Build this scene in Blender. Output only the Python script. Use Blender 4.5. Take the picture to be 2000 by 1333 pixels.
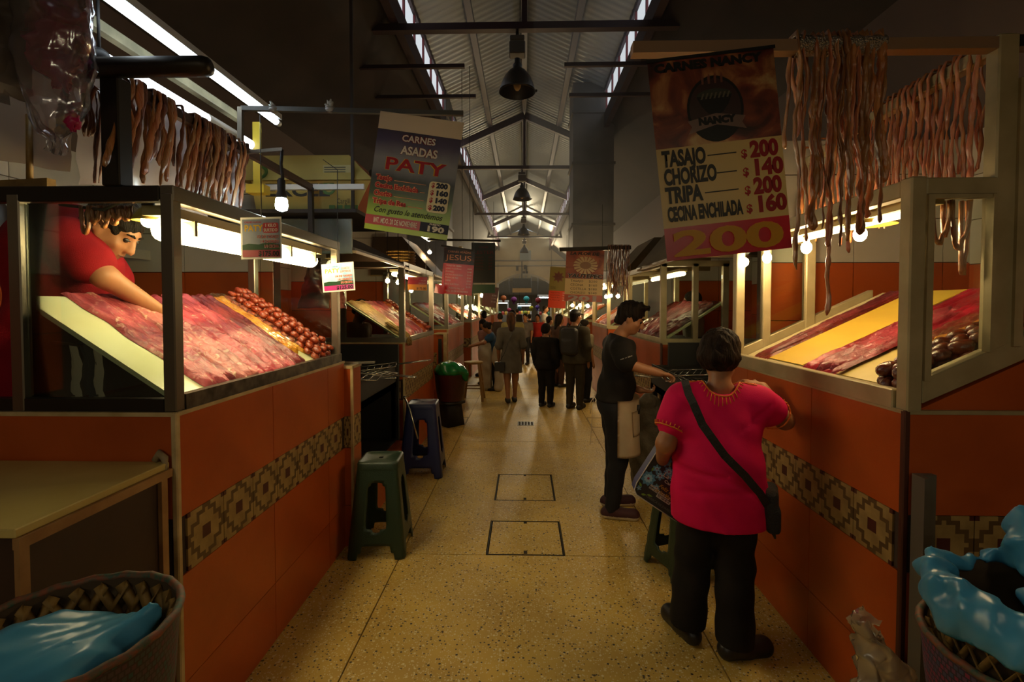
import bpy, bmesh, math, random
import numpy as np
from mathutils import Vector, Matrix, Euler, noise
from mathutils.bvhtree import BVHTree
R = math.radians
PI = math.pi
scn = bpy.context.scene
COL = scn.collection
for o in list(bpy.data.objects): bpy.data.objects.remove(o)

# ------------------------------------------------ camera, world, exposure
F = 950.0                                   # focal length in pixels of the 2000 px wide frame
CAMZ = 1.62
YAW, PITCH, SHIFT = math.atan(24 / F), R(1.65), -0.021
cd = bpy.data.cameras.new('camera'); cam = bpy.data.objects.new('camera', cd); COL.objects.link(cam)
cd.sensor_width = 36; cd.lens = F / 2000 * 36; cd.shift_y = SHIFT; cd.clip_start = .05; cd.clip_end = 200
cam.location = (0, 0, CAMZ); cam.rotation_euler = (PI / 2 - PITCH, 0, YAW)
scn.camera = cam
w = bpy.data.worlds.new('world'); scn.world = w; w.use_nodes = True
bg = w.node_tree.nodes['Background']; bg.inputs[0].default_value = (.72, .82, .95, 1); bg.inputs[1].default_value = 0.9
vs = scn.view_settings
vs.view_transform = 'Standard'; vs.look = 'None'; vs.gamma = 1; vs.use_curve_mapping = False; vs.exposure = 0.35
cy = scn.cycles
cy.max_bounces = 6; cy.diffuse_bounces = 3; cy.glossy_bounces = 3; cy.transmission_bounces = 6; cy.transparent_max_bounces = 16; cy.volume_bounces = 0
cy.caustics_reflective = False; cy.caustics_refractive = False; cy.sample_clamp_indirect = 4.0

def area(name, loc, rot, sx, sy, energy, col):
    l = bpy.data.lights.new(name, 'AREA'); l.shape = 'RECTANGLE'; l.size = sx; l.size_y = sy; l.energy = energy; l.color = col
    o = bpy.data.objects.new(name, l); o.location = loc; o.rotation_euler = rot; COL.objects.link(o); return o
# daylight entering through the clerestory windows on both sides of the raised roof
for k in range(5):
    y = 5.2 + 6.2 * k - 1
    area('clerestory_daylight', (-1.80, y + .9, 5.62), (0, -PI / 2, 0), .45, 5.6, [100, 110, 130, 150, 150][k], (.80, .90, 1.0))
    area('clerestory_daylight', (1.80, y + .9, 5.62), (0, PI / 2, 0), .45, 5.6, [100, 110, 130, 150, 150][k], (.80, .90, 1.0))

# unseen fill lights added behind the camera to brighten the faces turned towards it
area('tube_behind', (-1.5, -1.6, 2.75), (0, R(-12), 0), .08, 1.2, 9.5, (1, .86, .60))
area('tube_behind', (1.5, -1.2, 2.6), (0, R(12), 0), .08, 1.2, 6.5, (1, .82, .52))
area('tube_behind', (-1.5, -4.4, 2.75), (R(50), 0, 0), 1.2, .2, 8, (1, .86, .60))
area('tube_behind', (1.5, -4.4, 2.6), (R(50), 0, 0), 1.2, .2, 8, (1, .82, .52))
# thin smoke of the grills under the raised roof and down the aisle
def haze(lab, x0, x1, y0, y1, z0, z1, dens, col=(.86, .87, .90)):
    me = bpy.data.meshes.new('smoke'); v = [(x, y, z) for x in (x0, x1) for y in (y0, y1) for z in (z0, z1)]
    me.from_pydata(v, [], [(0, 1, 3, 2), (4, 6, 7, 5), (0, 4, 5, 1), (2, 3, 7, 6), (0, 2, 6, 4), (1, 5, 7, 3)]); o = bpy.data.objects.new('smoke', me); COL.objects.link(o); o['kind'] = 'stuff'; o['label'] = lab; o['category'] = 'smoke'
    m = bpy.data.materials.new('smoke'); m.use_nodes = True; nt = m.node_tree; nt.nodes.remove(nt.nodes['Principled BSDF']); vsn = nt.nodes.new('ShaderNodeVolumeScatter')
    vsn.inputs['Color'].default_value = (*col, 1); vsn.inputs['Density'].default_value = dens; vsn.inputs['Anisotropy'].default_value = .35
    nt.links.new(vsn.outputs[0], nt.nodes['Material Output'].inputs['Volume']); me.materials.append(m); m.cycles.homogeneous_volume = True; return o
haze('thin grey smoke filling the whole length under the raised roof', -2.9, 2.9, 4.4, 25.5, 2.15, 6.62, .006)
haze('denser bluish grill smoke rising on the right behind the NANCY price banner', .1, 2.85, 4.9, 13.5, 2.3, 6.2, .030, (.80, .86, .96))

# ------------------------------------------------ helpers
_cr = (cam.rotation_euler.to_matrix())
def U(px, py, X=None, Y=None, Z=None):
    """point of the scene seen at a picture position, on the plane X=, Y= or Z="""
    d = _cr @ Vector(((px - 1000) / F, (666.5 + SHIFT * 2000 - py) / F, -1))
    if X is not None: t = X / d.x
    elif Y is not None: t = Y / d.y
    else: t = (Z - CAMZ) / d.z
    return Vector((0, 0, CAMZ)) + d * t

def W(o):
    m = o.matrix_basis
    return W(o.parent) @ m if o.parent else m.copy()

def root(name, label, cat, loc=(0, 0, 0), group=None, rot=(0, 0, 0)):
    o = bpy.data.objects.new(name, None); o.empty_display_size = .1
    o.location = loc; o.rotation_euler = rot; COL.objects.link(o)
    return tag(o, label, cat, group)
def tag(o, label=None, cat=None, group=None, kind=None):
    if label: o['label'] = label
    if cat: o['category'] = cat
    if group: o['group'] = group
    if kind: o['kind'] = kind
    return o

def obj(name, me, parent=None, loc=None, rot=None):
    o = bpy.data.objects.new(name, me); COL.objects.link(o)
    if parent: o.parent = parent
    if loc is not None: o.location = loc
    if rot is not None: o.rotation_euler = rot
    return o
def copy_tree(o, parent=None):
    c = o.copy(); COL.objects.link(c); c.parent = parent
    for ch in list(o.children): copy_tree(ch, c)
    return c

class B:
    """collects shapes (world coordinates) into one mesh"""
    def __init__(s): s.bm = bmesh.new()
    def _add(s, verts, faces, mi=0):
        vs = [s.bm.verts.new(v) for v in verts]
        out = []
        for f in faces:
            try:
                fc = s.bm.faces.new([vs[i] for i in f]); fc.material_index = mi; out.append(fc)
            except ValueError: pass
        return vs, out
    def box(s, c, d, rot=None, mi=0):
        m = rot if rot is not None else Matrix.Identity(3)
        if isinstance(rot, (tuple, list)): m = Euler(rot).to_matrix()
        c = Vector(c); v = [c + m @ Vector((x * d[0] / 2, y * d[1] / 2, z * d[2] / 2)) for x in (-1, 1) for y in (-1, 1) for z in (-1, 1)]
        s._add(v, [(0, 1, 3, 2), (4, 6, 7, 5), (0, 4, 5, 1), (2, 3, 7, 6), (0, 2, 6, 4), (1, 5, 7, 3)], mi); return s
    def bb(s, x0, x1, y0, y1, z0, z1, mi=0):
        return s.box(((x0 + x1) / 2, (y0 + y1) / 2, (z0 + z1) / 2), (abs(x1 - x0), abs(y1 - y0), abs(z1 - z0)), None, mi)
    def bar(s, a, b, w, h=None, mi=0, up=(0, 0, 1)):
        a = Vector(a); b = Vector(b); h = h or w; z = (b - a); L = z.length; z.normalize()
        u = Vector(up)
        if abs(z.dot(u)) > .95: u = Vector((0, 1, 0))
        x = u.cross(z).normalized(); y = z.cross(x)
        m = Matrix((x, y, z)).transposed()
        return s.box((a + b) / 2, (w, h, L), m, mi)
    def tube(s, pts, rads, n=10, cap=True, mi=0, flat=1.0, closed=False, twist=0):
        pts = [Vector(p) for p in pts]; k = len(pts)
        if not hasattr(rads, '__len__'): rads = [rads] * k
        prev = None; rings = []
        for i, p in enumerate(pts):
            if closed: t = pts[(i + 1) % k] - pts[i - 1]
            else: t = pts[min(i + 1, k - 1)] - pts[max(i - 1, 0)]
            if t.length < 1e-9: t = Vector((0, 0, 1))
            t.normalize()
            if prev is None:
                u = Vector((0, 0, 1)) if abs(t.z) < .9 else Vector((1, 0, 0))
                x = u.cross(t).normalized()
            else:
                x = (prev - t * prev.dot(t))
                x = x.normalized() if x.length > 1e-6 else Vector((1, 0, 0))
            prev = x; y = t.cross(x)
            a0 = twist * i
            rings.append([s.bm.verts.new(p + (x * math.cos(a0 + 2 * PI * j / n) + y * (flat * math.sin(a0 + 2 * PI * j / n))) * rads[i]) for j in range(n)])
        m = k if closed else k - 1
        for i in range(m):
            r0, r1 = rings[i], rings[(i + 1) % k]
            for j in range(n):
                f = s.bm.faces.new((r0[j], r0[(j + 1) % n], r1[(j + 1) % n], r1[j])); f.material_index = mi; f.smooth = True
        if cap and not closed:
            f = s.bm.faces.new(rings[0][::-1]); f.material_index = mi
            f = s.bm.faces.new(rings[-1]); f.material_index = mi
        return s
    def cyl(s, a, b, r0, r1=None, n=16, mi=0): return s.tube([a, b], [r0, r0 if r1 is None else r1], n, True, mi)
    def lathe(s, c, prof, n=24, mi=0, m=None, sx=1, sy=1):
        """prof: list of (radius, height)"""
        c = Vector(c); rings = []
        for r, h in prof:
            ring = []
            for j in range(n):
                v = Vector((sx * r * math.cos(2 * PI * j / n), sy * r * math.sin(2 * PI * j / n), h))
                if m is not None: v = m @ v
                ring.append(s.bm.verts.new(c + v))
            rings.append(ring)
        for r0, r1 in zip(rings, rings[1:]):
            for j in range(n):
                f = s.bm.faces.new((r0[j], r0[(j + 1) % n], r1[(j + 1) % n], r1[j])); f.material_index = mi; f.smooth = True
        return s
    def ball(s, c, r, n=16, mi=0, m=None):
        r = r if hasattr(r, '__len__') else (r, r, r)
        mm = Matrix.Diagonal(r).to_4x4()
        if m is not None: mm = m.to_4x4() @ mm
        g = bmesh.ops.create_uvsphere(s.bm, u_segments=n, v_segments=max(6, n // 2), radius=1, matrix=Matrix.Translation(c) @ mm)
        for v in g['verts']:
            for f in v.link_faces: f.smooth = True; f.material_index = mi
        return s
    def poly(s, pts, mi=0, thick=None):
        """a flat polygon; thick = extrusion vector"""
        pts = [Vector(p) for p in pts]
        if thick is None: s._add(pts, [tuple(range(len(pts)))], mi); return s
        t = Vector(thick); n = len(pts)
        s._add(pts + [p + t for p in pts], [tuple(range(n))[::-1], tuple(range(n, 2 * n))] + [(i, (i + 1) % n, n + (i + 1) % n, n + i) for i in range(n)], mi); return s
    def grid(s, fn, nu, nv, mi=0, smooth=True, closed_u=False):
        vs = [[s.bm.verts.new(fn(i / (nu if closed_u else max(nu - 1, 1)), j / max(nv - 1, 1))) for j in range(nv)] for i in range(nu)]
        for i in range(nu if closed_u else nu - 1):
            for j in range(nv - 1):
                f = s.bm.faces.new((vs[i][j], vs[(i + 1) % nu][j], vs[(i + 1) % nu][j + 1], vs[i][j + 1])); f.smooth = smooth; f.material_index = mi
        return s
    def done(s, name, mat, parent=None, bevel=0, solid=0, recalc=True, smooth=None, base=None):
        if recalc: bmesh.ops.recalc_face_normals(s.bm, faces=s.bm.faces)
        if solid:
            g = bmesh.ops.solidify(s.bm, geom=list(s.bm.faces), thickness=solid)
        if smooth is not None:
            for f in s.bm.faces: f.smooth = smooth
        me = bpy.data.meshes.new(name)
        if parent is not None:
            s.bm.transform(W(parent).inverted()); loc = None
        else:
            if base is None:
                co = np.array([v.co for v in s.bm.verts]); lo, hi = co.min(0), co.max(0)
                base = ((lo[0] + hi[0]) / 2, (lo[1] + hi[1]) / 2, lo[2])
            loc = Vector([float(q) for q in base]); s.bm.transform(Matrix.Translation(-loc))
        if bevel:
            bmesh.ops.bevel(s.bm, geom=list(s.bm.edges), offset=bevel, segments=1, affect='EDGES', clamp_overlap=True)
        s.bm.to_mesh(me); s.bm.free()
        for m in (mat if isinstance(mat, (list, tuple)) else [mat]): me.materials.append(m)
        return obj(name, me, parent, loc)

def cyl_mesh(): pass
def struct(name, b, mat, parent=None, bevel=0):
    o = b.done(name, mat, parent, bevel)
    if parent is None: o['kind'] = 'structure'
    return o

# ------------------------------------------------ materials
_m = {}
def mat(name, col, rough=.6, metal=0, spec=.5, emit=None, estr=0, noise_amt=0, noise_scale=20, col2=None, bump=0, bump_scale=60, trans=0, coat=0, sheen=0, sss=0, alpha=1, detail=4, ramp=(.35, .65), stretch=None):
    if name in _m: return _m[name]
    m = bpy.data.materials.new(name); m.use_nodes = True; _m[name] = m
    nt = m.node_tree; p = nt.nodes['Principled BSDF']
    p.inputs['Base Color'].default_value = (*col, 1); p.inputs['Roughness'].default_value = rough; p.inputs['Metallic'].default_value = metal
    p.inputs['Specular IOR Level'].default_value = spec; p.inputs['Coat Weight'].default_value = coat
    p.inputs['Transmission Weight'].default_value = trans; p.inputs['Alpha'].default_value = alpha
    if sss: p.inputs['Subsurface Weight'].default_value = sss; p.inputs['Subsurface Radius'].default_value = (.02, .008, .005)
    if sheen: p.inputs['Sheen Weight'].default_value = sheen
    if emit: p.inputs['Emission Color'].default_value = (*emit, 1); p.inputs['Emission Strength'].default_value = estr
    tc = None
    if col2 is not None or bump:
        tc = nt.nodes.new('ShaderNodeTexCoord'); src = tc.outputs['Object']
        if stretch:
            mp = nt.nodes.new('ShaderNodeMapping'); mp.inputs['Scale'].default_value = stretch; nt.links.new(src, mp.inputs[0]); src = mp.outputs[0]
    if col2 is not None:
        n = nt.nodes.new('ShaderNodeTexNoise'); n.inputs['Scale'].default_value = noise_scale; n.inputs['Detail'].default_value = detail
        r = nt.nodes.new('ShaderNodeValToRGB'); r.color_ramp.elements[0].position = ramp[0]; r.color_ramp.elements[1].position = ramp[1]
        r.color_ramp.elements[0].color = (*col, 1); r.color_ramp.elements[1].color = (*col2, 1)
        nt.links.new(src, n.inputs['Vector']); nt.links.new(n.outputs['Fac'], r.inputs[0]); nt.links.new(r.outputs[0], p.inputs['Base Color'])
    if bump:
        n = nt.nodes.new('ShaderNodeTexNoise'); n.inputs['Scale'].default_value = bump_scale; n.inputs['Detail'].default_value = 3
        b = nt.nodes.new('ShaderNodeBump'); b.inputs['Strength'].default_value = bump; b.inputs['Distance'].default_value = .02
        nt.links.new(src, n.inputs['Vector']); nt.links.new(n.outputs['Fac'], b.inputs['Height']); nt.links.new(b.outputs[0], p.inputs['Normal'])
    return m
def sheetmat(name, col, trans=.4, rough=.35, glossy=.08, tcol=None):
    """thin printed vinyl / plastic film: diffuse + translucent + a little gloss"""
    if name in _m: return _m[name]
    m = bpy.data.materials.new(name); m.use_nodes = True; _m[name] = m; nt = m.node_tree
    for n in list(nt.nodes): nt.nodes.remove(n)
    out = nt.nodes.new('ShaderNodeOutputMaterial'); d = nt.nodes.new('ShaderNodeBsdfDiffuse'); t = nt.nodes.new('ShaderNodeBsdfTranslucent'); g = nt.nodes.new('ShaderNodeBsdfGlossy')
    d.inputs[0].default_value = (*col, 1); t.inputs[0].default_value = (*(tcol or col), 1); g.inputs['Roughness'].default_value = rough
    a = nt.nodes.new('ShaderNodeMixShader'); b = nt.nodes.new('ShaderNodeMixShader'); a.inputs[0].default_value = trans; b.inputs[0].default_value = glossy
    nt.links.new(d.outputs[0], a.inputs[1]); nt.links.new(t.outputs[0], a.inputs[2]); nt.links.new(a.outputs[0], b.inputs[1]); nt.links.new(g.outputs[0], b.inputs[2]); nt.links.new(b.outputs[0], out.inputs[0])
    m['diffuse'] = d.name; m['transl'] = t.name
    return m
def film(name, col, clear=.6, rough=.15, gloss=.25):
    """clear plastic film: transparent mixed with tinted diffuse and gloss"""
    if name in _m: return _m[name]
    m = bpy.data.materials.new(name); m.use_nodes = True; _m[name] = m; nt = m.node_tree
    for n in list(nt.nodes): nt.nodes.remove(n)
    out = nt.nodes.new('ShaderNodeOutputMaterial'); t = nt.nodes.new('ShaderNodeBsdfTransparent'); d = nt.nodes.new('ShaderNodeBsdfDiffuse'); tl = nt.nodes.new('ShaderNodeBsdfTranslucent'); g = nt.nodes.new('ShaderNodeBsdfGlossy')
    t.inputs[0].default_value = (*[min(1, .5 + c * .6) for c in col], 1); d.inputs[0].default_value = (*col, 1); tl.inputs[0].default_value = (*col, 1); g.inputs['Roughness'].default_value = rough
    m0 = nt.nodes.new('ShaderNodeMixShader'); m1 = nt.nodes.new('ShaderNodeMixShader'); m2 = nt.nodes.new('ShaderNodeMixShader')
    m0.inputs[0].default_value = .5; m1.inputs[0].default_value = clear
    fr = nt.nodes.new('ShaderNodeFresnel'); fr.inputs[0].default_value = 1.45
    mu = nt.nodes.new('ShaderNodeMath'); mu.operation = 'MULTIPLY_ADD'; mu.inputs[1].default_value = .8 if gloss > .1 else .25; mu.inputs[2].default_value = gloss * .2
    nt.links.new(fr.outputs[0], mu.inputs[0]); nt.links.new(mu.outputs[0], m2.inputs[0])
    nt.links.new(d.outputs[0], m0.inputs[1]); nt.links.new(tl.outputs[0], m0.inputs[2]); nt.links.new(m0.outputs[0], m1.inputs[1]); nt.links.new(t.outputs[0], m1.inputs[2])
    nt.links.new(m1.outputs[0], m2.inputs[1]); nt.links.new(g.outputs[0], m2.inputs[2]); nt.links.new(m2.outputs[0], out.inputs[0])
    return m
def glow(name, col, s):
    if name in _m: return _m[name]
    m = bpy.data.materials.new(name); m.use_nodes = True; _m[name] = m; nt = m.node_tree
    p = nt.nodes['Principled BSDF']; p.inputs['Base Color'].default_value = (*col, 1)
    p.inputs['Emission Color'].default_value = (*col, 1); p.inputs['Emission Strength'].default_value = s
    return m
def glassmat():
    """window glass: clear, with fresnel reflections"""
    m = bpy.data.materials.new('clear_glass'); m.use_nodes = True; nt = m.node_tree
    for n in list(nt.nodes): nt.nodes.remove(n)
    out = nt.nodes.new('ShaderNodeOutputMaterial'); t = nt.nodes.new('ShaderNodeBsdfTransparent'); g = nt.nodes.new('ShaderNodeBsdfGlossy')
    t.inputs[0].default_value = (.93, .96, .93, 1); g.inputs['Roughness'].default_value = .03; g.inputs[0].default_value = (.9, .95, .9, 1)
    fr = nt.nodes.new('ShaderNodeFresnel'); fr.inputs[0].default_value = 1.4
    mx = nt.nodes.new('ShaderNodeMixShader'); nt.links.new(fr.outputs[0], mx.inputs[0]); nt.links.new(t.outputs[0], mx.inputs[1]); nt.links.new(g.outputs[0], mx.inputs[2]); nt.links.new(mx.outputs[0], out.inputs[0])
    return m
GLASS = glassmat()
def S(h):
    """sRGB hex to linear"""
    c = [int(h[i:i + 2], 16) / 255 for i in (0, 2, 4)]
    return tuple(x / 12.92 if x <= .04045 else ((x + .055) / 1.055) ** 2.4 for x in c)

# ------------------------------------------------ signed distance bodies -> one continuous mesh (surface nets)
class SDF:
    def __init__(s, lo, hi, h):
        s.h = h; s.lo = np.array(lo, float); n = np.ceil((np.array(hi) - s.lo) / h).astype(int) + 1
        s.ax = [s.lo[i] + np.arange(n[i]) * h for i in range(3)]; s.F = np.full(n, .15, np.float32); s.n = n
    def _sub(s, lo, hi):
        sl = []
        for i in range(3):
            a = int(np.clip(math.floor((lo[i] - s.lo[i]) / s.h), 0, s.n[i])); b = int(np.clip(math.ceil((hi[i] - s.lo[i]) / s.h) + 1, 0, s.n[i]))
            if b <= a: return None, None
            sl.append(slice(a, b))
        X, Y, Z = np.meshgrid(*[s.ax[i][sl[i]] for i in range(3)], indexing='ij')
        return tuple(sl), np.stack([X, Y, Z], -1).astype(np.float32)
    def _op(s, sl, d, k, op):
        f = s.F[sl]
        if op == 'u':
            if k > 0:
                hh = np.clip(.5 + .5 * (f - d) / k, 0, 1); r = f * (1 - hh) + d * hh - k * hh * (1 - hh)
            else: r = np.minimum(f, d)
        elif op == 's':
            k = max(k, 1e-4); hh = np.clip(.5 - .5 * (f + d) / k, 0, 1); r = f * (1 - hh) - d * hh + k * hh * (1 - hh)
        else: r = np.maximum(f, d)
        s.F[sl] = r
    def cap(s, a, b, ra, rb=None, k=.02, op='u'):
        a = np.array(a, np.float32); b = np.array(b, np.float32); rb = ra if rb is None else rb; mg = max(ra, rb) + k + 3 * s.h
        sl, P = s._sub(np.minimum(a, b) - mg, np.maximum(a, b) + mg)
        if sl is None: return s
        ab = b - a; t = np.clip(((P - a) @ ab) / max(float(ab @ ab), 1e-9), 0, 1)
        d = np.linalg.norm(P - a - t[..., None] * ab, axis=-1) - (ra + (rb - ra) * t)
        s._op(sl, d, k, op); return s
    def chain(s, pts, rads, k=.02):
        for i in range(len(pts) - 1): s.cap(pts[i], pts[i + 1], rads[i], rads[i + 1], k)
        return s
    def ell(s, c, r, rot=None, k=.02, op='u'):
        c = np.array(c, np.float32); r = np.array(r, np.float32); mg = float(r.max()) + k + 3 * s.h
        sl, P = s._sub(c - mg, c + mg)
        if sl is None: return s
        q = P - c
        if rot is not None: q = q @ np.array(rot if isinstance(rot, Matrix) else Euler(rot).to_matrix(), np.float32)
        k0 = np.linalg.norm(q / r, axis=-1); k1 = np.linalg.norm(q / (r * r), axis=-1) + 1e-6
        s._op(sl, k0 * (k0 - 1) / k1, k, op); return s
    def box(s, c, hs, rd=.01, rot=None, k=.01, op='u'):
        c = np.array(c, np.float32); hs = np.array(hs, np.float32); mg = float(np.linalg.norm(hs)) + k + 3 * s.h
        sl, P = s._sub(c - mg, c + mg)
        if sl is None: return s
        q = P - c
        if rot is not None: q = q @ np.array(rot if isinstance(rot, Matrix) else Euler(rot).to_matrix(), np.float32)
        q = np.abs(q) - (hs - rd)
        d = np.linalg.norm(np.maximum(q, 0), axis=-1) + np.minimum(q.max(-1), 0) - rd
        s._op(sl, d, k, op); return s
    def cut(s, p, nrm):
        """keep the side the normal points away from"""
        sl, P = s._sub(s.lo - 1, s.lo + s.n * s.h + 1); nrm = np.array(Vector(nrm).normalized(), np.float32)
        s._op(sl, (P - np.array(p, np.float32)) @ nrm, 0, 'i'); return s
    def shell(s, t):
        s.F = np.maximum(s.F, -(s.F + t)); return s
    def warp(s, fn):
        sl, P = s._sub(s.lo - 1, s.lo + s.n * s.h + 1); s.F[sl] += fn(P[..., 0], P[..., 1], P[..., 2]); return s
    def mesh(s, name, mats, matfn=None, smooth=1):
        Fd = s.F; Fd[0] = Fd[-1] = .1; Fd[:, 0] = Fd[:, -1] = .1; Fd[:, :, 0] = Fd[:, :, -1] = .1
        n = Fd.shape; ins = Fd < 0
        c = np.zeros(tuple(i - 1 for i in n), np.int8)
        for dx in (0, 1):
            for dy in (0, 1):
                for dz in (0, 1): c += ins[dx:n[0] - 1 + dx, dy:n[1] - 1 + dy, dz:n[2] - 1 + dz]
        act = (c > 0) & (c < 8); idx = np.argwhere(act); vid = np.full(act.shape, -1, np.int64); vid[act] = np.arange(len(idx))
        acc = np.zeros((len(idx), 3)); cnt = np.zeros(len(idx))
        off = [(x, y, z) for x in (0, 1) for y in (0, 1) for z in (0, 1)]
        for i, a in enumerate(off):
            for b in off[i + 1:]:
                if sum(abs(p - q) for p, q in zip(a, b)) != 1: continue
                fa = Fd[idx[:, 0] + a[0], idx[:, 1] + a[1], idx[:, 2] + a[2]]; fb = Fd[idx[:, 0] + b[0], idx[:, 1] + b[1], idx[:, 2] + b[2]]
                m = (fa < 0) != (fb < 0); t = np.where(m, fa / np.where(m, fa - fb, 1), 0)
                acc[m] += (np.array(a) + (np.array(b) - np.array(a)) * t[:, None])[m]; cnt[m] += 1
        V = s.lo + (idx + acc / cnt[:, None]) * s.h
        faces = []
        for ax in range(3):
            u, v = (ax + 1) % 3, (ax + 2) % 3
            sl0 = [slice(None)] * 3; sl1 = [slice(None)] * 3; sl0[ax] = slice(0, n[ax] - 1); sl1[ax] = slice(1, n[ax])
            A = ins[tuple(sl0)]; Bq = ins[tuple(sl1)]; e = np.argwhere(A != Bq)
            ok = (e[:, u] > 0) & (e[:, v] > 0) & (e[:, u] < n[u] - 1) & (e[:, v] < n[v] - 1); e = e[ok]
            if not len(e): continue
            q = []
            for du, dv in ((1, 1), (0, 1), (0, 0), (1, 0)):
                w_ = e.copy(); w_[:, u] -= du; w_[:, v] -= dv; q.append(vid[w_[:, 0], w_[:, 1], w_[:, 2]])
            q = np.stack(q, 1); inside = A[e[:, 0], e[:, 1], e[:, 2]]
            q[~inside] = q[~inside][:, ::-1]; faces.append(q)
        Fc = np.concatenate(faces); Fc = Fc[(Fc >= 0).all(1)]
        for _ in range(smooth):                         # light laplacian smoothing
            s0 = np.zeros_like(V); c0 = np.zeros(len(V))
            for i in range(4):
                a, b = Fc[:, i], Fc[:, (i + 1) % 4]
                np.add.at(s0, a, V[b]); np.add.at(c0, a, 1)
            V = V * .5 + .5 * s0 / np.maximum(c0, 1)[:, None]
        me = bpy.data.meshes.new(name); me.vertices.add(len(V)); me.vertices.foreach_set('co', V.astype(np.float32).ravel())
        me.loops.add(len(Fc) * 4); me.loops.foreach_set('vertex_index', Fc.ravel().astype(np.int32)); me.polygons.add(len(Fc))
        me.polygons.foreach_set('loop_start', np.arange(0, len(Fc) * 4, 4, dtype=np.int32)); me.polygons.foreach_set('loop_total', np.full(len(Fc), 4, np.int32))
        me.polygons.foreach_set('use_smooth', np.ones(len(Fc), bool))
        for m in (mats if isinstance(mats, (list, tuple)) else [mats]): me.materials.append(m)
        if matfn is not None:
            ctr = V[Fc].mean(1); me.polygons.foreach_set('material_index', matfn(ctr).astype(np.int32))
        me.update(calc_edges=True); me.validate()
        return me

def text(s_, size, mat_, parent, loc, rot=(PI / 2, 0, 0), align='LEFT', name='lettering', bold=0, shear=0, space=1, sx=1, fit=None):
    """one line of lettering as a flat mesh; fit = width in metres it is squeezed or stretched to"""
    c = bpy.data.curves.new(name, 'FONT'); c.body = s_; c.size = size; c.align_x = align; c.offset = bold; c.shear = shear; c.space_character = space; c.resolution_u = 4 if size > .05 else 2
    tmp = bpy.data.objects.new(name, c); me = bpy.data.meshes.new_from_object(tmp); bpy.data.objects.remove(tmp); bpy.data.curves.remove(c)
    me.materials.clear(); me.materials.append(mat_); me.name = name
    co = np.empty(len(me.vertices) * 3, np.float32); me.vertices.foreach_get('co', co); co = co.reshape(-1, 3)
    if fit: sx = fit / max(1e-6, co[:, 0].max() - co[:, 0].min())
    co[:, 0] *= sx; me.vertices.foreach_set('co', co.ravel()); me.update()
    return obj(name, me, parent, loc, rot)
ORD = 'first second third fourth fifth sixth seventh eighth ninth tenth eleventh twelfth thirteenth fourteenth fifteenth sixteenth seventeenth eighteenth nineteenth twentieth'.split() + ['twenty-' + w_ for w_ in 'first second third fourth fifth sixth seventh eighth ninth'.split()]
# ================================================= materials used widely
def terrazzo():
    m = bpy.data.materials.new('terrazzo'); m.use_nodes = True; nt = m.node_tree; p = nt.nodes['Principled BSDF']; L = nt.links.new
    g = nt.nodes.new('ShaderNodeNewGeometry'); 
    def chips(scale, thr_lo, thr_hi):
        v = nt.nodes.new('ShaderNodeTexVoronoi'); v.inputs['Scale'].default_value = scale; v.inputs['Randomness'].default_value = 1
        L(g.outputs['Position'], v.inputs['Vector'])
        r = nt.nodes.new('ShaderNodeValToRGB'); r.color_ramp.elements[0].position = thr_lo; r.color_ramp.elements[1].position = thr_hi
        r.color_ramp.elements[0].color = (1, 1, 1, 1); r.color_ramp.elements[1].color = (0, 0, 0, 1); L(v.outputs['Distance'], r.inputs[0])
        s = nt.nodes.new('ShaderNodeSeparateColor'); L(v.outputs['Color'], s.inputs[0]); return r.outputs[0], s
    def gt(sock, t):
        n = nt.nodes.new('ShaderNodeMath'); n.operation = 'GREATER_THAN'; n.inputs[1].default_value = t; L(sock, n.inputs[0]); return n.outputs[0]
    def mul(a, b):
        n = nt.nodes.new('ShaderNodeMath'); n.operation = 'MULTIPLY'; L(a, n.inputs[0]); L(b, n.inputs[1]); return n.outputs[0]
    n1 = nt.nodes.new('ShaderNodeTexNoise'); n1.inputs['Scale'].default_value = 2.2; n1.inputs['Detail'].default_value = 6; L(g.outputs['Position'], n1.inputs['Vector'])
    cr = nt.nodes.new('ShaderNodeValToRGB'); cr.color_ramp.elements[0].position = .3; cr.color_ramp.elements[1].position = .7
    cr.color_ramp.elements[0].color = (.42, .265, .055, 1); cr.color_ramp.elements[1].color = (.64, .43, .095, 1); L(n1.outputs['Fac'], cr.inputs[0])
    a, sa = chips(62, .25, .32); b, sb = chips(42, .22, .30); c, sc = chips(100, .3, .38)
    mx = None; prev = cr.outputs[0]
    for msk, sep, ch, th, col in ((c, sc, 'Red', .45, (.62, .53, .33, 1)), (a, sa, 'Green', .72, (.10, .07, .035, 1)), (b, sb, 'Blue', .80, (.66, .57, .34, 1)), (b, sb, 'Red', .86, (.055, .04, .025, 1))):
        f = mul(msk, gt(sep.outputs[ch], th)); x = nt.nodes.new('ShaderNodeMixRGB'); x.inputs[2].default_value = col; L(f, x.inputs[0]); L(prev, x.inputs[1]); prev = x.outputs[0]
    L(prev, p.inputs['Base Color'])
    rr = nt.nodes.new('ShaderNodeMapRange'); rr.inputs[3].default_value = .36; rr.inputs[4].default_value = .62; L(n1.outputs['Fac'], rr.inputs[0]); L(rr.outputs[0], p.inputs['Roughness'])
    p.inputs['Specular IOR Level'].default_value = .4
    return m
TERR = terrazzo()
JOINT = mat('dark_joint', (.03, .022, .014), .9)
ORANGE = mat('orange_tile_glaze', S('b85520'), .34, col2=S('a64a19'), noise_scale=3, bump=.02, bump_scale=35)
GROUT = mat('grout', (.05, .03, .02), .9)
WHITE_T = mat('white_wall_tile', S('c9c2b4'), .25, col2=S('b9b2a2'), noise_scale=2)
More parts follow.
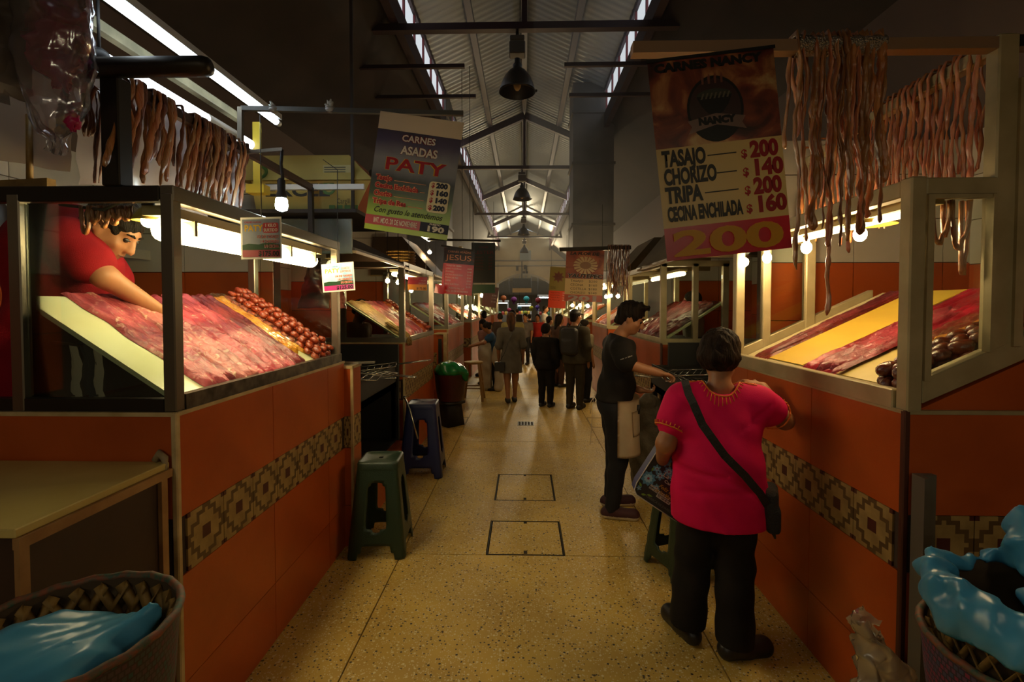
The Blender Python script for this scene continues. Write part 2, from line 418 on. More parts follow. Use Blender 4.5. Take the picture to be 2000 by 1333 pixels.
PAT = [mat('pattern_tile_beige', S('a88c56'), .45, col2=S('8d7344'), noise_scale=14, bump=.05), mat('pattern_tile_brown', S('5c4424'), .5), mat('pattern_tile_maroon', S('4a1a14'), .5)]
CREAM = mat('cream_trim', S('c8b183'), .5, col2=S('a78f60'), noise_scale=9)
STEEL = mat('brushed_steel', S('8d8577'), .33, .9, bump=.03, bump_scale=90)
STEEL_D = mat('dull_dark_steel', S('3b3630'), .45, .8)
ALU = mat('cream_aluminium', S('b5a680'), .42, .25, col2=S('a0926c'), noise_scale=6)
BLACK = mat('soot_black', (.012, .011, .010), .7)
RUB = mat('black_rubber', (.014, .013, .013), .55)
IRON = mat('dark_painted_iron', S('3a2326'), .5, .3)
ROOFM = mat('roof_sheet', S('8f979c'), .45, .35)
DARKROOF = mat('dark_side_roof', S('33261f'), .8, col2=S('261c17'), noise_scale=2)
WALLC = mat('cream_plaster', S('d8cba4'), .8, col2=S('c9bb92'), noise_scale=1.2)
GREYC = mat('grey_concrete', S('8c867a'), .85, col2=S('746f66'), noise_scale=2, bump=.1)
BULBW = glow('warm_bulb', (1, .72, .36), 240)
BULBFAR = glow('warm_bulb_far', (1, .72, .36), 220)

# ================================================= floor
XJ = [-3.4, -.8, .89, 3.4]; YJ = [-7, -4, -1.2, 1.12, 3.11, 5.75, 8.42, 9.42, 11.6, 13.8, 16, 18.5, 21.5, 25, 31]
b = B(); b.bb(-3.4, 3.4, -7, 46, -.12, -.02); floor = struct('floor', b, JOINT)
for i in range(3):
    for j in range(len(YJ) - 1):
        g = .0035 if YJ[j] < 6 else .006
        hol = [(-.245, .262, 3.115, 3.61), (-.245, .258, 4.0, 4.62)] if i == 1 else []
        q = B(); X0, X1, Y0, Y1 = XJ[i] + g, XJ[i + 1] - g, YJ[j] + g, YJ[j + 1] - g
        hs = [h for h in hol if h[2] > YJ[j] - .1 and h[3] < YJ[j + 1] + .1]
        if not hs: q.bb(X0, X1, Y0, Y1, -.04, 0)
        else:
            y = Y0
            for h in hs:
                if h[2] - .006 > y: q.bb(X0, X1, y, h[2] - .006, -.04, 0)
                q.bb(X0, h[0] - .006, max(y, h[2] - .006), h[3] + .006, -.04, 0); q.bb(h[1] + .006, X1, max(y, h[2] - .006), h[3] + .006, -.04, 0); y = h[3] + .006
            q.bb(X0, X1, y, Y1, -.04, 0)
        o = q.done('slab', TERR, floor)
def hatch(x0, x1, y0, y1, label, notch=True, lift=0):
    q = B(); q.bb(x0 + .012, x1 - .012, y0 + .012, y1 - .012, -.019, -.001 + lift)
    t = root('floor_hatch', label, 'hatch', ((x0 + x1) / 2, (y0 + y1) / 2, 0), 'floor hatches'); q.done('cover', TERR, t)
    f = B(); e = .005
    for a in ((x0, x1, y0, y0 + e), (x0, x1, y1 - e, y1), (x0, x0 + e, y0 + e, y1 - e), (x1 - e, x1, y0 + e, y1 - e)): f.bb(*a, -.019, .0008 + lift)
    f.done('frame', STEEL_D, t)
    if notch:
        n = B(); xm = (x0 + x1) / 2
        n.bb(xm - .012, xm + .012, y0 + .014, y0 + .055, -.01, .0002); n.bb(xm - .012, xm + .012, y1 - .04, y1 - .014, -.01, .0002); n.done('lifting_slot', JOINT, t)
hatch(-.245, .262, 3.115, 3.61, 'square terrazzo floor hatch nearest the camera, in front of the pink blouse')
hatch(-.245, .258, 4.0, 4.62, 'terrazzo floor hatch just behind the nearest one, with dark iron frame')
for q in ((-1.20, -.81, 6.42, 6.98, 'small floor hatch half under the black stand of the green bag bucket'), (.90, 1.25, 6.45, 7.0, 'small floor hatch behind the young man in black')):
    hatch(*q, False, .002)
g = root('floor_drain', 'small slotted drain grate in the middle of the floor', 'drain', (.02, 6.62, 0)); q = B()
q.bb(-.09, .13, 6.52, 6.74, 0, .003); q.done('plate', STEEL_D, g)
for k in range(5): q = B(); q.bb(-.075 + k * .042, -.05 + k * .042, 6.55, 6.71, .003, .005); q.done('slot', JOINT, g)

# ================================================= side walls, roofs, clerestory
def centred(b_, name, mat_, parent):
    me = bpy.data.meshes.new(name); bmesh.ops.recalc_face_normals(b_.bm, faces=b_.bm.faces); b_.bm.to_mesh(me); b_.bm.free(); me.materials.append(mat_); return obj(name, me, parent)
def tiled_wall(side, X, y0, y1, zb, ztop):
    s_ = -1 if side == 'left' else 1
    q = B(); q.bb(X, X + s_ * .15, y0, y1, 0, ztop + 1.5); wl = struct('wall_' + side, q, mat('wall_plaster_dark', S('5a4a40'), .8)); inv = W(wl).inverted()
    for m_, za, zt, hh in ((ORANGE, zb - .8, zb, .4), (WHITE_T, zb, ztop, .3)):
        q = B(); q.box((0, 0, 0), (.012, .594, hh - .006)); t0 = centred(q, 'tile', m_, wl); first = True; z = za
        while z < zt - .05:
            y = .3
            while y < min(y1, 9.5):
                c = t0 if first else obj('tile', t0.data, wl); first = False
                c.location = inv @ Vector((X - s_ * .006, y, z + hh / 2)); y += .6
            z += hh
    return wl
tiled_wall('left', -3.25, -7, 34, 1.83, 2.73)
tiled_wall('right', 3.05, -7, 34, 1.9, 2.8)
b = B(); b.bb(-3.4, 3.4, -7.15, -7, 0, 6.6); struct('wall_near', b, mat('wall_plaster_dark', S('5a4a40'), .8))

def corrugated(x0, z0, x1, z1, y0, y1, mat_, name, kind, pitch=.15, amp=.02, step=.05):
    """sheet whose ribs run from eave to ridge, repeated along Y"""
    n = int((y1 - y0) / step); q = B()
    d = Vector((x1 - x0, 0, z1 - z0)).normalized(); nn = Vector((-d.z, 0, d.x))
    if nn.z < 0: nn = -nn
    def fn(u, v):
        y = y0 + u * (y1 - y0); o = nn * (amp * math.cos(2 * PI * y / pitch)); return Vector((x0 + (x1 - x0) * v, y, z0 + (z1 - z0) * v)) + o
    q.grid(fn, n, 2); o = q.done(name, mat_, None, recalc=False); o['kind'] = kind; return o
EAVE, RIDGE = 5.86, 6.62
corrugated(-2.0, EAVE - .17, 0, RIDGE, -7, 31.4, ROOFM, 'ceiling', 'structure')
o = corrugated(2.0, EAVE - .17, 0, RIDGE, -7, 31.4, ROOFM, 'ceiling', 'structure')
# dark low roofs on both sides, from the clerestory curb down to the outer walls
for sx, nm in ((-1, 'left'), (1, 'right')):
    q = B(); q.poly([(sx * 1.62, -7, 5.28), (sx * 1.62, 34, 5.28), (sx * 3.5, 34, 3.75), (sx * 3.5, -7, 3.75)], 0, (0, 0, .1)); struct('ceiling_' + nm, q, DARKROOF)
    q = B(); q.bb(sx * 1.56, sx * 1.66, -7, 31.4, 5.12, 5.38); struct('trim_' + nm, q, IRON)
    q = B(); q.bb(sx * 1.56, sx * 1.66, -7, 31.4, 5.80, 5.90); struct('trim_' + nm, q, IRON)
    if True:
        q = B(); q.bb(sx * 1.56, sx * 1.66, -7, 4.0, 5.38, 5.8); struct('wall_' + nm + '_clerestory', q, DARKROOF)
    win = root('window_1' if sx < 0 else 'window_2', 'continuous clerestory window strip of the raised roof, ' + nm + ' side', 'window', (sx * 1.61, 4, 5.38)); win['kind'] = 'structure'
    del win['category']
    q = B(); q.bb(sx * 1.605, sx * 1.615, 4.0, 31.3, 5.38, 5.8); q.done('pane', mat('frosted_glazing', (.85, .9, .95), .4, trans=.0, emit=(.85, .93, 1), estr=.55), win)
    q = B(); y = 4.0
    while y < 31.3: q.bb(sx * 1.575, sx * 1.635, y - .02, y + .02, 5.38, 5.8); y += .62
    o = q.done('mullion', mat('red_oxide_paint', S('7c2f33'), .5), win); o['kind'] = 'stuff'

# ---- end wall with a segmental arch, passage beyond
EY = 31.0
def endwall():
    q = B(); n = 14; pts = []
    for i in range(n + 1):
        x = -1.75 + 3.5 * i / n; pts.append((x, EY, 3.05 + .62 * (1 - (x / 1.75) ** 2)))
    # left jamb, right jamb, and spandrel pieces above the arch
    q.bb(-3.4, -1.75, EY, EY + 2.2, 0, 3.05); q.bb(1.75, 3.4, EY, EY + 2.2, 0, 3.05)
    for a, c in zip(pts, pts[1:]):
        q.poly([a, c, (c[0], EY, 5.0), (a[0], EY, 5.0)], 0, (0, 2.2, 0))
    q.bb(-3.4, -1.75, EY, EY + .45, 3.05, 5.0); q.bb(1.75, 3.4, EY, EY + .45, 3.05, 5.0)
    q.poly([(-3.4, EY, 5.0), (3.4, EY, 5.0), (1.65, EY, 5.35), (1.65, EY, 5.86), (0, EY, 6.5), (-1.65, EY, 5.86), (-1.65, EY, 5.35)], 0, (0, .4, 0))
    return q
struct('wall_far', endwall(), WALLC)
q = B(); q.bb(-3.4, 3.4, 46, 46.2, 0, 4); struct('wall_beyond', q, mat('far_room', S('7b6b52'), .8))
q = B(); q.bb(-3.4, 3.4, 31.5, 46, 3.9, 4.0); struct('ceiling_beyond', q, mat('far_ceiling', S('d8c48e'), .8))
for sx, nm in ((-1, 'left'), (1, 'right')):
    q = B(); q.bb(sx * 3.3, sx * 3.4, 31.5, 46, 0, 4); struct('wall_beyond_' + nm, q, mat('far_room', S('7b6b52'), .8))

# ---- roof trusses: each is a thing of tie beam, two rafters and king post
TY = [6.15, 12.35, 18.55, 24.75]
for i, y in enumerate(TY):
    t = root('roof_truss', ['iron roof truss nearest the camera, above the largest pendant lamp', 'second iron roof truss along the hall, above the second pendant lamp', 'third iron roof truss along the hall', 'farthest iron roof truss before the end wall'][i], 'truss', (0, y, 5.1), 'roof trusses')
    q = B(); q.bar((-1.9, y, 5.08 + .02 * (i > 0)), (1.9, y, 5.08), .10, .085); q.done('tie_beam', IRON, t)
    for sx in (-1, 1):
        q = B(); q.bar((sx * 1.75, y, 5.62), (0, y, 6.38), .12, .16); q.done('rafter', IRON, t)
    q = B(); q.bar((0, y, 5.1), (0, y, 6.36), .07, .07); q.done('king_post', IRON, t)
# ridge beam and purlins along the roof
for x, z, nm in ((0, 6.5, 'ridge_beam'), (-.85, 6.14, 'purlin'), (.85, 6.14, 'purlin')):
    q = B(); q.bb(x - .05, x + .05, .5, 31, z - .05, z + .05); o = q.done(nm, mat('pale_iron', S('6d6a6c'), .5, .3)); o['kind'] = 'structure'

# ---- exhaust ducts
for sx, x, y, lab in ((1, 1.36, 9.7, 'tall square smoke duct rising behind the flower banner'), (-1, -1.95, 9.7, 'tall square smoke duct rising behind the green price banner')):
    t = root('smoke_duct', lab, 'duct', (x, y, 2.3)); q = B(); q.bb(x - .40, x + .40, y, y + .8, 2.35, 6.0); q.done('duct', mat('duct_sheet', S('6f6a66'), .5, .4, col2=S('4f4b48'), noise_scale=1.5), t)
    for z in (3.2, 4.4, 5.4): q = B(); q.bb(x - .43, x + .43, y - .03, y + .83, z, z + .05); q.done('flange', mat('duct_flange', S('55504c'), .5, .4), t)

# iron brackets reaching in under the raised roof, with wires down to the banner rods
for i, (x0, x1, y, z) in enumerate(((-2.25, -.80, 6.58, 4.82), (-2.25, -.73, 7.4, 4.77), (.67, 2.3, 7.4, 4.77), (.53, 2.25, 6.58, 4.82))):
    q = B(); q.bar((x0, y, z), (x1, y, z), .05, .05); tag(q.done('iron_bracket', IRON), ['near left', 'second left', 'second right', 'near right'][i] + ' iron bracket reaching inward under the raised roof', 'bracket', 'iron brackets under the raised roof')
for i, px in enumerate((903, 918)):
    p = U(px, 470, Y=6.58); q = B(); q.tube([(p.x, 6.58, 4.82), p], .004, 5); tag(q.done('hanging_wire', RUB), ['left', 'right'][i] + ' wire between the near left iron bracket and the green banner rod', 'wire', 'wires of the green banner')
# ================================================= market stalls
ZC = 1.25                                    # height of the tiled counters
def patterned_tile_mesh():
    """stepped diamond tile, faces of a 13 x 13 grid coloured, lies in local YZ facing +X"""
    me = bpy.data.meshes.new('patterned_tile'); n = 13; V = []; Fc = []; mi = []; w_ = .206
    for i in range(n + 1):
        for j in range(n + 1): V.append((0, (i / n - .5) * w_, (j / n - .5) * w_))
    for i in range(n):
        for j in range(n):
            a, c = abs(i - 6), abs(j - 6); A, C = (a + 1) // 2, (c + 1) // 2; k = 0
            if a <= 1 and c <= 1: k = 2
            elif (A + C > 3 or max(a, c) > 5) and any((abs(i - 6 + p) + 1) // 2 + (abs(j - 6 + r) + 1) // 2 <= 3 and max(abs(i - 6 + p), abs(j - 6 + r)) <= 5 for p in (-1, 0, 1) for r in (-1, 0, 1)): k = 1
            if c == 6 and a == 6: k = 2
            Fc.append((i * (n + 1) + j, (i + 1) * (n + 1) + j, (i + 1) * (n + 1) + j + 1, i * (n + 1) + j + 1)); mi.append(k)
    me.from_pydata(V, [], Fc); me.polygons.foreach_set('material_index', mi)
    for m in PAT: me.materials.append(m)
    # rim so the tile has thickness
    bm = bmesh.new(); bm.from_mesh(me); r = bmesh.ops.extrude_edge_only(bm, edges=[e for e in bm.edges if e.is_boundary])
    for v in [g for g in r['geom'] if isinstance(g, bmesh.types.BMVert)]: v.co.x -= .008
    bm.to_mesh(me); bm.free(); return me
PTILE = patterned_tile_mesh()
_tm = {}
def tilemesh(dy, dz):
    k = (round(dy, 3), round(dz, 3))
    if k not in _tm:
        b = B(); b.box((-.004, 0, 0), (.008, dy, dz)); bmesh.ops.recalc_face_normals(b.bm, faces=b.bm.faces)
        me = bpy.data.meshes.new('tile'); b.bm.to_mesh(me); b.bm.free(); me.materials.append(ORANGE); _tm[k] = me
    return _tm[k]
def face_tiles(parent, p0, du, length, ztop, nrm_rot, tile_w=.65, first=None, pat_off=.04, name='tile', rows=True, top_row=True, ptile=True):
    """tile a vertical counter face starting at p0 running along unit vector du; nrm_rot turns local +X into the face normal"""
    inv = W(parent).inverted(); rt = nrm_rot; g = .004
    def put(me, u0, u1, z0, z1, nm):
        c = Vector(p0) + Vector(du) * ((u0 + u1) / 2); c.z = (z0 + z1) / 2
        obj(nm, me, parent, inv @ (c + Matrix.Rotation(rt, 3, 'Z') @ Vector((.008, 0, 0))), (0, 0, rt))
    us = [0]; u = first or tile_w
    while u < length - .02: us.append(u); u += tile_w
    us.append(length)
    for z0, z1 in ((.877, ztop), (.28, .67), (0.0, .28)):
        for a, c in zip(us, us[1:]):
            put(tilemesh(c - a - g, z1 - z0 - g), a, c, z0, z1, 'tile')
    u = pat_off
    if ptile:
        while u + .205 < length + .02:
            put(PTILE, u, u + .21, .67, .877, 'patterned_tile'); u += .21
MEAT = {}
def stall_counter(side, xf, y0, y1, depth, label, near_label=None, detail=True, near_tiles=True):
    s = -1 if side == 'L' else 1
    t = root('market_counter', label, 'counter', (s * (xf + depth / 2), (y0 + y1) / 2, 0), 'tiled market counters')
    q = B(); q.bb(s * (xf + .002), s * (xf + depth), y0 + .002, y1, 0, ZC - .012); q.done('core', GROUT, t)
    rot = 0 if s < 0 else PI
    face_tiles(t, (s * (xf + .002), y0, 0), (0, 1, 0), y1 - y0, ZC - .012, rot, first=.64 if s < 0 else .55)
    if near_tiles:
        face_tiles(t, (s * (xf + .002), y0 + .002, 0), (s, 0, 0), depth, ZC - .012, -PI / 2, tile_w=.9, first=.9, pat_off=.03)
    # corner and top trims
    q = B(); q.bar((s * xf, y0, 0), (s * xf, y0, ZC), .022, .022); q.done('corner_trim', CREAM if s < 0 else mat('brown_trim', S('4b2416'), .5), t, bevel=.004)
    q = B(); q.bar((s * xf, y0, ZC - .006), (s * xf, y1, ZC - .006), .02, .014); q.bar((s * xf, y0, ZC - .006), (s * (xf + depth), y0, ZC - .006), .02, .014); q.done('top_trim', CREAM if s < 0 else ALU, t)
    return t

def pane(parent, pts, thick=(0, .005, 0), name='glass_pane'):
    q = B(); q.poly(pts, 0, thick); return q.done(name, GLASS, parent)

def case_left():
    s = -1; xf, y0, y1, xb = 1.205, 1.665, 3.13, 1.765; zt = 2.005
    t = root('display_case', 'steel and glass meat case on the near orange counter, man in red behind it', 'display case', (-1.5, 2.4, ZC), 'glass meat cases')
    w_ = .045
    for x, y, z1 in ((xf + .02, y0, zt), (xf + .02, y1, zt), (xb, y0, zt), (xb, y1, zt)):
        q = B(); q.bar((s * x, y, ZC), (s * x, y, z1), w_, w_); q.done('post', STEEL, t, bevel=.004)
    q = B(); q.bar((s * (xf + .02), y0 - .02, zt), (s * (xf + .02), y1 + .02, zt), .05, .055); q.done('front_top_rail', STEEL, t, bevel=.004)
    q = B(); q.bar((s * (xf + .046), y0, zt), (s * 2.6, y0, zt), .043, .053); q.done('near_top_rail', STEEL_D, t, bevel=.004)
    q = B(); q.bar((s * (xf + .046), y1, zt - .01), (s * xb, y1, zt - .01), .04, .04); q.done('end_top_rail', STEEL_D, t)
    q = B(); q.bar((s * (xf + .044), y0, ZC + .022), (s * 2.6, y0, ZC + .022), .04, .045); q.done('near_bottom_rail', STEEL_D, t)
    q = B(); q.bar((s * (xf + .012), y0 + .024, ZC + .028), (s * (xf + .012), y1 + .03, ZC + .028), .035, .055); q.done('front_bottom_rail', mat('worn_sill_steel', S('6b6355'), .4, .7, col2=S('3d362d'), noise_scale=18), t)
    pane(t, [(s * (xf + .045), y0 - .008, ZC + .05), (s * (xb - .02), y0 - .008, ZC + .05), (s * (xb - .02), y0 - .008, zt - .03), (s * (xf + .045), y0 - .008, zt - .03)])
    pane(t, [(s * (xf + .045), y1, ZC + .05), (s * (xb - .02), y1, ZC + .05), (s * (xb - .02), y1, zt - .03), (s * (xf + .045), y1, zt - .03)])
    # sloping tray
    q = B(); q.poly([(s * 1.235, y0 + .03, 1.285), (s * 1.235, y1 - .02, 1.285), (s * 1.80, y1 - .02, 1.655), (s * 1.80, y0 + .03, 1.655)], 0, (0, 0, -.02)); q.done('tray', mat('pale_tray', S('d5dbb4'), .25, col2=S('c4c99c'), noise_scale=2), t)
    q = B(); q.bar((s * 1.235, y0 + .03, 1.28), (s * 1.235, y1 - .02, 1.28), .012, .03); q.done('tray_lip', STEEL, t)
    q = B(); q.bb(s * 1.80, s * 1.83, y0 + .03, y1, ZC, 1.65); q.done('tray_back', BLACK, t)
    return t
stall_counter('L', 1.205, 1.64, 3.2, 1.4, 'near counter with orange tiles and patterned band, cream corner trim')
caseL = case_left()
# tiled pilaster closing the near counter
t = root('tiled_pilaster', 'narrow orange tiled pilaster with cream edge at the end of the near counter', 'pilaster', (-1.25, 3.27, 0))
q = B(); q.bb(-1.40, -1.152, 3.205, 3.36, 0, 1.20); q.done('core', GROUT, t)
for z0, z1 in ((0, .28), (.28, .67), (.88, 1.2)):
    q = B(); q.bb(-1.203, -1.153, 3.194, 3.204, z0 + .002, z1 - .002); q.done('tile', ORANGE, t)
    q = B(); q.bb(-1.152, -1.143, 3.206, 3.358, z0 + .002, z1 - .002); q.done('tile', ORANGE, t)
o = obj('patterned_tile', PTILE, t, W(t).inverted() @ Vector((-1.143, 3.282, .775)), (0, 0, 0)); o.scale = (1, .72, 1)
o = obj('patterned_tile', PTILE, t, W(t).inverted() @ Vector((-1.178, 3.194, .775)), (0, 0, -PI / 2)); o.scale = (1, .24, 1)
q = B(); q.bar((-1.148, 3.2, 0), (-1.148, 3.2, 1.215), .016, .016); q.bb(-1.40, -1.14, 3.19, 3.37, 1.2, 1.218); q.done('trim', CREAM, t)

# low cream-topped cupboard against the near counter
t = root('side_cupboard', 'cream topped low cupboard with dark brown side against the near orange counter', 'cupboard', (-1.7, 1.38, 0))
q = B(); q.bb(-2.4, -1.222, 1.13, 1.615, .03, 1.06); q.done('carcass', mat('dark_brown_panel', S('3a2417'), .55, col2=S('2e1c12'), noise_scale=4), t)
q = B(); q.bb(-2.4, -1.215, 1.115, 1.622, 1.062, 1.085); q.done('top', mat('cream_laminate', S('c5b06a'), .4, col2=S('b49c57'), noise_scale=3), t, bevel=.003)
q = B(); q.bb(-1.222, -1.205, 1.115, 1.622, 1.035, 1.062); q.done('edge_strip', mat('tan_edge', S('8a6238'), .5, col2=S('a37c4c'), noise_scale=10), t)
q = B(); q.bb(-1.222, -1.208, 1.575, 1.602, .02, 1.035); q.done('edge_strip', mat('tan_edge', S('8a6238'), .5), t)
q = B(); q.bb(-1.222, -1.208, 1.118, 1.142, .02, 1.035); q.done('edge_strip', mat('tan_edge', S('8a6238'), .5), t)
q = B(); q.tube([(-1.26, 1.615, 1.09), (-1.245, 1.618, 1.115), (-1.225, 1.612, 1.10), (-1.218, 1.607, 1.07), (-1.218, 1.603, .9)], [.012, .014, .012, .006, .004], 8); q.done('hinge_wrap', mat('grubby_tape', S('8f7d5c'), .6), t)

def case_right():
    s = 1; xf, y0, y1 = 1.345, 1.74, 3.147; zt = 2.035; xt = 1.665; sl = .20 / .44; w_ = .05
    t = root('display_case', 'cream aluminium meat case with sloping sill on the orange counter beside the woman in pink', 'display case', (1.7, 2.4, ZC), 'glass meat cases')
    zs = lambda x: ZC + .0 + (x - xf) * sl
    q = B(); q.bar((xf + .025, y0 + .02, ZC - .01), (xf + .025, y0 + .02, zt + .034), w_ + .004, w_ + .004); q.done('post', ALU, t, bevel=.005)
    q = B(); q.bar((xt, y0 + .023, zs(xt) + .04), (xt, y0 + .023, 2.556), .07, .054); q.done('tall_post', ALU, t, bevel=.005)
    q = B(); q.bar((xf + .025, y1, ZC), (xf + .025, y1, zt), .055, .055); q.done('post', ALU, t, bevel=.005)
    q = B(); q.bar((1.54, y1, zs(1.54)), (1.54, y1, zt), .05, .045); q.done('post', ALU, t, bevel=.005)
    q = B(); q.bar((1.81, y1, zs(1.81)), (1.81, y1, 2.56), .06, .05); q.done('tall_post', ALU, t, bevel=.005)
    q = B(); q.bar((xf + .052, y0 + .02, zt), (xt - .026, y0 + .02, zt), .05, .06); q.done('near_top_rail', ALU, t, bevel=.004)
    q = B(); q.bar((xf + .025, y0 + .047, zt), (xf + .025, y1 - .03, zt), .05, .06); q.done('front_top_rail', ALU, t, bevel=.004)
    q = B(); q.bar((xf, y1, zt), (1.81, y1, zt), .045, .055); q.done('end_top_rail', ALU, t)
    q = B(); q.bar((xf + .010, y0 + .05, ZC + .03), (xf + .010, y1 + .032, ZC + .03), .043, .073); q.done('front_sill', ALU, t, bevel=.004)
    q = B(); q.poly([(xf + .053, y0 - .005, zs(xf + .053)), (2.6, y0 - .005, zs(2.6)), (2.6, y0 - .005, zs(2.6) + .085), (xf + .053, y0 - .005, zs(xf + .053) + .085)], 0, (0, .05, 0)); q.done('sloping_sill', ALU, t, bevel=.003)
    q = B(); q.poly([(xf + .0, y1 - .02, ZC), (2.2, y1 - .02, zs(2.2)), (2.2, y1 - .02, zs(2.2) + .08), (xf, y1 - .02, ZC + .08)], 0, (0, .05, 0)); q.done('sloping_sill', ALU, t, bevel=.003)
    # glazing beads on the near side pane and panes
    X0, X1 = xf + .055, xt - .038
    q = B(); q.bar((X0 + .01, y0, zs(X0) + .08), (X0 + .01, y0, zt - .03), .022, .022); q.bar((X1 - .005, y0, zs(X1) + .08), (X1 - .005, y0, zt - .03), .014, .03); q.bar((X0, y0, zt - .036), (X1, y0, zt - .036), .02, .014); q.done('glazing_bead', ALU, t)
    q = B(); q.bar((X1 + .083, y0, zs(X1) + .10), (X1 + .083, y0, 2.4), .03, .03); q.done('glazing_bead', ALU, t)
    pane(t, [(X0, y0 + .015, zs(X0) + .07), (X1, y0 + .015, zs(X1) + .07), (X1, y0 + .015, zt - .02), (X0, y0 + .015, zt - .02)])
    pane(t, [(xt + .03, y0 + .015, zs(xt) + .07), (2.5, y0 + .015, zs(2.5) + .07), (2.5, y0 + .015, zt + .0), (xt + .03, y0 + .015, zt + .0)])
    pane(t, [(xf + .05, y1, zs(xf) + .09), (1.515, y1, zs(1.515) + .07), (1.515, y1, zt - .02), (xf + .05, y1, zt - .02)])
    pane(t, [(1.565, y1, zs(1.565) + .07), (1.78, y1, zs(1.78) + .07), (1.78, y1, zt - .02), (1.565, y1, zt - .02)])
    # tray
    q = B(); q.poly([(1.375, y0 + .05, 1.285), (1.375, y1 - .03, 1.285), (2.25, y1 - .03, 1.70), (2.25, y0 + .05, 1.70)], 0, (0, 0, -.02)); q.done('tray', mat('cream_tray', S('dccf9f'), .3, col2=S('c8b781'), noise_scale=3), t)
    # wedge of counter under the sloping sill
    q = B(); q.poly([(xf + .03, y0 + .01, ZC - .01), (2.6, y0 + .01, ZC - .01), (2.6, y0 + .01, zs(2.6))], 0, (0, .03, 0)); q.done('side_tile', ORANGE, t)
    q = B(); q.poly([(xf + .03, y1 - .02, ZC - .01), (2.2, y1 - .02, ZC - .01), (2.2, y1 - .02, zs(2.2))], 0, (0, .03, 0)); q.done('side_tile', ORANGE, t)
    q = B(); q.bar((xt, y0 + .051, 2.528), (1.70, 2.6, 2.528), .05, .05); q.bar((1.70, 2.6, 2.53), (1.81, y1, 2.53), .05, .05); q.done('hanging_rail', ALU, t, bevel=.004)
    q = B(); q.bar((xt - .036, y0 + .02, 2.525), (.38, y0 + .02, 2.525), .045, .04); q.done('cantilever_arm', mat('pinkish_alu', S('9a7c62'), .45, .3), t)  # pinkish light on the underside of the arm is put into its colour
    q = B(); q.bar((xt + .036, y0 + .02, 2.53), (2.6, y0 + .02, 2.53), .045, .04); q.done('upper_rail', STEEL_D, t)
    return t
stall_counter('R', 1.345, 1.74, 3.18, 1.3, 'counter with orange tiles and patterned band beside the woman in pink')
caseR = case_right()
# steel angle fixed to the corner of the right counter
q = B(); q.bb(1.352, 1.372, 1.66, 1.715, 0, 1.035); q.bb(1.372, 1.42, 1.695, 1.715, 0, 1.035); q.ball((1.39, 1.693, .90), .005, 8)
tag(q.done('steel_angle', mat('grey_angle', S('6f6a5f'), .5, .5)), 'upright grey steel angle at the corner of the right orange counter', 'metal post')

# ------------- plainer stalls farther along (frame, panes, tray, counter)
def far_stall(side, xf, y0, y1, label, clabel, lit=True, tall=False):
    s = -1 if side == 'L' else 1
    stall_counter(side, xf, y0, y1, 1.1, clabel)
    fr = STEEL if s < 0 else ALU
    t = root('display_case', label, 'display case', (s * (xf + .4), (y0 + y1) / 2, ZC), 'glass meat cases')
    zt = 2.03; xb = xf + .62
    for x, y in ((xf + .02, y0 + .02), (xf + .02, y1 - .02), (xb, y0 + .02), (xb, y1 - .02)):
        q = B(); q.bar((s * x, y, ZC), (s * x, y, zt), .055, .05); q.done('post', fr, t)
    if s > 0:
        q = B(); q.bar((s * (xf + .33), y0 + .02, ZC), (s * (xf + .33), y0 + .02, zt), .05, .05); q.done('post', fr, t)
    q = B(); q.bar((s * (xf + .02), y0, zt), (s * (xf + .02), y1, zt), .05, .055); q.bar((s * xf, y0 + .02, zt), (s * (xb + .03), y0 + .02, zt), .05, .055); q.bar((s * xf, y1 - .02, zt), (s * (xb + .03), y1 - .02, zt), .05, .05); q.done('top_frame', fr, t)
    q = B(); q.bar((s * (xf + .01), y0, ZC + .02), (s * (xf + .01), y1, ZC + .02), .04, .05); q.bar((s * xf, y0 + .02, ZC + .02), (s * (xb + .3), y0 + .02, ZC + .02), .04, .05); q.done('sill', fr, t)
    q = B(); q.poly([(s * (xf + .04), y0 + .05, 1.285), (s * (xf + .04), y1 - .05, 1.285), (s * (xf + .62), y1 - .05, 1.66), (s * (xf + .62), y0 + .05, 1.66)], 0, (0, 0, -.02)); q.done('tray', mat('pale_tray', S('d5dbb4'), .25), t)
    pane(t, [(s * (xf + .05), y0 + .02, ZC + .04), (s * (xb - .03), y0 + .02, ZC + .04), (s * (xb - .03), y0 + .02, zt - .03), (s * (xf + .05), y0 + .02, zt - .03)])
    pane(t, [(s * (xf + .05), y1 - .02, ZC + .04), (s * (xb - .03), y1 - .02, ZC + .04), (s * (xb - .03), y1 - .02, zt - .03), (s * (xf + .05), y1 - .02, zt - .03)])
    return t
LS = [(4.83, 6.40), (7.6, 9.6), (11.0, 13.2), (15, 17.5), (19.5, 22)]
RS = [(4.80, 6.36), (7.9, 9.6), (11.4, 13.4), (15, 17.5), (19.5, 22)]
ordn = ['second', 'third', 'fourth', 'fifth', 'sixth']
for i, (a, c) in enumerate(LS):
    far_stall('L', 1.205, a, c, ordn[i] + ' glass meat case along the left row of stalls', ordn[i] + ' orange tiled counter along the left row')
for i, (a, c) in enumerate(RS):
    far_stall('R', 1.345, a, c, ordn[i] + ' glass meat case along the right row of stalls', ordn[i] + ' orange tiled counter along the right row')
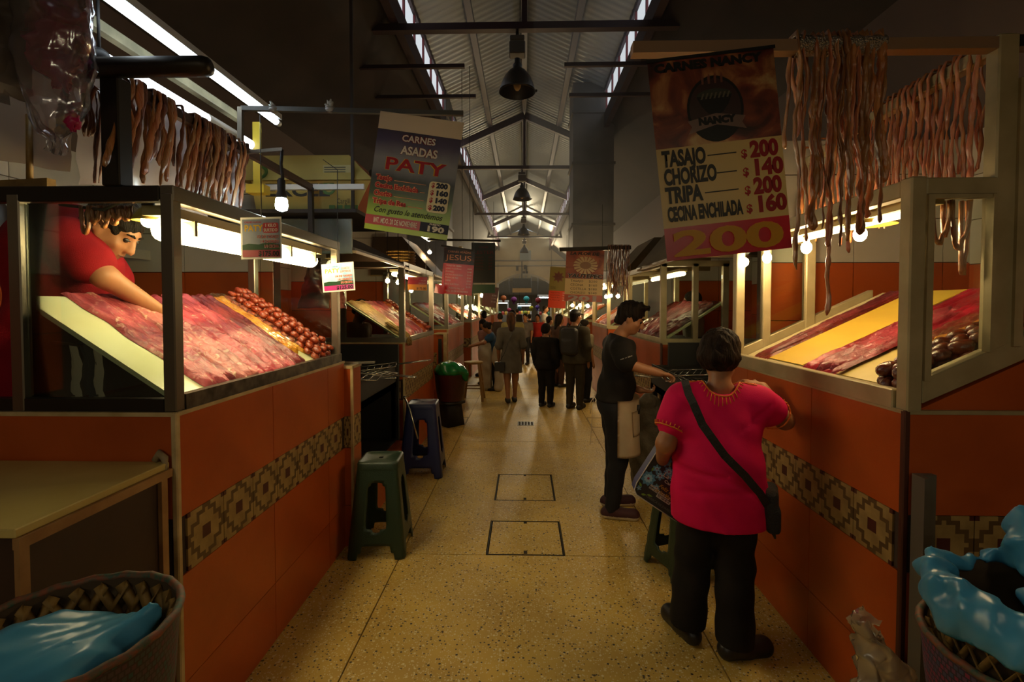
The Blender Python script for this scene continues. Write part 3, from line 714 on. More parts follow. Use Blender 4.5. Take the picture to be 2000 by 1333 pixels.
# partitions between stalls
def partition(x0, x1, y, zb, zt, nm):
    q = B(); q.bb(x0, x1, y, y + .1, 0, zt); o = struct(nm, q, GROUT); inv = W(o).inverted()
    for m_, za, ze, hh in ((ORANGE, zb - .8, zb, .4), (WHITE_T, zb, zt, .3)):
        z = za
        while z < ze - .02:
            x = x0; h2 = min(hh, ze - z)
            while x < x1 - .02:
                w2 = min(.6, x1 - x); q = B(); q.bb(x + .003, x + w2 - .003, y - .012, y, z + .003, z + h2 - .003); q.done('tile', m_, o); x += .6
            z += hh
partition(1.66, 3.05, 3.42, 1.915, 2.75, 'wall_right_partition')
partition(-3.25, -1.95, 3.75, 1.88, 2.6, 'wall_left_partition')
partition(2.0, 3.05, 6.6, 1.95, 2.75, 'wall_right_partition')
partition(-3.25, -1.9, 6.7, 1.95, 2.7, 'wall_left_partition')
# ================================================= lamps
TUBE = glow('cool_tube', (.80, .92, 1.0), 9)
TUBE2 = glow('cool_tube_dim', (.85, .93, 1.0), 3)
TUBEW = glow('warm_white_diffuser', (1, .80, .40), 22)
# fluorescent diffuser under the front rail of the left case
t = root('fluorescent_light', 'glowing warm fluorescent diffuser under the top rail of the left meat case', 'light', (-1.31, 2.35, 1.9))
q = B(); q.tube([(-1.31, 1.72, 1.895), (-1.31, 1.735, 1.895), (-1.31, 2.96, 1.895), (-1.31, 2.985, 1.895), (-1.31, 3.0, 1.895)], [.018, .042, .042, .034, .012], 14); q.done('diffuser', TUBEW, t)
q = B(); q.bb(-1.355, -1.265, 1.70, 3.02, 1.94, 1.975); q.done('housing', mat('lamp_housing', S('b8a67a'), .5), t)
for y in (1.85, 2.25, 2.62, 2.93): q = B(); q.bb(-1.356, -1.262, y - .008, y + .008, 1.885, 1.945); q.done('clip', mat('clip_plastic', S('8a7a52'), .5), t)
def cone_lamp(c, lab, name='reflector_lamp', sc=.62):
    t = root(name, lab, 'lamp', c); c = Vector(c); P_ = lambda pr: [(a * sc, b_ * sc) for a, b_ in pr]
    q = B(); q.lathe(c, P_([(.012, .075), (.03, .07), (.05, .05), (.075, .012), (.085, -.01), (.083, -.012), (.07, .01), (.03, .05)]), 20); q.done('shade', mat('yellowed_shade', S('b59a45'), .4, trans=0), t)
    q = B(); q.lathe(c, P_([(.012, .13), (.03, .125), (.034, .08), (.03, .07)]), 14); q.done('socket', BLACK, t)
    q = B(); q.ball(c + Vector((0, 0, -.008)), .024, 12); q.done('bulb', glow('reflector_bulb', (1, .8, .42), 90), t)
cone_lamp(U(290, 428, Y=1.76), 'small yellowed reflector lamp above the head of the man in red')
q = B(); q.tube([(-1.36, 1.70, 2.02), (-1.42, 1.71, 2.0), (-1.52, 1.73, 1.965), (-1.7, 1.75, 1.99)], .006, 6); tag(q.done('lamp_cable', RUB), 'black cable running to the small reflector lamp in the left case', 'cable')
# upper bare tube fixture and its battens
t = root('fluorescent_light', 'bright bluish tube light high over the near stall, upper left', 'light', (-1.6, 2.3, 2.81))
q = B(); q.tube([(-1.6, 1.5, 2.805), (-1.6, 3.13, 2.805)], .019, 12); q.done('tube', TUBE, t)
q = B(); q.cyl((-1.6, 3.13, 2.805), (-1.6, 3.17, 2.805), .021, .018, 12); q.done('end_cap', mat('white_cap', S('cfd2cf'), .4), t)
q = B(); q.bb(-1.625, -1.575, 1.4, 3.16, 2.826, 2.86); q.done('batten', mat('lamp_housing_white', S('a5a7a8'), .5), t)
q = B(); q.bar((-1.80, 1.5, 2.80), (-1.80, 3.08, 2.80), .04, .045); tag(q.done('wooden_batten', mat('pale_batten', S('8f8868'), .6, col2=S('6f6a50'), noise_scale=8)), 'long pale batten beside the bright tube light high over the near stall', 'batten')
t = root('yellow_bracket', 'yellow steel hanger strap standing on the white shelf rail', 'bracket', (-1.71, 3.10, 2.40))
q = B(); q.bar((-1.71, 3.10, 2.37), (-1.71, 3.10, 2.79), .045, .02); q.done('strap', mat('yellow_paint', S('b7a132'), .5), t); q = B(); q.bb(-1.765, -1.65, 3.06, 3.14, 2.335, 2.39); q.done('foot', mat('yellow_paint', S('b7a132'), .5), t)
# translucent covered tube with black end cap, hung on a cable
t = root('tube_lamp', 'white covered tube lamp with black end cap hanging on a cable behind the meat strips', 'lamp', (-1.75, 2.5, 2.63))
A0, A1 = Vector((-1.75, 1.99, 2.645)), Vector((-1.75, 3.10, 2.645))
def at(u): return A0.lerp(A1, u)
q = B(); q.tube([at(.02), at(.62)], .030, 14); q.tube([at(.82), at(.99)], .032, 14); q.done('tube', TUBE2, t)
q = B(); q.tube([at(.60), at(.83)], .034, 14); q.done('sleeve', mat('grey_sleeve', S('8a8072'), .5), t)
q = B(); q.ball(at(0), (.036, .045, .036), 14); q.ball(at(0) + Vector((-.05, -.02, .02)), .018, 10); q.done('end_cap', RUB, t)
q = B(); q.ball(at(1.0), (.034, .04, .034), 14); q.done('end_cap', mat('white_cap', S('cfd2cf'), .4), t)
q = B(); q.tube([at(.0) + Vector((0, 0, .02)), (-1.752, 1.99, 2.85), (-1.74, 1.99, 3.2), (-1.745, 1.99, 3.9)], .006, 6); q.done('cable', RUB, t)
# LED bulb on a small arm
t = root('hanging_bulb', 'white LED bulb in a black socket hanging over the left meat case', 'light bulb', (-1.215, 2.42, 2.12))
c = U(550, 398, Y=2.42)
q = B(); q.bar(U(478, 298, Y=2.42), U(552, 292, Y=2.42), .016, .016); q.done('arm', STEEL, t)
q = B(); q.tube([U(551, 293, Y=2.42), U(549, 320, Y=2.42), U(552, 345, Y=2.42), c + Vector((0, 0, .075))], [.008, .008, .009, .012], 8); q.done('cable', RUB, t)
q = B(); q.lathe(c, [(.012, .125), (.019, .115), (.019, .06), (.026, .04), (.024, .025)], 14); q.done('socket', RUB, t)
q = B(); q.lathe(c, [(.018, .04), (.027, .02), (.030, -.01), (.026, -.03), (.010, -.038), (.0, -.039)], 14); q.done('bulb', glow('led_bulb', (.75, .95, .95), 60), t)
# warm bulbs of the near right case
for i, (px, py, yy) in enumerate(((1680, 458, 2.17), (1575, 484, 2.59), (1498, 504, 3.0))):
    c = U(px, py, Y=yy)
    t = root('hanging_bulb', ['lit bulb under the yellow shade behind the thickest hanging meat strips', 'bare lit bulb just left of the hanging meat strips', 'bare lit bulb under the lower corner of the 200 price banner'][i], 'light bulb', c, 'warm bulbs of the right case')
    if i == 0: first_bulb = t
    q = B(); q.ball(c, (.026, .026, .032), 14); q.done('bulb', BULBW, t)
    q = B(); q.lathe(c, [(.012, .03), (.016, .04), (.018, .085), (.006, .09)], 12); q.done('socket', mat('white_socket', S('c9c0a5'), .5), t)
    q = B(); q.tube([c + Vector((0, 0, .085)), c + Vector((.02, 0, 2.03 - c.z))], .004, 6); q.done('cord', RUB, t)
c = U(1700, 428, Y=2.17)
q = B(); q.lathe(c, [(.02, .05), (.05, .045), (.085, .01), (.10, -.025), (.098, -.027), (.08, .005), (.045, .035)], 24)
q.done('lamp_shade', mat('yellowed_shade', S('b59a45'), .4), first_bulb)
# white tube housing under the right front rail
t = root('fluorescent_light', 'white lamp housing under the top rail of the right meat case', 'light', (1.47, 2.4, 1.98))
q = B(); q.bb(1.43, 1.51, 1.80, 3.08, 1.985, 2.02); q.done('housing', mat('lamp_housing_cream', S('e0d2a4'), .45), t)
q = B(); q.tube([(1.47, 1.84, 1.972), (1.47, 3.05, 1.972)], .013, 10); q.done('tube', glow('warm_tube', (1, .8, .42), 5), t)

# lamps of the farther stalls
def bulb(c, lab, r=.03, m=None, grp='bare bulbs of the far stalls', cord=.5):
    c = Vector(c); t = root('hanging_bulb', lab, 'light bulb', c, grp)
    q = B(); q.ball(c, r, 10); q.done('bulb', m or BULBFAR, t)
    q = B(); q.tube([c + Vector((0, 0, r)), c + Vector((0, 0, r + .06))], .014, 8); q.tube([c + Vector((0, 0, r + .06)), c + Vector((0, 0, r + cord))], .004, 5); q.done('cord', RUB, t)
FB = [(778, 552, 4.95, 'bare bulb in the second left case, behind the corner post'), (757, 549, 5.05, 'softer bulb left of the corner post of the second left case'), (839, 493, 7.3, 'bare bulb hanging above the wicker stack, left row'), (803, 568, 6.9, 'bulb just under the small red price sign, left row'),
      (911, 601, 11.3, 'bright bulb in the fourth left case behind the smoke'), (926, 603, 11.9, 'second bright bulb in the fourth left case'),
      (1177, 553, 9.0, 'bare bulb at the edge of the flower price banner'), (1184, 580, 7.6, 'bare bulb left of the young man, outermost of three'), (1193, 578, 7.9, 'middle of three bare bulbs above the young man'), (1207, 579, 7.2, 'bare bulb nearest to the hair of the young man'),
      (1118, 597, 12.2, 'bare bulb below the flower banner, leftmost of the low row'), (1133, 597, 11.8, 'bare bulb below the flower banner, second of the low row'), (1148, 598, 11.4, 'bare bulb below the flower banner, third of the low row'), (1090, 592, 16, 'far bare bulb beneath the orange banner')]
for px, py, yy, lab in FB: bulb(U(px, py, Y=yy), lab, .024 if yy < 6 else .028 if yy < 9 else .04)
for i, (x, y, lab) in enumerate(((-1.4, 16, 'bulb of the fifth left stall, far off'), (1.55, 16.3, 'bulb of the fifth right stall, far off'), (-1.5, 20.5, 'bulb of the last left stall, far off'), (1.6, 20.5, 'bulb of the last right stall, far off'))): bulb((x, y, 1.95), lab, .06, BULBFAR)
q = 0
for i, (side, xs, y0, y1) in enumerate((('L', -1.35, 5.0, 6.2), ('L', -1.35, 7.8, 9.4), ('R', 1.62, 5.0, 6.2), ('R', 1.5, 8.1, 9.4))):
    t = root('fluorescent_light', ['tube light of the second left case', 'tube light of the third left case', 'lamp under the hood of the second right case', 'tube light of the third right case'][i], 'light', (xs, (y0 + y1) / 2, 1.95))
    b = B(); b.tube([(xs, y0, 1.945), (xs, y1, 1.945)], .022, 10); b.done('tube', glow('warm_tube_far', (1, .78, .40), 9), t)
    b = B(); b.bb(xs - .04, xs + .04, y0, y1, 1.97, 1.995); b.done('housing', mat('lamp_housing', S('b8a67a'), .5), t)
# pendant lamps on the trusses
for i, y in enumerate(TY):
    yy = y + .05; zr = 4.30
    t = root('pendant_lamp', ['largest bell pendant lamp hanging from the nearest truss', 'second bell pendant lamp along the hall', 'third bell pendant lamp along the hall', 'smallest and farthest bell pendant lamp'][i], 'lamp', (-.09, yy, zr), 'bell pendant lamps down the hall')
    c = Vector((-.09 + .03 * i, yy, zr)); n = 28
    q = B(); q.lathe(c, [(.225, 0), (.232, .004), (.225, .03), (.205, .10), (.165, .19), (.11, .26), (.065, .295), (.05, .31)], n); q.lathe(c, [(.05, .305), (.105, .25), (.155, .185), (.195, .10), (.216, .03), (.222, .002)], n); q.done('shade', mat('bell_shade', S('4a423a'), .35, .7), t)
    q = B(); q.ball(c + Vector((.236, 0, .02)), .018, 8); q.done('knob', STEEL_D, t)
    q = B(); q.lathe(c, [(.05, .30), (.06, .34), (.035, .37), (.035, .42)], 16); q.done('neck', STEEL_D, t)
    q = B(); q.box(c + Vector((0, 0, .53)), (.20, .16, .15)); q.box(c + Vector((0, 0, .65)), (.18, .15, .06)); q.done('ballast_box', mat('ballast_grey', S('5b544b'), .5, .4), t, bevel=.01)
    q = B(); q.tube([c + Vector((0, 0, .68)), c + Vector((0, 0, .76))], .02, 8); q.done('hook', STEEL_D, t)
    q = B(); q.ball(c + Vector((0, 0, .10)), (.05, .05, .08), 12); q.done('bulb', mat('unlit_bulb', S('c9a56a'), .2), t)
# light in the passage beyond the arch
area('passage_tube', (0, 37, 3.7), (0, 0, 0), 3, 8, 130, (1, .93, .82))
area('arch_flood', (-1.2, 29.0, 4.6), (R(-75), 0, 0), .5, .3, 190, (1, .82, .52))
area('arch_flood', (1.2, 29.0, 4.6), (R(-75), 0, 0), .5, .3, 190, (1, .82, .52))
# ================================================= meat, sausages, strips
rnd = random.Random(7)
def nz(*p): return noise.noise(Vector(p))
def meatmat(name, c1, c2, fat, fat_amt=.60, rough=.38, scale=26, stretch=(1, 1, 1)):
    m = bpy.data.materials.new(name); m.use_nodes = True; nt = m.node_tree; p = nt.nodes['Principled BSDF']; L = nt.links.new
    tc = nt.nodes.new('ShaderNodeTexCoord'); mp = nt.nodes.new('ShaderNodeMapping'); mp.inputs['Scale'].default_value = stretch; L(tc.outputs['Object'], mp.inputs[0])
    n = nt.nodes.new('ShaderNodeTexNoise'); n.inputs['Scale'].default_value = scale * .4; n.inputs['Detail'].default_value = 7; n.inputs['Roughness'].default_value = .65; n.inputs['Distortion'].default_value = .8; L(mp.outputs[0], n.inputs['Vector'])
    r = nt.nodes.new('ShaderNodeValToRGB'); e = r.color_ramp.elements; e[0].position = .32; e[0].color = (*c1, 1); e[1].position = .60; e[1].color = (*c2, 1)
    L(n.outputs['Fac'], r.inputs[0])
    n2 = nt.nodes.new('ShaderNodeTexNoise'); n2.inputs['Scale'].default_value = scale; n2.inputs['Detail'].default_value = 8; n2.inputs['Distortion'].default_value = 1.1; L(mp.outputs[0], n2.inputs['Vector'])
    r2 = nt.nodes.new('ShaderNodeValToRGB'); e = r2.color_ramp.elements; fat_amt += .03; e[0].position = fat_amt; e[0].color = (0, 0, 0, 1); e[1].position = fat_amt + .1; e[1].color = (.8, .8, .8, 1); L(n2.outputs['Fac'], r2.inputs[0])
    x = nt.nodes.new('ShaderNodeMixRGB'); x.inputs[2].default_value = (*fat, 1); L(r2.outputs[0], x.inputs[0]); L(r.outputs[0], x.inputs[1]); L(x.outputs[0], p.inputs['Base Color'])
    n3 = nt.nodes.new('ShaderNodeTexNoise'); n3.inputs['Scale'].default_value = scale * .22; n3.inputs['Detail'].default_value = 3; L(tc.outputs['Object'], n3.inputs['Vector'])
    r3 = nt.nodes.new('ShaderNodeValToRGB'); e = r3.color_ramp.elements; e[0].position = .40; e[0].color = (.42, .30, .34, 1); e[1].position = .60; e[1].color = (1, 1, 1, 1); L(n3.outputs['Fac'], r3.inputs[0])
    y = nt.nodes.new('ShaderNodeMixRGB'); y.blend_type = 'MULTIPLY'; y.inputs[0].default_value = .8; L(x.outputs[0], y.inputs[1]); L(r3.outputs[0], y.inputs[2]); L(y.outputs[0], p.inputs['Base Color'])
    b = nt.nodes.new('ShaderNodeBump'); b.inputs['Strength'].default_value = 1.0; b.inputs['Distance'].default_value = .008; L(n2.outputs['Fac'], b.inputs['Height']); L(b.outputs[0], p.inputs['Normal'])
    p.inputs['Roughness'].default_value = rough; p.inputs['Specular IOR Level'].default_value = .6
    return m
MP = [meatmat('pink_beef', S('8a2432'), S('c05a62'), S('dfc0a4'), .56, stretch=(1, 1.6, 1)), meatmat('rose_beef', S('8e2030'), S('bb4a54'), S('dcb49c'), .60), meatmat('pale_beef', S('94343e'), S('c87872'), S('e2cbb0'), .54),
      meatmat('dark_beef', S('5c1d22'), S('8c3a3c'), S('c9a184'), .66), meatmat('crimson_beef', S('8a0f22'), S('b42338'), S('dd9a92'), .68, rough=.3), meatmat('dried_beef', S('4a1812'), S('7a2c20'), S('c49a78'), .66, rough=.3)]
class Tray:
    def __init__(s, side, xa, za, xb, zb): s.s = -1 if side == 'L' else 1; s.a = Vector((s.s * xa, 0, za)); s.b = Vector((s.s * xb, 0, zb)); s.d = (s.b - s.a); s.n = Vector((-s.d.z, 0, s.d.x)).normalized(); s.n = s.n if s.n.z > 0 else -s.n
    def P(s, y, v, h=0):
        p = s.a + s.d * v + s.n * h; p.y = y; return p
TL = Tray('L', 1.235, 1.285, 1.80, 1.655); TR = Tray('R', 1.375, 1.285, 2.25, 1.70)
def sheet(tray, y0, y1, v0, v1, mat_, label, name='meat_sheet', cat='meat', th=.014, seed=0, lift=0, rag=.045, group=None, fold=.016, nu=26, nv=60, skew=0, droop=True, tilt=0):
    q = B()
    def fn(u, v):
        e = min(u, 1 - u, v * 1.6, (1 - v) * 1.6); edge = min(1, e / .06)
        ya = y0 + rag * .5 * nz(v * 5, seed, 1) + skew * v; yb = y1 + rag * .5 * nz(v * 5, seed, 7) + skew * v
        va = v0 + rag * 2.0 * nz(u * 6, seed, 3) + rag * nz(u * 21, seed, 9); vb = v1 + rag * nz(u * 5, seed, 5)
        y = ya + (yb - ya) * u; vv = va + (vb - va) * v
        h = .002 + edge ** .5 * (th + fold * (nz(u * 5 + seed, v * 3, 2) + .5 * nz(u * 13 + seed, v * 9, 4)) + .004 * nz(u * 30, v * 60, seed)) + lift + tilt * u * edge
        p = tray.P(y, vv, max(h, .001))
        if droop and vv < 0: p = tray.P(y, 0, max(h, .001)) + Vector((tray.s * -.25 * -vv * -1 * .0, 0, vv * .5)) + Vector((-tray.s * min(.02, -vv * .5), 0, 0))
        return p
    q.grid(fn, nu, nv)
    o = q.done(name, mat_); return tag(o, label, cat, group)
# left case: wide overlapping sheets of beef, from the near glass to the middle
G1 = 'beef sheets spread on the left tray'
sheet(TL, 1.87, 2.08, .02, 1.03, MP[0], 'pink beef sheet nearest the glass at the near end of the left tray', seed=1, group=G1, th=.016, skew=-.01)
sheet(TL, 2.05, 2.24, .00, 1.02, MP[2], 'pale pink beef sheet second from the near end of the left tray', seed=2, group=G1, lift=.003, th=.02)
sheet(TL, 2.21, 2.41, -.03, 1.0, MP[1], 'rose beef sheet in the middle of the left tray, under the reaching hand', seed=3, group=G1, lift=.004, th=.02)
sheet(TL, 2.38, 2.58, -.03, 1.02, MP[0], 'pink beef sheet with ragged lower edge, third from the chorizo pile', seed=4, group=G1, lift=.004, th=.022)
sheet(TL, 2.55, 2.73, .02, 1.02, MP[3], 'darker beef sheet next to the film wrapped yellow meat in the left case', seed=5, group=G1, lift=.006, th=.02)
YFILM = mat('orange_marinated_meat', S('c27a22'), .16, coat=.6, col2=S('e0ab42'), noise_scale=16, bump=.5, bump_scale=40)
sheet(TL, 2.72, 2.87, .18, 1.02, YFILM, 'glossy yellow orange marinated meat under film beside the chorizo pile, left case', 'marinated_meat', 'meat', seed=6, th=.02, fold=.016, droop=False)
# ribbed sausage link, shared
def link_mesh(name, L_, r, m, seed):
    b = B(); b.ball((0, 0, 0), (L_ / 2, r, r), 12)
    for v in b.bm.verts:
        t = v.co.x / (L_ / 2); k = (1 - t * t) ** .5 if abs(t) < 1 else 0; 
        f = 1 + .16 * t * t; v.co.y *= f; v.co.z *= f; v.co.z += .06 * r * math.sin(3 * t + seed); v.co.y += .10 * r * math.sin(2 * t + seed * 2)
    me = bpy.data.meshes.new(name); b.bm.to_mesh(me); b.bm.free(); me.materials.append(m); return me
CHOR = mat('chorizo_skin', S('7d2a14'), .22, col2=S('a3451f'), noise_scale=60, bump=.25, bump_scale=140, spec=.7)
CHORD = mat('dark_chorizo_skin', S('4c1d10'), .25, col2=S('6e2f17'), noise_scale=40, bump=.2, bump_scale=100, spec=.7)
LINKS = [link_mesh('link', .056, .0175, CHOR, k) for k in range(3)]
LINKD = [link_mesh('link', .082, .026, CHORD, k) for k in range(3)]
def strand(tray, y, h, va, vb, meshes, pitch, label, group, seed, wob=.006, dy=0, name='chorizo_string'):
    r_ = random.Random(seed); L_ = tray.d.length; p0 = tray.P(y, va, h); t = root(name, label, 'sausage', p0, group); inv = W(t).inverted()
    n = int((vb - va) * L_ / pitch); ang = math.atan2(tray.d.z, tray.d.x)
    for i in range(n):
        v = va + (vb - va) * (i + .5) / n
        p = tray.P(y + dy * (v - va) + wob * r_.uniform(-1, 1), v, h + .004 * r_.uniform(-1, 1))
        rot = Matrix.Rotation(r_.uniform(-.28, .28), 3, tray.n) @ Matrix.Rotation(-ang, 3, 'Y')
        o = obj('link', meshes[r_.randrange(3)], t); o.matrix_basis = inv @ Matrix.Translation(p) @ rot.to_4x4() @ Matrix.Rotation(r_.uniform(0, 6), 4, 'X') @ Matrix.Scale(r_.uniform(.9, 1.1), 4)
gc = 'chorizo strings piled in the left case'
k = 0
for layer, (n, ya, yb, h, va, vb) in enumerate(((6, 2.87, 3.085, .018, .0, 1.02), (5, 2.90, 3.08, .045, .03, 1.03), (3, 2.95, 3.05, .072, .12, 1.03))):
    for i in range(n):
        y = ya + (yb - ya) * i / (n - 1)
        strand(TL, y, h, va + .03 * (i % 2), vb, LINKS, .054, 'red brown chorizo string in the ' + ['bottom', 'middle', 'top'][layer] + ' layer of the left pile, ' + ORD[i] + ' from the beef', gc, 10 + k); k += 1
# right case
sheet(TR, 2.86, 3.02, .04, 1.0, MP[5], 'narrow dark dried beef strip nearest the far glass in the right case', seed=11, th=.012, rag=.02, fold=.01, skew=.0)
sheet(TR, 2.90, 2.99, .10, .98, MP[3], 'second dried beef piece lying on the narrow dark strip in the right case', seed=21, th=.012, rag=.02, fold=.012, lift=.012, nu=14)
q = B(); q.poly([TR.P(2.52, .06, .003), TR.P(2.86, .06, .003), TR.P(2.86, .99, .003), TR.P(2.52, .99, .003)], 0, TR.n * .004)
tag(q.done('yellow_liner', mat('yellow_liner', S('d9b53c'), .45, col2=S('cda63a'), noise_scale=5, stretch=(1, .4, 1))), 'bare yellow liner sheet in the middle of the right tray', 'liner')
q = B(); q.poly([TR.P(1.98, .05, .002), TR.P(2.26, .05, .002), TR.P(2.26, .5, .002), TR.P(1.98, .5, .002)], 0, TR.n * .004)
tag(q.done('cream_liner', mat('cream_liner', S('d8c47c'), .35, col2=S('cbb56a'), noise_scale=6)), 'pale cream liner sheet between the crimson beef and the dark sausages, right case', 'liner')
sheet(TR, 2.24, 2.48, .03, 1.0, MP[4], 'crimson beef sheet in the middle of the right tray', seed=12, th=.02, rag=.05, fold=.016, group='crimson beef in the right case')
sheet(TR, 2.20, 2.40, .06, .72, MP[1], 'folded brighter beef piece lying on the crimson sheet, right case', seed=13, th=.018, rag=.05, fold=.02, lift=.018, group='crimson beef in the right case')
sheet(TR, 2.08, 2.24, .42, 1.02, MP[4], 'crimson beef sheet high on the right tray behind the post', seed=15, th=.03, rag=.04, fold=.02, lift=.01, group='crimson beef in the right case')
sheet(TR, 1.93, 2.10, .40, 1.03, YFILM, 'glossy orange marinated meat under film behind the near glass, right case', 'marinated_meat', 'meat', seed=14, th=.03, fold=.02, droop=False)
CF = film('crinkled_film', (.9, .7, .4), .93, .16, .0)
q = B(); q.grid(lambda u, v: TR.P(1.90 + .2 * u, .30 + .72 * v, .055 + .016 * nz(u * 6, v * 14, 3) + .008 * nz(u * 17, v * 30, 8)), 24, 60); tag(q.done('plastic_film', CF), 'crinkled clear film over the orange marinated meat in the right case', 'plastic film')
q = B(); q.grid(lambda u, v: TL.P(2.715 + .16 * u, .20 + .82 * v, .034 + .010 * nz(u * 6, v * 14, 5) + .006 * nz(u * 17, v * 30, 2)), 20, 56); tag(q.done('plastic_film', film('crinkled_film_thin', (.9, .75, .45), .95, .2, 0)), 'crinkled clear film over the yellow orange meat in the left case', 'plastic film')
k = 0
for layer, (ys, h, va, vb) in enumerate((((1.80, 1.845, 1.89, 1.935), .026, .0, .98), ((1.825, 1.87, 1.915), .068, .03, .95))):
    for i, y in enumerate(ys):
        strand(TR, y, h, va + .02 * (i % 2), vb, LINKD, .074, 'dark sausage string, ' + ['bottom', 'top'][layer] + ' layer of the right heap, ' + ORD[i] + ' from the pane', 'dark sausage strings in the right case', 60 + k, .008, name='sausage_string'); k += 1
# heap of second layer sausages seen beyond the tall post is part of the same strings; meat on the far trays
def far_meat(side, xf, y0, y1, kinds, i0, row):
    tr = Tray(side, xf + .04, 1.287, xf + .60, 1.655); n = len(kinds); w_ = (y1 - y0 - .2) / n
    for i, m in enumerate(kinds):
        a = y0 + .1 + w_ * i
        sheet(tr, a, a + w_ * 1.02, .0, 1.0, m, ['first', 'second', 'third', 'fourth'][i] + ' sheet of meat from the camera in the ' + row, seed=i0 + i, th=.03, fold=.03, rag=.05, nu=14, nv=26, group='meat in the ' + row)
        if m in (MP[1], MP[3], MP[2]) and y0 < 8: pass
ROWM = meatmat('red_strip_meat', S('6f1822'), S('b34a4e'), S('e0b8a0'), .60, stretch=(1, 5, 1))
YROW = meatmat('fatty_yellow_meat', S('8a6a35'), S('c3a468'), S('e8d7a6'), .55, stretch=(1, 4, 1))
CHR = mat('chorizo_orange', S('9a3a14'), .25, col2=S('c05a24'), noise_scale=30, bump=.8, bump_scale=60)
far_meat('L', 1.205, 4.83, 6.40, [YROW, MP[2], MP[1], CHR], 31, 'second left case')
far_meat('L', 1.205, 7.6, 9.6, [MP[5], MP[1], MP[2], MP[5]], 41, 'third left case')
far_meat('L', 1.205, 11.0, 13.2, [CHR, MP[2], CHR], 51, 'fourth left case')
far_meat('R', 1.345, 4.80, 6.36, [MP[5], ROWM, ROWM, MP[5]], 61, 'second right case')
far_meat('R', 1.345, 7.9, 9.6, [ROWM, MP[2], CHR], 71, 'third right case')
far_meat('R', 1.345, 11.4, 13.4, [CHR, MP[2], ROWM], 81, 'fourth right case')
# strings of chorizo at the aisle edge of the second left case
for i in range(3):
    tr = Tray('L', 1.245, 1.287, 1.80, 1.655); strand(tr, 6.18 + .06 * i, .05, 0, 1, LINKS, .05, 'orange chorizo string at the far end of the second left case, ' + ORD[i] + ' going away', 'chorizo strings in the second left case', 200 + i)
# palm string tangle hanging over the sill of the second left case
q = B(); r_ = random.Random(3)
for i in range(26):
    y = 4.9 + r_.uniform(0, .16); p = [TL.P(y + r_.uniform(-.02, .02), v, .03 + r_.uniform(0, .02)) for v in (.35, .2, .08, .0)]
    p += [Vector((-1.185 + r_.uniform(0, .02), y + r_.uniform(-.02, .02), 1.26 - .05 * r_.random())), Vector((-1.18, y + r_.uniform(-.03, .03), 1.20 + .06 * r_.random()))]
    q.tube(p, .004, 4)
tag(q.done('fibre_bundle', mat('straw_fibre', S('9c8243'), .7, col2=S('7a6230'), noise_scale=20)), 'tangle of straw coloured tripe strings over the sill of the second left case', 'tripe', kind='stuff')

# ---- hanging strips
def stripmat(name, a, b_, sss=.25, rough=.3):
    return mat(name, a, rough, col2=b_, noise_scale=30, bump=.5, bump_scale=70, stretch=(1, 1, .25), sss=sss, spec=.6)
SM = [stripmat('tripe_brown', S('7a4c2a'), S('a87848')), stripmat('tripe_pink', S('9a5638'), S('bd8558')), stripmat('tripe_dark', S('4e2a1c'), S('7c4a30'))]
SMR = [stripmat('tripe_rose', S('a95a3c'), S('d39468'), .35), stripmat('tripe_amber', S('9a5630'), S('c98a50'), .35)]
def strip(top, length, w_, m, label, group, seed, over=None, lean=(0, 0), wob=.012, flat=.42, n=26, back=.5, tip=.5, name='tripe_strip'):
    """a strip draped over a rail: short tail behind, long tail in front; over = (vector across the rail, half width of rail)"""
    r_ = random.Random(seed); pts = []; rad = []; top = Vector(top)
    ax = over if over is not None else Vector((0, .03, 0)); lb = length * back; ph = r_.uniform(0, 9)
    m0 = max(3, int(n * back))
    for i in range(m0, 0, -1):
        t = i / m0; z = -lb * t; pts.append(top - ax * (1 + .15 * t) + Vector((wob * nz(t * 4 * back, ph, 1) + lean[0] * -z, wob * nz(t * 4, ph, 2), z)))
        rad.append(w_ * (.75 + .5 * nz(t * 6, ph, 3)) * (1 if i < m0 else .5))
    pts.append(top - ax * .7 + Vector((0, 0, .022))); rad.append(w_ * .8)
    pts.append(top + ax * .7 + Vector((0, 0, .022))); rad.append(w_ * .8)
    for i in range(1, n + 1):
        t = i / n; z = -length * t; k = length * 5
        pts.append(top + ax * (1 + .15 * t) + Vector((wob * (nz(t * k, ph, 5) + .4 * nz(t * k * 3, ph, 15)) + lean[0] * -z, wob * nz(t * k, ph, 6) + lean[1] * -z, z)))
        rad.append(w_ * (.80 + .5 * nz(t * k * 1.6, ph, 7) + .55 * nz(t * k * 6, ph, 8)) * (1 if i < n else tip))
    q = B(); q.tube(pts, [max(.003, x) for x in rad], 8, flat=flat, twist=.12 * r_.uniform(-1, 1))
    return tag(q.done(name, m), label, 'hanging meat', group)
# left rail strips (rail runs along Y at X=-1.41)
t = root('meat_rail', 'dark steel hanging frame with round ended arm above the left meat case', 'rail', (-1.41, 2.3, 2.03))
q = B(); q.bar((-1.41, 1.665, 2.03), (-1.41, 1.665, 2.40), .065, .06); q.done('post', STEEL_D, t, bevel=.004)
q = B(); q.bar((-1.41, 1.665, 2.40), (-1.41, 3.2, 2.40), .028, .038); q.done('rail', mat('rail_brown', S('5b463c'), .4, .6), t)
q = B(); q.bar((-1.41, 3.2, 2.40), (-1.41, 3.2, 2.0), .03, .03); q.done('post', STEEL_D, t)
q = B(); q.tube([(-1.62, 1.635, 2.425), (-1.08, 1.635, 2.425), (-1.06, 1.635, 2.425), (-1.052, 1.635, 2.425)], [.034, .034, .028, .012], 14); q.done('arm', STEEL_D, t)
c0 = U(470, 296, Y=2.42); c1 = U(470, 210, Y=2.42)
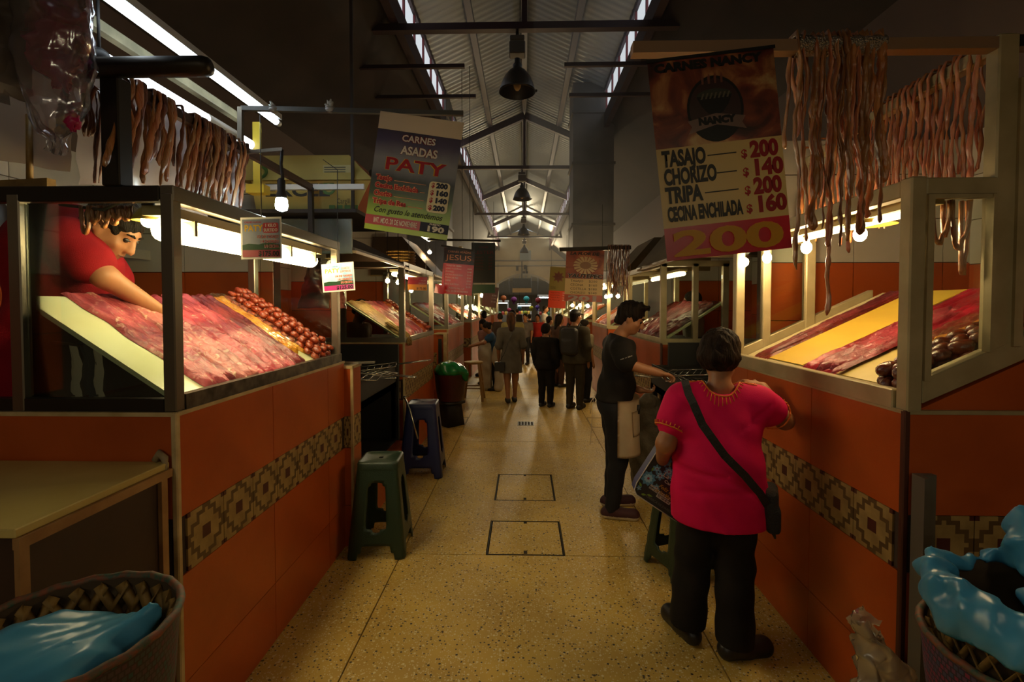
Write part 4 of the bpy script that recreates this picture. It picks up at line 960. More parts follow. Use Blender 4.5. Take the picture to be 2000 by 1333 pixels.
q = B(); q.bar(c0, c1, .022, .022); q.done('upright', STEEL, t)
q = B(); a = U(472, 212, Y=2.42); e = U(905, 222, Y=2.42); q.bar(a, e, .022, .022); q.done('banner_arm', mat('banner_arm_steel', S('55534f'), .4, .6), t)
for px in (535, 645): 
    c = U(px, 214, Y=2.42); q = B()
    for k in range(5): q.tube([c + Vector((0, 0, .01)), c + Vector((rnd.uniform(-.03, .03), rnd.uniform(-.02, .02), rnd.uniform(.01, .05)))], [.014, .004], 6)
    q.ball(c, (.028, .02, .018), 10); q.done('plastic_tie', film('clear_knot', (.8, .78, .7), .4, .15, .5), t)
r_ = random.Random(11); yy = 1.70; k = 0
gl = 'tripe strips on the left rail'
ys = [1.715, 1.755, 1.775, 1.825, 1.845, 1.87, 1.905, 1.92, 1.97, 2.06, 2.075, 2.10, 2.12, 2.145, 2.165, 2.19, 2.21, 2.235, 2.255, 2.30, 2.33, 2.365, 2.41, 2.44]
for i, y in enumerate(ys):
    ln = r_.uniform(.31, .36)
    strip((-1.41, y, 2.412), ln, r_.uniform(.011, .021), SM[(i * 7) % 3], 'brown tripe strip over the rail above the left case, ' + ORD[i] + ' from the steel post', gl, 300 + i, Vector((.022, 0, 0)), (0, -r_.uniform(.16, .40)), .014, n=18, back=.7, flat=.36)
for i in range(3): strip((-1.50 - .012 * i, 1.70, 2.36), .30, .011, SM[2], 'dark tripe strip left of the steel post above the man in red, ' + ORD[i] + ' from it', 'dark strips left of the post', 340 + i, Vector((0, .02, 0)), (-.08, 0), n=12, back=.5)
# right arm strips: long ones in front of the case
r_ = random.Random(5)
xs0 = [.945, .975, 1.005, 1.035, 1.055, 1.08, 1.10, 1.125, 1.145, 1.165, 1.185, 1.205, 1.235, 1.022, 1.07, 1.115, 1.155, 1.01, 1.09, 1.225]
xs = xs0; rank = {x: k for k, x in enumerate(sorted(xs0))}
for i, x in enumerate(xs):
    ln = [.80, .70, .66, .66, .72, .96, .72, .62, .74, .60, .68, .62, .64, .55, .6, .7, .66, .5, .55, .5][i]
    strip((x, 1.76 + .012 * (i % 3), 2.545), ln, r_.uniform(.008, .018), (SMR + SM)[(i * 3) % 4] if i % 3 else SM[0], 'long tripe strip on the cantilever arm, ' + ORD[rank[x]] + ' from the 200 price banner', 'long tripe strips on the cantilever arm', 400 + i, Vector((0, -.028 - .006 * (i % 3), 0)), (r_.uniform(-.02, .02), 0), .020, n=64, back=.45, flat=.42, tip=.35)
# foil wrapped round the arm
q = B(); q.grid(lambda u, v: Vector((.95 + .30 * v, 1.76 + (.034 + .008 * nz(u * 8, v * 14, 2)) * math.cos(2 * PI * u), 2.53 + (.032 + .010 * nz(u * 8, v * 14, 6)) * math.sin(2 * PI * u))), 20, 50, closed_u=True)
tag(q.done('foil_wrap', mat('crumpled_foil', S('b5aea4'), .2, .9, bump=.8, bump_scale=120)), 'crumpled foil wrapped round the arm over the long tripe strips', 'foil')
# right back rail strips
for i in range(17):
    y = 1.83 + .036 * i + .012 * nz(i * 1.7, 2, 2); x = 1.665 + (.035) * (y - 1.76) / .84
    strip((x, y, 2.552), r_.uniform(.48, .60) if i > 2 else .5, r_.uniform(.009, .015), SMR[i % 2], 'rosy tripe strip over the rear rail of the right case, ' + ORD[i] + ' from its tall post', 'rosy tripe strips on the right rail', 500 + i, Vector((-.032, 0, 0)), (-.02, 0), .018, n=44, back=.85, flat=.5)
for i in range(8):
    y = 2.45 + .08 * i; x = 1.665 + (.035) * (y - 1.76) / .84
    strip((x, y, 2.552), r_.uniform(.5, .62), .014, SMR[i % 2], 'rosy tripe strip at the far end of the right rail, ' + ORD[i] + ' beyond the long strips', 'rosy tripe strips at the far end of the right rail', 540 + i, Vector((-.032, 0, 0)), (0, 0), .014, n=20, back=.7, flat=.55)
# loops hanging inside the right case below the near top rail
for i, (x, l1) in enumerate(((1.42, .12), (1.455, .17), (1.50, .16), (1.535, .13), (1.57, .18), (1.60, .27))):
    c = Vector((x, 1.80, 2.0)); q = B(); dx = .03 if i % 2 == 0 else .012; pts = []
    for j in range(15):
        t = j / 14; a = PI * t; pts.append(c + Vector((dx * -math.cos(a) + .004 * nz(t * 9, i, 1), .02 * (i % 2), -l1 * math.sin(a) ** .7 * (1 if j < 8 else .8) + .006 * nz(t * 9, i, 4))))
    q.tube(pts, [.009 + .004 * nz(j * .9, i, 2) for j in range(15)], 8, flat=.7); tag(q.done('tripe_loop', SMR[1]), 'pale tripe loop inside the near pane of the right case, ' + ORD[i] + ' from the corner post', 'hanging meat', 'tripe loops in the right case')
# ================================================= banners and signs
def plane_frame(p00, p10, p01):
    """matrix whose local x runs p00->p10, local y runs p00->p01, z = normal; and width, height"""
    x = (p10 - p00); y = (p01 - p00); w_, h_ = x.length, y.length; x = x.normalized(); z = x.cross(y).normalized(); y = z.cross(x)
    m = Matrix((x, y, z)).transposed().to_4x4(); m.translation = p00; return m, w_, h_
class Banner:
    """printed vinyl sheet; children are laid on it by local x (right) and y (up) in metres, stacked by tiny steps towards the viewer"""
    def __init__(s, name, label, cat, bl, br, tl, mats, rows, group=None, bow=.012, backcol=None):
        m, s.w, s.h = plane_frame(bl, br, tl); s.t = root(name, label, cat, (0, 0, 0), group); s.t.matrix_basis = m; s.z = .001; s.bow = bow
        # rows: list of (y0, y1, material index) fractions from the bottom
        b = B(); nx = 12
        for y0, y1, mi in rows:
            n = max(2, int((y1 - y0) * 24))
            b.grid(lambda u, v: Vector((u * s.w, (y0 + (y1 - y0) * v) * s.h, s.bz(u, y0 + (y1 - y0) * v))), nx, n, mi)
        me = bpy.data.meshes.new('sheet'); bmesh.ops.remove_doubles(b.bm, verts=b.bm.verts, dist=1e-5); b.bm.to_mesh(me); b.bm.free()
        for q in mats: me.materials.append(q)
        s.o = obj('sheet', me, s.t)
    def bz(s, u, v): return s.bow * math.sin(PI * u) * (1 - v)
    def place(s, x, y): return Vector((x * s.w, y * s.h, s.bz(x, y) + s.z))
    def text(s, tx, x, y, hgt, m, fit=None, bold=0, shear=0, align='LEFT', dz=0, rot=0, name='lettering'):
        s.z += .00012; p = s.place(x, y); p.z += dz + .004 * (s.bow > 0)
        return text(tx, hgt * s.h / .73, m, s.o, p, (0, 0, rot), align, name, min(bold, .006 if len(tx) > 1 else .002) * s.h, shear, 1, 1, fit * s.w if fit else None)
    def rect(s, x0, x1, y0, y1, m, name='print_panel', rd=0, dz=0, curve=0):
        s.z += .0001; b = B(); r_ = rd * s.h; pts = []
        X0, X1, Y0, Y1 = x0 * s.w, x1 * s.w, y0 * s.h, y1 * s.h; z = s.bz((x0 + x1) / 2, (y0 + y1) / 2) + s.z + .003 * (s.bow > 0) + dz
        if r_ > 0:
            for cx, cy_, a0 in ((X1 - r_, Y0 + r_, -90), (X1 - r_, Y1 - r_, 0), (X0 + r_, Y1 - r_, 90), (X0 + r_, Y0 + r_, 180)):
                for k in range(6): a = R(a0 + 18 * k); pts.append((cx + r_ * math.cos(a), cy_ + r_ * math.sin(a), z))
        else: pts = [(X0, Y0, z), (X1, Y0, z), (X1, Y1, z), (X0, Y1, z)]
        b.poly(pts); me = bpy.data.meshes.new(name); b.bm.to_mesh(me); b.bm.free(); me.materials.append(m); return obj(name, me, s.o)
    def shape(s, pts, m, name='print_shape', dz=0):
        s.z += .0001; b = B(); b.poly([(x * s.w, y * s.h, s.bz(x, y) * 0 + s.bz(.5, y) + s.z + .003 * (s.bow > 0) + dz) for x, y in pts]); me = bpy.data.meshes.new(name); b.bm.to_mesh(me); b.bm.free(); me.materials.append(m); return obj(name, me, s.o)
    def disc(s, x, y, rx, ry, m, name='print_disc', n=32, a0=0, a1=360):
        return s.shape([(x + rx * math.cos(R(a0 + (a1 - a0) * k / n)), y + ry * math.sin(R(a0 + (a1 - a0) * k / n))) for k in range(n if a1 - a0 == 360 else n + 1)], m, name)
def vinyl(name, stops, axis='Y', noise_amt=0, nscale=5, trans=.35, height=1.0, gloss=.06, nstops=None):
    """printed vinyl: colour bands along the sheet's height, optionally mottled like a photograph print"""
    m = sheetmat(name, (1, 1, 1), trans, .3, gloss); nt = m.node_tree; L = nt.links.new
    tc = nt.nodes.new('ShaderNodeTexCoord'); sp = nt.nodes.new('ShaderNodeSeparateXYZ'); L(tc.outputs['Object'], sp.inputs[0])
    mr = nt.nodes.new('ShaderNodeMath'); mr.operation = 'DIVIDE'; mr.inputs[1].default_value = height; L(sp.outputs[axis], mr.inputs[0]); fac = mr.outputs[0]
    if noise_amt:
        n = nt.nodes.new('ShaderNodeTexNoise'); n.inputs['Scale'].default_value = nscale; n.inputs['Detail'].default_value = 6; n.inputs['Distortion'].default_value = .6; L(tc.outputs['Object'], n.inputs['Vector'])
        ma = nt.nodes.new('ShaderNodeMath'); ma.operation = 'MULTIPLY_ADD'; ma.inputs[1].default_value = noise_amt; L(n.outputs['Fac'], ma.inputs[0])
        sb = nt.nodes.new('ShaderNodeMath'); sb.operation = 'SUBTRACT'; sb.inputs[1].default_value = noise_amt * .5; L(fac, sb.inputs[0]); L(sb.outputs[0], ma.inputs[2]); fac = ma.outputs[0]
    r = nt.nodes.new('ShaderNodeValToRGB'); e = r.color_ramp.elements
    while len(e) < len(stops): e.new(.5)
    for i, (p, c) in enumerate(stops): e[i].position = p; e[i].color = (*c, 1)
    L(fac, r.inputs[0])
    for k in ('diffuse', 'transl'): L(r.outputs[0], nt.nodes[m[k]].inputs[0])
    return m
def photo_print(name, cols, scale=7, trans=.3):
    m = sheetmat(name, (1, 1, 1), trans, .3, .05); nt = m.node_tree; L = nt.links.new
    tc = nt.nodes.new('ShaderNodeTexCoord'); n = nt.nodes.new('ShaderNodeTexNoise'); n.inputs['Scale'].default_value = scale; n.inputs['Detail'].default_value = 7; n.inputs['Distortion'].default_value = 1.0; L(tc.outputs['Object'], n.inputs['Vector'])
    r = nt.nodes.new('ShaderNodeValToRGB'); e = r.color_ramp.elements
    while len(e) < len(cols): e.new(.5)
    for i, c in enumerate(cols): e[i].position = .30 + .40 * i / (len(cols) - 1); e[i].color = (*c, 1)
    L(n.outputs['Fac'], r.inputs[0])
    for k in ('diffuse', 'transl'): L(r.outputs[0], nt.nodes[m[k]].inputs[0])
    return m
INK = sheetmat('black_ink', (.012, .011, .01), .2, .4, .03); RED = sheetmat('red_ink', S('9c1320'), .3, .4, .03); MAROON = sheetmat('maroon_ink', S('6e1016'), .3, .4, .03)
YEL = sheetmat('yellow_ink', S('d9ab18'), .35, .4, .03); WHT = sheetmat('white_ink', S('ded8cc'), .35, .4, .03); PINK = sheetmat('peach_ink', S('d98f66'), .3, .4, .03); ORI = sheetmat('orange_ink', S('cf4e16'), .3, .4, .03)
GRN = sheetmat('green_ink', S('21492b'), .3, .4, .03); NAVY = sheetmat('navy_ink', S('171a33'), .3, .4, .03); BLU = sheetmat('blue_ink', S('27509c'), .3, .4, .03)

# --- the big NANCY price banner
Yb = 1.72
N = Banner('price_banner', 'big dark beef banner listing tasajo chorizo tripa prices above a red 200', 'banner', U(1303, 511, Y=Yb), U(1547, 484, Y=Yb), U(1260, 124, Y=Yb),
           [photo_print('beef_photo', [S('1d0f0c'), S('3f1a13'), S('5a2a1a'), S('7d5636'), S('8f7a52')], 8), sheetmat('banner_cream', S('8f7c50'), .3, .35, .04), sheetmat('banner_red', S('7a0a1a'), .35, .3, .04)],
           [(0, .165, 2), (.165, .565, 1), (.565, 1, 0)], bow=.0)
N.t.location.z += 0
N.text('CARNES NANCY', .05, .945, .042, INK, .86, .004)
N.disc(.5, .735, .225, .165, INK, 'logo_ring'); N.disc(.5, .735, .205, .15, sheetmat('logo_brown', S('3a1710'), .3, .35, .05), 'logo_disc')
N.disc(.5, .80, .14, .035, mat('logo_char', (.03, .03, .02), .6), 'logo_grill_top', 24)
N.shape([(.36, .80), (.64, .80), (.61, .755), (.56, .715), (.5, .70), (.44, .715), (.39, .755)], INK, 'logo_grill')
for k in range(7): N.shape([(.39 + .034 * k, .786), (.405 + .034 * k, .786), (.425 + .034 * k, .815), (.41 + .034 * k, .815)], sheetmat('logo_bar', S('5c5136'), .3), 'logo_bar')
for k in range(4): N.shape([(.41 + .05 * k, .86), (.425 + .05 * k, .86), (.43 + .05 * k, .90), (.42 + .05 * k, .915), (.408 + .05 * k, .89)], sheetmat('logo_flame', S('7a3a1c'), .3), 'logo_flame')
N.disc(.5, .625, .15, .05, INK, 'logo_base', 20)
N.shape([(.27, .62), (.30, .655), (.27, .685), (.36, .695), (.5, .712), (.64, .695), (.73, .685), (.70, .655), (.73, .62), (.64, .635), (.5, .655), (.36, .635)], sheetmat('logo_ribbon', S('7a5540'), .3), 'logo_ribbon')
N.text('NANCY', .5, .662, .034, INK, .30, .004, align='CENTER')
for i, (w1, p1, x1, lx0, lx1) in enumerate((('TASAJO', '200', .35, .40, .63), ('CHORIZO', '140', .42, .46, .62), ('TRIPA', '200', .30, .35, .62), ('CECINA ENCHILADA', '160', .60, 0, 0))):
    y = .475 - .092 * i
    N.text(w1, .04, y, .078 if i < 3 else .070, INK, x1, .0055)
    if lx1: N.rect(lx0, lx1, y + .028, y + .034, INK, 'print_rule')
    N.text('$', .665 + .0 * i, y, .042, RED, None, .004); N.text(p1, .74, y, .078, RED, .225, .006)
N.text('200', .06, .022, .125, YEL, .88, .006)
o = N.rect(-.01, 1.01, .995, 1.012, INK, 'top_rod'); 

# --- PATY banner on the left
Yp = 2.40
Pn = Banner('price_banner', 'green and blue PATY price banner hanging from the left arm, white strip at its top', 'banner', U(711, 446, Y=Yp), U(873, 470, Y=Yp), U(740, 216, Y=Yp),
            [vinyl('paty_print', [(0, S('8fa52f')), (.14, S('7d9a2c')), (.30, S('2c3a1f')), (.42, S('20242a')), (.50, S('5f6169')), (.58, S('6f6f76')), (.72, S('3d3550')), (.82, S('2c2336'))], height=.62, noise_amt=.10, nscale=7), sheetmat('paty_white', S('b9a890'), .35, .3, .1)],
            [(0, .855, 0), (.855, 1, 1)], bow=0)
Pn.text('CARNES', .30, .775, .055, MAROON, .40, .012); Pn.text('CARNES', .30, .775, .055, WHT, .40, .002)
Pn.text('ASADAS', .31, .668, .070, MAROON, .44, .014); Pn.text('ASADAS', .31, .668, .070, WHT, .44, .003)
Pn.text('PATY', .14, .525, .105, YEL, .72, .016); Pn.text('PATY', .14, .525, .105, RED, .72, .004)
for i, (w1, wd, pr) in enumerate((('Tasajo', .20, '200'), ('Cecina Enchilada', .52, '160'), ('Chorizo', .22, '140'), ('Tripa de Res', .40, '200'))):
    y = .43 - .067 * i; Pn.text(w1, .06, y, .042, PINK, wd, .010); Pn.text(w1, .06, y, .042, RED, wd, .002)
    Pn.rect(.08 + wd, .66, y + .003, y + .008, PINK, 'print_rule')
Pn.rect(.70, .95, .215, .475, sheetmat('price_cream', S('d8c79a'), .3), 'price_panel', .03)
for i, pr in enumerate(('200', '160', '140', '200')):
    y = .425 - .063 * i; Pn.text('$', .725, y, .040, RED, None, .004); Pn.text(pr, .785, y, .042, NAVY, .14, .004)
Pn.text('Con gusto le atendemos', .08, .155, .050, INK, .82, .001, .35)
Pn.rect(.0, .72, .045, .125, sheetmat('paty_red', S('a5192e'), .35), 'red_band'); Pn.rect(.66, 1, .045, .125, NAVY, 'navy_band', .0)
Pn.text('INT. MDO. 20 DE NOVIEMBRE', .10, .065, .045, WHT, .52, .001)
Pn.text('PUESTO', .77, .108, .014, WHT, .13, .001); Pn.text('190', .73, .055, .046, WHT, .20, .003)

# --- two small hanging signs on the near stall
def small_sign(bl, br, tl, label, head1, head2, l1, l2, l3, price, sky, redc, ink, group=None):
    s = Banner('price_card', label, 'sign', bl, br, tl, [mat('white_card', S('e8e4d6'), .45)], [(0, 1, 0)], group, 0)
    s.rect(.05, .96, .05, .95, sky, 'printed_face')
    s.text('CARNES ASADAS', .10, .86, .045, redc, .42, .002); s.text('PATY', .10, .67, .15, redc, .45, .026); s.text('PATY', .10, .67, .15, YEL, .45, .008)
    if redc is RED: s.rect(.55, .93, .62, .86, sheetmat('card_red', S('b01a28'), .3), 'red_panel', .05)
    c = WHT if redc is RED else PINK
    s.text(head1, .74, .765, .075, c, .26, .003, align='CENTER'); s.text(head2, .74, .655, .075, c, .33, .003, align='CENTER')
    s.rect(.05, .96, .05, .22, sheetmat('card_magenta' + head1[0], S('b2183a') if redc is RED else S('c4288a'), .3), 'colour_band')
    s.shape([(.05, .22), (.96, .22), (.96, .34), (.7, .40), (.45, .35), (.2, .37), (.05, .34)], GRN, 'hill_print')
    for k, (tx, wd) in enumerate(((l1, .52), (l2, .44), (l3, .36))): s.text(tx, .94, .50 - .115 * k, .072, WHT, wd, .010, align='RIGHT'); s.text(tx, .94, .50 - .115 * k, .072, ink, wd, .003, align='RIGHT')
    s.text(price, .94, .075, .12, WHT, .50, .016, align='RIGHT'); s.text(price, .94, .075, .12, INK, .50, .007, align='RIGHT')
    return s
SKY1 = mat('card_sky_dark', S('5a5f70'), .4, col2=S('7f8493'), noise_scale=8); SKY2 = mat('card_sky_blue', S('4f9fd0'), .4, col2=S('cfe3ea'), noise_scale=9)
s1 = small_sign(U(471, 507, Y=1.86), U(551, 506, Y=1.84), U(462, 426, Y=1.86), 'white framed price card reading 1 kilo surtido hanging before the left meat case', '1 KILO', 'SURTIDO', '1/2 DE TASAJO', '1/4 CHORIZO', '1/4 CECINA', '$175.00', SKY1, RED, RED)
s2 = small_sign(U(631, 572, Y=2.95), U(694, 567, Y=2.9), U(629, 517, Y=2.95), 'light blue price card reading 3 cuartos surtidos beside the far post of the left case', '3 CUARTOS', 'SURTIDOS', '1/4 DE TASAJO', '1/4 CHORIZO', '1/4 CECINA', '$125.00', SKY2, BLU, ORI)
q = B(); q.tube([U(511, 437, Y=1.85), U(509, 300, Y=2.1), U(508, 216, Y=2.42)], .0022, 5); tag(q.done('hanging_string', RUB), 'dark string holding the 1 kilo surtido price card', 'string')
q = B(); q.tube([U(660, 518, Y=2.94), U(659, 400, Y=3.05), U(659, 332, Y=3.28), U(631, 312, Y=3.35)], .0025, 5); tag(q.done('hanging_string', RUB), 'dark knotted string holding the 3 cuartos surtidos price card', 'string')

# --- banners farther down the aisle
def far_banner(label, c, Y, cols, rows, lines, mats, bow=0):
    s = Banner('price_banner', label, 'banner', U(*c[0], Y=Y), U(*c[1], Y=Y), U(*c[2], Y=Y), mats, rows, 'banners down the aisle', bow)
    for l in lines: s.text(*l[:6], **(l[6] if len(l) > 6 else {}))
    for x in (.06, .94):
        p = s.place(x, 1); up_ = W(s.t).to_3x3().inverted() @ Vector((0, 0, .55)); q = B(); q.tube([p, p + up_], .0025, 5); me = bpy.data.meshes.new('hanging_cord'); q.bm.to_mesh(me); q.bm.free(); me.materials.append(RUB); obj('hanging_cord', me, s.t)
    return s
far_banner('red and black banner headed JESUS with white price lines', ((861, 573), (921, 578), (865, 483)), 5.6, None, [(0, .66, 1), (.66, 1, 0)],
           [('CARNES ASADAS', .12, .90, .045, PINK, .75), ('JESUS', .08, .74, .12, PINK, .84, ), ('TASAJO DE HEBRA', .10, .60, .035, WHT, .50), ('LOMO Y COSTILLA', .10, .535, .035, WHT, .50), ('CHORIZO', .10, .47, .035, WHT, .27), ('CECINA ENCHILADA', .10, .405, .035, WHT, .56), ('TRIPA DE RES', .10, .34, .035, WHT, .42), ('UBRE', .10, .275, .035, WHT, .18), ('KILO SURTIDO', .10, .20, .035, WHT, .45),
            ('PUESTO No. 129', .5, .115, .038, WHT, .5, {'align': 'CENTER'}), ('PROL. 20 DE NOVIEMBRE', .5, .05, .038, WHT, .75, {'align': 'CENTER'})] + [('$' + p, .80, .55 - .065 * k, .035, WHT, .14) for k, p in enumerate(('200', '140', '140', '160', '200', '150', '175'))],
           [photo_print('black_print', [S('120c0a'), S('1d100d'), S('5a2a1c')], 14), sheetmat('banner_red2', S('b01718'), .5, .3, .08)])
g_ = far_banner('very dark green banner with faint price list, left of the hall', ((921, 553), (967, 553), (921, 474)), 6.6, None, [(0, 1, 0)],
           [('CARNES', .3, .86, .05, MAROON, .4), ('LESTER', .08, .72, .08, MAROON, .84)] + [(a, .10, .62 - .075 * k, .035, MAROON, .4) for k, a in enumerate(('TASAJO', 'CECINA', 'CHORIZO', 'TRIPA', 'COSTILLA'))] + [('$' + a, .72, .62 - .075 * k, .035, MAROON, .16) for k, a in enumerate(('200', '160', '140', '200', '180'))],
           [sheetmat('dark_green_vinyl', S('12190f'), .25, .4, .05)])
q = B(); a, c = U(919, 573, Y=6.6), U(967, 573, Y=6.6); q.poly([a, c, U(967, 556, Y=6.6), U(919, 556, Y=6.6)], 0, (0, .004, 0)); tag(q.done('green_valance', sheetmat('green_cloth', S('1d6130'), .4)), 'plain green strip hanging below the dark green banner', 'banner')
q = B(); q.bar(U(835, 468, Y=6.58), U(978, 471, Y=6.58), .03, .03); tag(q.done('banner_rod', STEEL_D), 'thin steel rod carrying the dark green banner', 'rod')
q = B(); q.bar(U(862, 480, Y=5.62), U(925, 490, Y=5.6), .02, .02); tag(q.done('banner_rod', STEEL_D), 'thin rod along the top of the red JESUS banner', 'rod')
f_ = far_banner('orange flower banner headed La Flor de Yautepec with price list', ((1102, 588), (1176, 591), (1100, 487)), 5.9, None, [(0, .13, 2), (.13, .44, 1), (.44, 1, 0)],
           [('LA FLOR DE', .10, .90, .055, INK, .78, {'shear': .2, 'bold': .004}), ('YAUTEPEC', .05, .46, .075, WHT, .92, {'shear': .2, 'bold': .010}), ('YAUTEPEC', .05, .46, .075, INK, .92, {'shear': .2, 'bold': .004})] + [(a, .14, .375 - .075 * k, .045, INK, wd) for k, (a, wd) in enumerate((('TASAJO', .34), ('CECINA', .34), ('COSTILLA', .42), ('CHORIZO', .40)))] + [('$' + a, .62, .375 - .075 * k, .045, INK, .22) for k, a in enumerate(('200', '160', '180', '140'))] + [('201', .10, .015, .10, WHT, .75, {'bold': .012})],
           [photo_print('flower_print', [S('5a1f12'), S('8a3e22'), S('a3663c')], 6, .5), sheetmat('banner_cream2', S('c9a76a'), .5, .35, .06), sheetmat('banner_red3', S('a33a1c'), .5, .3, .06)], 0)
for k in range(16): a = R(22.5 * k); f_.shape([(.52 + .06 * math.cos(a - .25), .70 + .05 * math.sin(a - .25)), (.52 + .31 * math.cos(a - .15), .70 + .165 * math.sin(a - .15)), (.52 + .33 * math.cos(a + .12), .70 + .175 * math.sin(a + .12)), (.52 + .06 * math.cos(a + .25), .70 + .05 * math.sin(a + .25))], sheetmat('petal_print', S('e6cf8e'), .5), 'petal')
f_.disc(.52, .70, .15, .07, sheetmat('flower_heart', S('a56c28'), .4), 'flower_heart')
q = B(); q.bar(U(1092, 488, Y=5.88), U(1232, 484, Y=5.88), .05, .045); tag(q.done('banner_rod', STEEL_D), 'dark iron bar carrying the flower banner and its meat strips', 'rod')
for i in range(16):
    p = U(1188 + 2.7 * i, 486, Y=5.88); strip(p + Vector((0, 0, .02)), .55 + .12 * rnd.random(), .013, SM[i % 3], 'thin dark meat strip on the iron bar beside the flower banner, ' + ORD[i] + ' from its left', 'strips beside the flower banner', 700 + i, Vector((0, .03, 0)), (0, 0), .02, n=14, back=.8)
f2 = far_banner('yellow and orange banner with maroon star behind the flower banner', ((1070, 601), (1104, 603), (1068, 521)), 8.4, None, [(0, .42, 1), (.42, 1, 0)],
           [('Tasajo', .08, .50, .03, INK, .3), ('Chorizo', .08, .465, .03, INK, .3)] + [(a, .08, .36 - .06 * k, .035, MAROON, .55) for k, a in enumerate(('Tasajo de Res', 'Cecina Enchilada', 'Tripa de Res', 'Ubre'))] + [('160', .78, .36 - .06 * k, .035, WHT, .16) for k in range(4)],
           [sheetmat('banner_olive', S('7c6a2c'), .5, .35, .06), sheetmat('banner_orange', S('d0401c'), .6, .3, .06)], 0)
f2.shape([(.5 + (.36 if k % 2 == 0 else .20) * math.cos(R(90 + 22.5 * k)), .76 + (.15 if k % 2 == 0 else .085) * math.sin(R(90 + 22.5 * k))) for k in range(16)], sheetmat('star_maroon', S('6e2a1c'), .4), 'star')
far_banner('dim brown banner low on the left, farther than the green one', ((940, 598), (969, 602), (942, 558)), 11, None, [(0, 1, 0)], [('CARNES', .2, .8, .09, MAROON, .6), ('$200', .6, .55, .08, WHT, .3), ('$140', .6, .40, .08, WHT, .3), ('$160', .6, .25, .08, WHT, .3)], [sheetmat('brown_vinyl', S('4a2a22'), .4, .4, .05)], 0)
far_banner('small red price card with a bull beside the red JESUS banner', ((796, 567), (834, 568), (795, 541)), 4.95, None, [(0, .45, 1), (.45, 1, 0)], [('CARNES ASADAS', .08, .82, .10, YEL, .45), ('1 KILO', .60, .68, .12, WHT, .3), ('SURTIDO', .56, .50, .10, WHT, .36), ('$175.00', .46, .08, .16, INK, .48, {'bold': .01})], [sheetmat('card_red2', S('8d1020'), .4), sheetmat('card_orange', S('c98028'), .4)], 0)
Bu = far_banner('red pennant hanging under the JESUS banner, folded', ((848, 572), (866, 575), (850, 555)), 5.5, None, [(0, 1, 0)], [], [sheetmat('pennant_red', S('a01226'), .4)], .01)

# ================================================= top left plastic bags, sheets
def crinkle(fn, nu, nv, mat_, label, name, cat, amp=.012, sc=9, seed=0, group=None):
    q = B()
    def f(u, v):
        p = fn(u, v); return p + Vector((nz(u * sc, v * sc, seed), nz(u * sc, v * sc, seed + 5), nz(u * sc, v * sc, seed + 9))) * amp + Vector((0, 1, 0)) * (amp * .6 * nz(u * sc * 3, v * sc * 3, seed + 2))
    q.grid(f, nu, nv); return tag(q.done(name, mat_, recalc=False), label, cat, group)
BAGF = film('bag_film', (.75, .70, .72), .80, .12, .4)
def bagshape(cx, cyy, z0, z1, rx, ry, wl=1.0):
    return lambda u, v: Vector((cx + rx * math.cos(2 * PI * u) * (.25 + .75 * math.sin(PI * min(1, (1 - v) * 1.05 + .02)) ** .45) , cyy + ry * math.sin(2 * PI * u) * (.25 + .75 * math.sin(PI * min(1, (1 - v) * 1.05 + .02)) ** .6), z0 + (z1 - z0) * v))
crinkle(bagshape(-1.46, 1.50, 2.10, 2.82, .115, .07), 40, 46, BAGF, 'clear plastic bag with pink and red goods hanging at the upper left', 'plastic_bag', 'bag', .02, 7, 1)
crinkle(bagshape(-1.455, 1.505, 2.30, 2.66, .085, .035), 34, 40, mat('magenta_plastic', S('8f1a4c'), .4, col2=S('5e1216'), noise_scale=8, ramp=(.45, .6)), 'crumpled pink and dark red packet inside the clear bag at the upper left', 'packet', 'packet', .045, 6, 3)
crinkle(bagshape(-1.40, 1.49, 2.16, 2.22, .02, .015), 14, 10, mat('magenta_scrap', S('a81f58'), .4), 'small pink scrap at the bottom of the clear bag, upper left', 'scrap', 'packet', .012, 9, 5)
for i in range(6):
    crinkle(lambda u, v, i=i: Vector((-1.60 - .014 * i + .03 * math.sin(3 * v + i) + .035 * u, 1.40 + .22 * (u - .5) + .006 * i, 2.26 + .03 * i * (i % 2) + .7 * v)), 8, 26, mat('grey_bag_plastic', S('6c6663'), .25, col2=S('4e4946'), noise_scale=4), 'grey plastic bag in the hanging bundle at the upper left edge, ' + ORD[i] + ' of the layers', 'carrier_bag', 'bag', .015, 5, 20 + i, 'grey bag bundle at the upper left')
crinkle(lambda u, v: Vector((-2.25 + .62 * u, 1.72 + .02 * v, 2.10 + .26 * v + .10 * (1 - u))), 16, 10, sheetmat('greyish_sheet', S('9a8d7f'), .3, .4, .03), 'pale cloth sheet hanging behind the bags at the upper left', 'cloth_sheet', 'sheet', .01, 5, 31)
crinkle(lambda u, v: Vector((-1.62 + .01 * math.sin(9 * u), 1.74 + .72 * u, 2.06 + .46 * v)), 30, 16, film('milky_sheet', (.62, .60, .66), .35, .2, .4), 'milky plastic sheet hanging behind the left tripe strips', 'plastic_sheet', 'sheet', .02, 6, 37)
crinkle(lambda u, v: Vector((-1.50 + .03 * u, 2.40 + .10 * u, 2.10 + .30 * v)), 8, 14, film('milky_sheet', (.62, .60, .66)), 'torn white plastic rag at the far end of the left tripe strips', 'plastic_rag', 'rag', .02, 5, 41)
q = B(); q.bar((-2.05, 1.75, 2.05), (-1.68, 1.70, 2.05), .03, .04); q.tube([(-1.77, 1.71, 2.04), (-1.765, 1.71, 2.30)], .010, 8); tag(q.done('bamboo_stick', mat('bamboo', S('8a6c33'), .5, col2=S('6f5527'), noise_scale=20)), 'short bamboo stick tied upright behind the top rail of the left case', 'stick')

